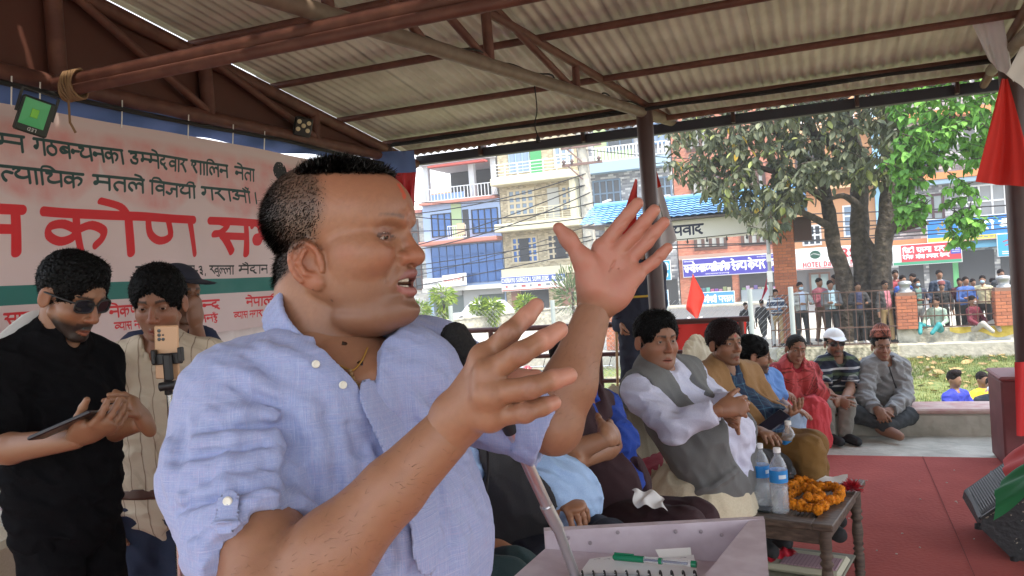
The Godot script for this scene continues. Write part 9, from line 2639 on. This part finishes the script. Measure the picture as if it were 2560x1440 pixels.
	for i in 60: mb.box(v3(rng.randf_range(0.0, 0.3), 0, 0.002) + v3(0, rng.randf_range(0.02, 0.3), 0), v3(rng.randf_range(0.002, 0.010), rng.randf_range(0.002, 0.006), 0.0015), Basis(v3(0, 0, 1), rng.randf()))
	for i in 40:
		var c := rng.randf()
		mb.box(v3(0.022, 0, 0.001) + (g0 + gu * c * 0.4) + gn * 0.003, v3(rng.randf_range(0.004, 0.014), 0.004, 0.004))
	stuff(obj("chipped_paint", mb, mat(lin(0.30, 0.27, 0.2), 0.9), t))
	t = thing("draped_flag", "red and green flag draped over the wedge loudspeaker", "flag", F0, -6.0)
	for e in [[0.235, 0.62, -0.5, -0.16, lin(0.52, 0.02, 0.012)], [0.20, 0.62, -0.16, 0.03, lin(0.012, 0.16, 0.05)]]:
		mb = MB.new()
		mb.sheet(20, 14, func(u: float, v: float):
			var s := lerpf(e[0] - 0.10 * v * (1.0 if e[2] > -0.3 else 0.4), e[1], u)
			var z := lerpf(e[2], e[3], v)
			var p := g0 + gu * s + gn * (0.04 + 0.012 * sin(u * 7.0 + v * 4.0) + 0.008 * sin(v * 13.0)) + v3(0, 0, z)
			if z > 0.0: p += v3(0, -z * 2.6, 0.02)
			return p, 0.002)
		obj("cloth", mb, mat(e[4], 0.7), t)
	# ---- flags and bunting
	flag("large plain red flag hanging before the right pillar", v3(1.167, 2.552, -5.936), [v3(-0.02, 0.02, 0.02), v3(0.02, 0.02, -0.02), v3(1.286, 1.858, -5.862) - v3(1.167, 2.552, -5.936), v3(0.96, 1.933, -5.899) - v3(1.167, 2.552, -5.936)], lin(0.62, 0.022, 0.014), Color.WHITE)
	flag("white gathered cloth hanging from the eave above the red flag", v3(0.999, 3.173, -5.83), [v3(-0.10, 0, 0), v3(0.12, 0, 0.05), v3(1.221, 2.548, -5.957) - v3(0.999, 3.173, -5.83), v3(1.079, 2.704, -5.927) - v3(0.999, 3.173, -5.83)], lin(0.74, 0.76, 0.8), Color.WHITE)
	flag("white flag with a green mark at the top right corner", v3(1.293, 2.782, -5.775), [v3(0.02, 0.1, 0), v3(0.3, 0.0, 0), v3(1.492, 2.276, -5.842) - v3(1.293, 2.782, -5.775), v3(1.135, 2.559, -5.763) - v3(1.293, 2.782, -5.775)], lin(0.62, 0.62, 0.62), Color.WHITE)
	t = thing("red_cloth", "strip of red cloth hanging down the side of the maroon pedestal", "cloth", v3(1.173, 0.511, -5.954))
	mb = MB.new(); mb.sheet(10, 14, func(u: float, v: float): return v3(1.13, 0.759, -5.942).lerp(v3(1.366, 0.761, -5.98), u).lerp(v3(1.107, 0.294, -5.903).lerp(v3(1.331, 0.258, -5.935), u), v) - t.position + v3(0, 0, 0.02 * sin(u * 11.0 + v)), 0.002); obj("drape", mb, mat(lin(0.55, 0.012, 0.014), 0.7), t)
	var ek := Ink.new(256, 256, Color(0.70, 0.70, 0.71))
	ek.rect(Rect2(0, 0, 256, 92), Color(0.60, 0.03, 0.012))
	for i in 40: ek.seg(Vector2(104, 168) + Vector2(34, 0).rotated(i * 0.157), Vector2(104, 168) + Vector2(34, 0).rotated(i * 0.157 + 0.1), 5, 5, Color(0.02, 0.22, 0.16) if i % 13 < 8 else Color(0.5, 0.52, 0.5))
	t = thing("party_flag", "red and white flag with green ring emblem tied behind the middle pillar", "flag", v3(-1.308, 2.157, -6.711))
	mb = MB.new(); mb.sheet(14, 20, func(u: float, v: float): return v3(-1.26, 2.459, -6.606).lerp(v3(-1.236, 2.44, -6.615), u).lerp(v3(-1.258, 1.615, -6.613).lerp(v3(-1.08, 1.735, -6.662), u), v) - t.position + v3(0, 0, 0.03 * sin(u * 6.0 + v * 2.0) * v), 0.001)
	var em := StandardMaterial3D.new(); em.albedo_texture = ek.texture(); em.roughness = 0.8
	obj("cloth", mb, em, t)
	mb = MB.new(); mb.sheet(10, 16, func(u: float, v: float): return v3(-1.397, 2.27, -6.657).lerp(v3(-1.385, 2.269, -6.662), u).lerp(v3(-1.573, 1.807, -6.602).lerp(v3(-1.421, 1.728, -6.659), u), v) - t.position + v3(0, 0, 0.02 * sin(u * 5.0 + v * 3.0)), 0.001)
	obj("tail", mb, mat(lin(0.5, 0.02, 0.012), 0.75), t)
	mb = MB.new(); mb.rod(v3(-1.276, 2.651, -6.668) - t.position, v3(-1.298, 1.618, -6.683) - t.position, 0.008, 6); obj("staff", mb, mat(lin(0.4, 0.28, 0.15), 0.7), t)
	t = thing("pennant", "bright red pennant standing behind the red cloth on the railing", "flag", v3(-1.342, 0.89, -9.118))
	mb = MB.new(); mb.sheet(12, 14, func(u: float, v: float): return v3(-1.337, 1.404, -9.13).lerp(v3(-1.325, 1.385, -9.134), u).lerp(v3(-1.435, 1.023, -9.085).lerp(v3(-1.226, 1.143, -9.168), u), minf(v * 1.6, 1.0)).lerp(v3(-1.324, 0.898, -9.125), maxf(0.0, v - 0.62) / 0.38) - t.position + v3(0, 0, 0.06 * sin(u * 5.0) * v), 0.002); obj("cloth", mb, mat(lin(0.66, 0.03, 0.016), 0.75), t)
	mb = MB.new(); mb.rod(v3(-1.339, 1.412, -9.15) - t.position, v3(-1.338, 0.436, -9.133) - t.position, 0.008, 6); obj("staff", mb, mat(lin(0.4, 0.3, 0.2), 0.7), t)
	mb = MB.new(); mb.sheet(8, 6, func(u: float, v: float): return v3(-1.424, 0.919, -9.087).lerp(v3(-1.265, 0.907, -9.148), u) + v3(0, -0.06 * v + 0.02 * sin(u * 8.0), 0.05 * v), 0.002); tag(obj("white_wrap", mb, M.white), "white cloth wrapped at the foot of the red pennant", "cloth")
	var rk := Ink.new(256, 128, Color(0.60, 0.022, 0.012))
	for i in 60: rk.seg(Vector2(150, 60) + Vector2(34, 0).rotated(i * 0.105), Vector2(150, 60) + Vector2(34, 0).rotated(i * 0.105 + 0.08), 1.6, 1.6, Color(0.25, 0.01, 0.01))
	rk.path(PackedVector2Array([Vector2(140, 40), Vector2(164, 52), Vector2(160, 78), Vector2(138, 80)]), Vector2.ZERO, Vector2.ONE, 2, Color(0.3, 0.01, 0.01)); rk.path(PackedVector2Array([Vector2(144, 76), Vector2(166, 46)]), Vector2.ZERO, Vector2.ONE, 2, Color(0.3, 0.01, 0.01))
	var rm := StandardMaterial3D.new(); rm.albedo_texture = rk.texture(); rm.roughness = 0.75
	t = thing("red_flag_cloth", "red flag cloth with a dark ring emblem hung on the railing", "flag", v3(-1.0, 0.7, -7.045))
	mb = MB.new(); mb.sheet(26, 14, func(u: float, v: float): return v3(-1.237, 1.015, -7.199).lerp(v3(-0.649, 0.993, -7.522), u).lerp(v3(-1.246, 0.67, -7.2).lerp(v3(-0.684, 0.652, -7.513), u), v) - t.position + v3(0, 0, 0.012 * sin(u * 16.0 + v * 2.0)), 0.002); obj("cloth", mb, rm, t)
	mb = MB.new(); mb.sheet(20, 4, func(u: float, v: float): return v3(-1.23, 1.015, -7.202).lerp(v3(-0.656, 0.997, -7.52), u) + v3(0, 0.012 * sin(PI * v), -0.22 * v) - t.position, 0.002); obj("top_fold", mb, mat(lin(0.60, 0.022, 0.012), 0.75), t)
	# ---- covered side table at the far left
	t = thing("side_table", "low table under a cream cloth at the left edge behind the bearded man", "table", v3(-2.969, 0.617, -2.053))
	t.position.y = 0.0
	mb = MB.new(); mb.box(v3(-0.1, 0.36, 0), v3(0.5, 0.72, 0.6), R21, 0.02); obj("cloth_cover", mb, M.cream_cloth, t)
	for i in 4:
		var c := thing("plastic_cup", ["clear plastic cup nearest the table's front edge", "clear plastic cup behind the front cup on the side table", "clear plastic cup at the middle of the side table", "clear plastic cup at the back of the side table"][i], "cup", t.position + v3(0.05 - 0.02 * i, 0.72, 0.2 - 0.1 * i))
		mb = MB.new(); mb.lathe(PackedVector2Array([Vector2(0, 0.002), Vector2(0.028, 0.002), Vector2(0.038, 0.09), Vector2(0.037, 0.09)]), 16); obj("cup", mb, M.pet, c)
	motorcycle("blue and white motorcycle parked behind the chain link fence", v3(-4.1, -1.3, -14.6), lin(0.03, 0.12, 0.5))
	motorcycle("white motorcycle parked nearest the middle pillar behind the fence", v3(-3.2, -1.3, -15.2), lin(0.6, 0.6, 0.62))
	motorcycle("dark red motorcycle parked farthest left behind the fence", v3(-5.4, -1.3, -14.8), lin(0.25, 0.02, 0.03))

func motorcycle(label: String, at: Vector3, c: Color) -> void:
	var t := thing("motorcycle", label, "motorcycle", at, -60.0 + at.x * 4.0)
	for x in [-0.62, 0.62]:
		var mb := MB.new(); var r := PackedVector3Array()
		for i in 25: r.append(v3(x + 0.26 * cos(TAU * i / 24.0), 0.30 + 0.26 * sin(TAU * i / 24.0), 0))
		mb.tube(r, fl([0.045]), 8, false); mb.rod(v3(x, 0.3, -0.08), v3(x, 0.3, 0.08), 0.06, 10)
		for i in 5: mb.rod(v3(x, 0.3, 0), v3(x + 0.25 * cos(TAU * i / 5.0), 0.3 + 0.25 * sin(TAU * i / 5.0), 0), 0.014, 5)
		obj("wheel", mb, M.rubber, t)
	var f := Fld.new(); var b := MB.new()
	f.cap(v3(0.02, 0.80, 0), v3(0.32, 0.86, 0), 0.12, 0.14, 0.04); f.cap(v3(-0.75, 0.72, 0), v3(-0.4, 0.68, 0), 0.05, 0.09, 0.04); f.ell(v3(0.5, 0.95, 0), v3(0.12, 0.14, 0.11), 0.03)
	f.into(b, 0.022); obj("tank_and_fairing", b, mat(c, 0.25), t)
	f = Fld.new(); b = MB.new(); f.cap(v3(-0.66, 0.80, 0), v3(-0.04, 0.78, 0), 0.075, 0.085, 0.03, 0, v3(0, 0, 1), 1.4, 0.7); f.into(b, 0.022); obj("seat", b, M.rubber, t)
	b = MB.new(); b.box(v3(0.02, 0.42, 0), v3(0.42, 0.34, 0.26), Basis(), 0.06); b.rod(v3(-0.1, 0.28, 0.14), v3(-0.75, 0.38, 0.17), 0.045, 10); obj("engine", b, M.metal_grey, t)
	b = MB.new(); b.rod(v3(0.62, 0.3, 0.09), v3(0.42, 1.0, 0.09), 0.025, 8); b.rod(v3(0.62, 0.3, -0.09), v3(0.42, 1.0, -0.09), 0.025, 8); b.rod(v3(0.4, 1.04, -0.36), v3(0.4, 1.04, 0.36), 0.014, 8); obj("fork", b, M.chrome, t)
	for z in [-0.3, 0.3]:
		b = MB.new(); b.rod(v3(0.42, 1.04, z), v3(0.44, 1.22, z * 1.2), 0.007, 6); b.box(v3(0.44, 1.25, z * 1.25), v3(0.03, 0.08, 0.13), Basis(), 0.02); obj("mirror", b, M.black, t)
	b = MB.new(); b.lathe(PackedVector2Array([Vector2(0, 0.03), Vector2(0.06, 0.025), Vector2(0.085, 0.0)]), 14, v3(0.61, 0.95, 0), Basis(v3(0, 0, 1), -PI / 2)); obj("headlight", b, M.white, t)

# the people standing at the fence and sitting on the lawn: x, y = where the head is, everything else hangs from it
func bystander(label: String, head: Vector3, floor_y: float, turn: float, pose: String, top: Color, legs: Color, o := {}) -> void:
	var hgt := head.y - floor_y
	var k := clampf(hgt / 1.60, 0.8, 1.12) if pose != "sit" else 1.0
	var group := "people watching from the fence" if pose != "sit" else "people sitting on the grass and wall"
	var t := thing("person", label, "person", v3(head.x, floor_y, head.z), turn, group)
	var skin := Color(0.22, 0.11, 0.065) * rng.randf_range(0.85, 1.15)
	var hy: float = hgt
	var f := Fld.new(); var mb := MB.new()
	var V := func(x: float, y: float, z := 0.0) -> Vector3: return v3(x * k, hy + (y - 1.60) * k, z * k)
	f.col = skin
	f.ell(V.call(0, 1.60, 0.0), v3(0.075, 0.11, 0.092) * k, 0.02)
	f.ell(V.call(0, 1.56, 0.035), v3(0.06, 0.075, 0.055) * k, 0.02)
	f.ell(V.call(0, 1.585, 0.098), v3(0.013, 0.02, 0.018) * k, 0.01)
	for s in [-1.0, 1.0]: f.ell(V.call(0.076 * s, 1.59, -0.005), v3(0.01, 0.03, 0.02) * k, 0.008)
	f.cap(V.call(0, 1.52, -0.01), V.call(0, 1.42, -0.01), 0.052 * k, 0.058 * k, 0.02)
	var el := []
	var wr := []
	for s in [-1.0, 1.0]:
		match pose:
			"fold": el.append(V.call(0.24 * s, 1.10, 0.06)); wr.append(V.call(-0.06 * s, 1.10 + 0.03 * s, 0.20))
			"fence": el.append(V.call(0.27 * s, 1.14, 0.10)); wr.append(V.call(0.12 * s, 1.14, 0.33))
			"phone": el.append(V.call(0.24 * s, 1.08, 0.06)); wr.append(V.call(0.05 * s, 1.20, 0.27))
			"sit": el.append(V.call(0.27 * s, 1.12, 0.08)); wr.append(V.call(0.2 * s, 0.98, 0.30))
			_: el.append(V.call(0.25 * s, 1.08, -0.02)); wr.append(V.call(0.27 * s, 0.84, 0.05))
	for i in 2:
		f.cap(el[i], wr[i], 0.038 * k, 0.030 * k, 0.015)
		f.cap(wr[i], wr[i] + ((wr[i] - el[i]).normalized() * 0.11), 0.036 * k, 0.026 * k, 0.015)
	f.cap(V.call(0, 1.38), V.call(0, 1.0), 0.09 * k, 0.10 * k, 0.03)
	f.into(mb, 0.018)
	obj("body", mb, M.skin, t)
	f = Fld.new(); mb = MB.new()
	f.col = top
	var belly: float = o.get("belly", 0.0)
	f.cap(V.call(0, 0.98), V.call(0, 1.30), 0.165 * k, 0.175 * k, 0.05, 0, Vector3.RIGHT, 1.0, 0.66)
	if belly > 0.0: f.ell(V.call(0, 1.08, 0.06), v3(0.15, 0.16, 0.1) * k, 0.06)
	f.cap(V.call(-0.15, 1.37), V.call(0.15, 1.37), 0.066 * k, 0.066 * k, 0.05)
	var sl: float = o.get("sleeve", 0.85)
	for i in 2:
		f.col = o.get("sleeve_col", top)
		var sh: Vector3 = V.call([-0.19, 0.19][i], 1.36)
		f.cap(sh, sh.lerp(el[i], minf(sl, 1.0)), 0.064 * k, 0.058 * k, 0.03)
		if sl > 1.0: f.cap(el[i], (el[i] as Vector3).lerp(wr[i], sl - 1.0), 0.056 * k, 0.044 * k, 0.02)
	f.wr = 0.01; f.noise = fnoise(90, 6.0, FastNoiseLite.TYPE_SIMPLEX, 2); f.wt = Transform3D(Basis(), head)
	var bands: Array = o.get("bands", [])
	var inner: Color = o.get("inner", top)
	f.into(mb, 0.02, func(p: Vector3, n: Vector3) -> Color:
		var c := top
		if inner != top and absf(p.x) < 0.075 * k and n.z > 0.3: c = inner
		for b in bands:
			if absf(fposmod(hy - p.y, b[0]) - b[1]) < b[2]: c = b[3]
		return c)
	obj("top", mb, M.paint, t)
	f = Fld.new(); mb = MB.new()
	f.col = legs
	if pose == "sit":
		f.ell(V.call(0, 0.90, 0.02), v3(0.18, 0.12, 0.15), 0.05)
		for s in [-1.0, 1.0]: f.cap(V.call(0.1 * s, 0.88, 0.05), V.call(0.24 * s, 1.04, 0.38), 0.085, 0.07, 0.03); f.cap(V.call(0.24 * s, 1.04, 0.38), V.call(0.15 * s, 0.85, 0.55), 0.065, 0.05, 0.03)
	else:
		f.ell(V.call(0, 0.90), v3(0.165, 0.12, 0.125) * k, 0.05)
		var st: float = o.get("stride", 0.03)
		for s in [-1.0, 1.0]:
			f.cap(V.call(0.09 * s, 0.86), V.call(0.10 * s, 0.48, 0.03 + st * s), 0.088 * k, 0.066 * k, 0.03)
			f.cap(V.call(0.10 * s, 0.48, 0.03 + st * s), v3(0.11 * s * k, 0.09, st * 2.0 * s), 0.064 * k, 0.05 * k, 0.02)
	f.into(mb, 0.022)
	obj("trousers", mb, M.paint, t)
	if pose != "sit":
		f = Fld.new(); mb = MB.new(); f.col = o.get("shoe", Color(0.02, 0.02, 0.02))
		for s in [-1.0, 1.0]: f.cap(v3(0.11 * s * k, 0.05, o.get("stride", 0.03) * 2.0 * s - 0.04), v3(0.13 * s * k, 0.035, o.get("stride", 0.03) * 2.0 * s + 0.14), 0.05, 0.036, 0.02)
		f.into(mb, 0.018); obj("shoes", mb, M.paint, t)
	f = Fld.new(); mb = MB.new(); f.col = o.get("hair", Color(0.012, 0.010, 0.009))
	f.ell(V.call(0, 1.635, -0.012), v3(0.084, 0.095, 0.102) * k, 0.02)
	if o.get("mop", false): f.ell(V.call(0, 1.70, 0.02), v3(0.085, 0.05, 0.085) * k, 0.02)
	f.ell(V.call(0, 1.56, 0.105), v3(0.09, 0.092, 0.085) * k, 0.01, 1)
	f.ell(V.call(0, 1.47, 0), v3(0.2, 0.10, 0.2) * k, 0.01, 1)
	f.wr = 0.006; f.noise = fnoise(91, 40.0, FastNoiseLite.TYPE_SIMPLEX, 2)
	f.into(mb, 0.013); obj("hair", mb, M.hair, t)
	if o.get("mask", false):
		f = Fld.new(); mb = MB.new(); f.col = Color(0.36, 0.50, 0.62) if o.mask == 1 else Color(0.66, 0.67, 0.68)
		f.ell(V.call(0, 1.55, 0.062), v3(0.058, 0.052, 0.055) * k, 0.01); f.into(mb, 0.012); obj("face_mask", mb, M.paint, t)
	if o.get("shades", false):
		mb = MB.new()
		for s in [-1.0, 1.0]: mb.box(V.call(0.033 * s, 1.612, 0.092), v3(0.05, 0.03, 0.01), Basis(), 0.006)
		obj("sunglasses", mb, M.lens, t)
	if o.get("topi", false):
		mb = MB.new(); mb.lathe(PackedVector2Array([Vector2(0.092, 0), Vector2(0.086, 0.07), Vector2(0.05, 0.1), Vector2(0, 0.1)]), 14, V.call(0, 1.665)); obj("topi", mb, mat(lin(0.2, 0.06, 0.06), 0.9), t)

func crowd() -> void:
	var K := Color(0.016, 0.016, 0.019)
	var khaki := Color(0.28, 0.19, 0.09)
	var P0 := -0.9
	bystander("man in blue and white striped polo leaning on the fence by the brick pillar", v3(-1.169, 0.535, -22.75), P0, 15, "fence", Color(0.03, 0.045, 0.09), khaki, {"bands": [[0.16, 0.05, 0.02, Color(0.55, 0.58, 0.62)], [0.32, 0.12, 0.03, Color(0.10, 0.22, 0.42)]], "belly": 0.05})
	bystander("man in face mask and pale grey waistcoat over light blue shirt at the fence", v3(-0.529, 0.679, -22.8), P0, 25, "fence", Color(0.36, 0.37, 0.36), K, {"mask": 1, "sleeve": 1.8, "sleeve_col": Color(0.42, 0.5, 0.62), "inner": Color(0.42, 0.5, 0.64)})
	bystander("man in pinkish check shirt looking at his phone behind the fence", v3(-0.044, 0.729, -23.6), P0, 45, "phone", Color(0.34, 0.10, 0.13), Color(0.12, 0.07, 0.04), {"sleeve": 1.7})
	bystander("man in pale blue t-shirt and open grey jacket, arms folded, at the fence", v3(0.22, 0.679, -22.75), P0, 18, "fold", Color(0.13, 0.13, 0.14), K, {"sleeve": 1.8, "inner": Color(0.44, 0.60, 0.68)})
	bystander("man in pale teal shirt turned left behind the folded arms", v3(0.355, 0.78, -24), P0, -60, "down", Color(0.34, 0.44, 0.44), Color(0.2, 0.17, 0.15), {})
	bystander("man in dark jacket leaning on the fence, white shoes", v3(0.887, 0.596, -22.75), P0, 15, "fence", Color(0.028, 0.03, 0.034), K, {"sleeve": 1.9, "inner": Color(0.03, 0.035, 0.09), "shoe": Color(0.5, 0.5, 0.5)})
	bystander("man in white t-shirt behind the others, right of the tree trunks", v3(1.519, 0.783, -24.4), P0, 10, "fold", Color(0.62, 0.62, 0.60), K, {})
	bystander("man in sunglasses, dark jacket and pink shirt by the left brick post", v3(1.535, 0.599, -22.75), P0, 30, "down", Color(0.05, 0.045, 0.045), khaki, {"sleeve": 1.8, "inner": Color(0.46, 0.16, 0.2), "shades": true, "belly": 0.05})
	bystander("man in dark red shirt at the back beside the white t-shirt", v3(1.764, 0.751, -24.6), P0, 10, "down", Color(0.26, 0.03, 0.04), K, {})
	bystander("tall man in deep red jacket at the back left of the knob", v3(1.962, 0.786, -24.9), P0, 5, "down", Color(0.17, 0.02, 0.03), K, {"sleeve": 1.8})
	bystander("man in bright blue shirt just behind the left brick post", v3(2, 0.691, -23.2), P0, 25, "down", Color(0.05, 0.12, 0.46), K, {})
	bystander("man in black looking away between the post and the masked man", v3(2.324, 0.693, -24.2), P0, -40, "down", K, K, {"sleeve": 1.8})
	bystander("man in blue mask and navy jacket with one arm on the right fence", v3(2.313, 0.591, -23.1), P0, 20, "fence", Color(0.02, 0.025, 0.05), Color(0.34, 0.34, 0.33), {"mask": 1, "sleeve": 1.9, "inner": Color(0.12, 0.2, 0.17)})
	bystander("tall man in navy suit at the back of the right fence", v3(2.988, 0.735, -24.3), P0, 10, "down", Color(0.025, 0.04, 0.075), K, {"sleeve": 1.9, "inner": Color(0.24, 0.28, 0.34)})
	bystander("man in topi and black jacket behind the sitting woman", v3(2.928, 0.445, -23.5), P0, 0, "down", K, K, {"sleeve": 1.9, "topi": true})
	bystander("dark haired man half hidden left of the blue shirt", v3(3.447, 0.504, -24.2), P0, -10, "down", Color(0.09, 0.02, 0.035), K, {"sleeve": 1.8})
	bystander("man in bright blue shirt with folded arms at the right fence", v3(3.427, 0.574, -23.1), P0, 15, "fold", Color(0.05, 0.11, 0.34), K, {"sleeve": 1.8})
	bystander("man peering between the folded arms and the masked man", v3(3.771, 0.47, -24.3), P0, 20, "down", Color(0.12, 0.09, 0.08), K, {})
	bystander("man in pale mask and beige shirt at the right end of the fence", v3(3.801, 0.581, -23.1), P0, -15, "down", Color(0.46, 0.42, 0.28), K, {"mask": 1})
	bystander("dark head bent behind the right brick post", v3(4.227, 0.466, -24.2), P0, 60, "down", K, K, {})
	bystander("man in dark suit standing behind the right brick post", v3(4.375, 0.673, -24), P0, 15, "down", Color(0.02, 0.024, 0.035), K, {"sleeve": 1.9})
	bystander("woman in pale green top and teal trousers sitting on the wall", v3(2.701, 0.096, -22.86), -0.98, -35, "sit", Color(0.36, 0.47, 0.38), Color(0.03, 0.26, 0.28), {"sleeve": 1.9})
	bystander("person in maroon hoodie and white mask sitting on the wall", v3(3.515, 0.083, -22.86), -0.98, 50, "sit", Color(0.14, 0.012, 0.03), Color(0.4, 0.38, 0.34), {"mask": 2, "sleeve": 1.9})
	bystander("man in black walking behind the chain link fence, seen from behind", v3(-1.662, 0.191, -24.6), P0, 160, "down", Color(0.02, 0.022, 0.024), Color(0.03, 0.032, 0.035), {"sleeve": 1.8, "stride": 0.12, "shoe": Color(0.5, 0.5, 0.5)})
	bystander("man in black standing left of the walking man behind the fence", v3(-2.155, 0.108, -25), P0, 30, "down", Color(0.022, 0.022, 0.024), K, {"sleeve": 1.8})
	bystander("young man in royal blue t-shirt sitting on the grass, hair swept up", v3(1.72, -0.419, -13.062), -1.26, 45, "sit", Color(0.02, 0.035, 0.33), K, {"mop": true})
	bystander("boy in yellow t-shirt with sunglasses on his head, sitting on the grass", v3(2.315, -0.654, -14.574), -1.26, 30, "sit", Color(0.62, 0.40, 0.02), Color(0.1, 0.16, 0.32), {})
	bystander("young man in dark t-shirt and white mask sitting behind the pedestal's edge", v3(2.223, -0.538, -13.254), -1.26, -20, "sit", Color(0.03, 0.032, 0.04), Color(0.1, 0.16, 0.3), {"mask": 2})
	bystander("child with dark cap low behind the striped polo man", v3(0.332, -0.171, -10.387), -1.3, 20, "sit", Color(0.5, 0.46, 0.32), K, {})
	bystander("child's dark head between the white cap and the topi", v3(0.434, -0.205, -11.284), -1.3, 0, "sit", Color(0.2, 0.05, 0.04), K, {})
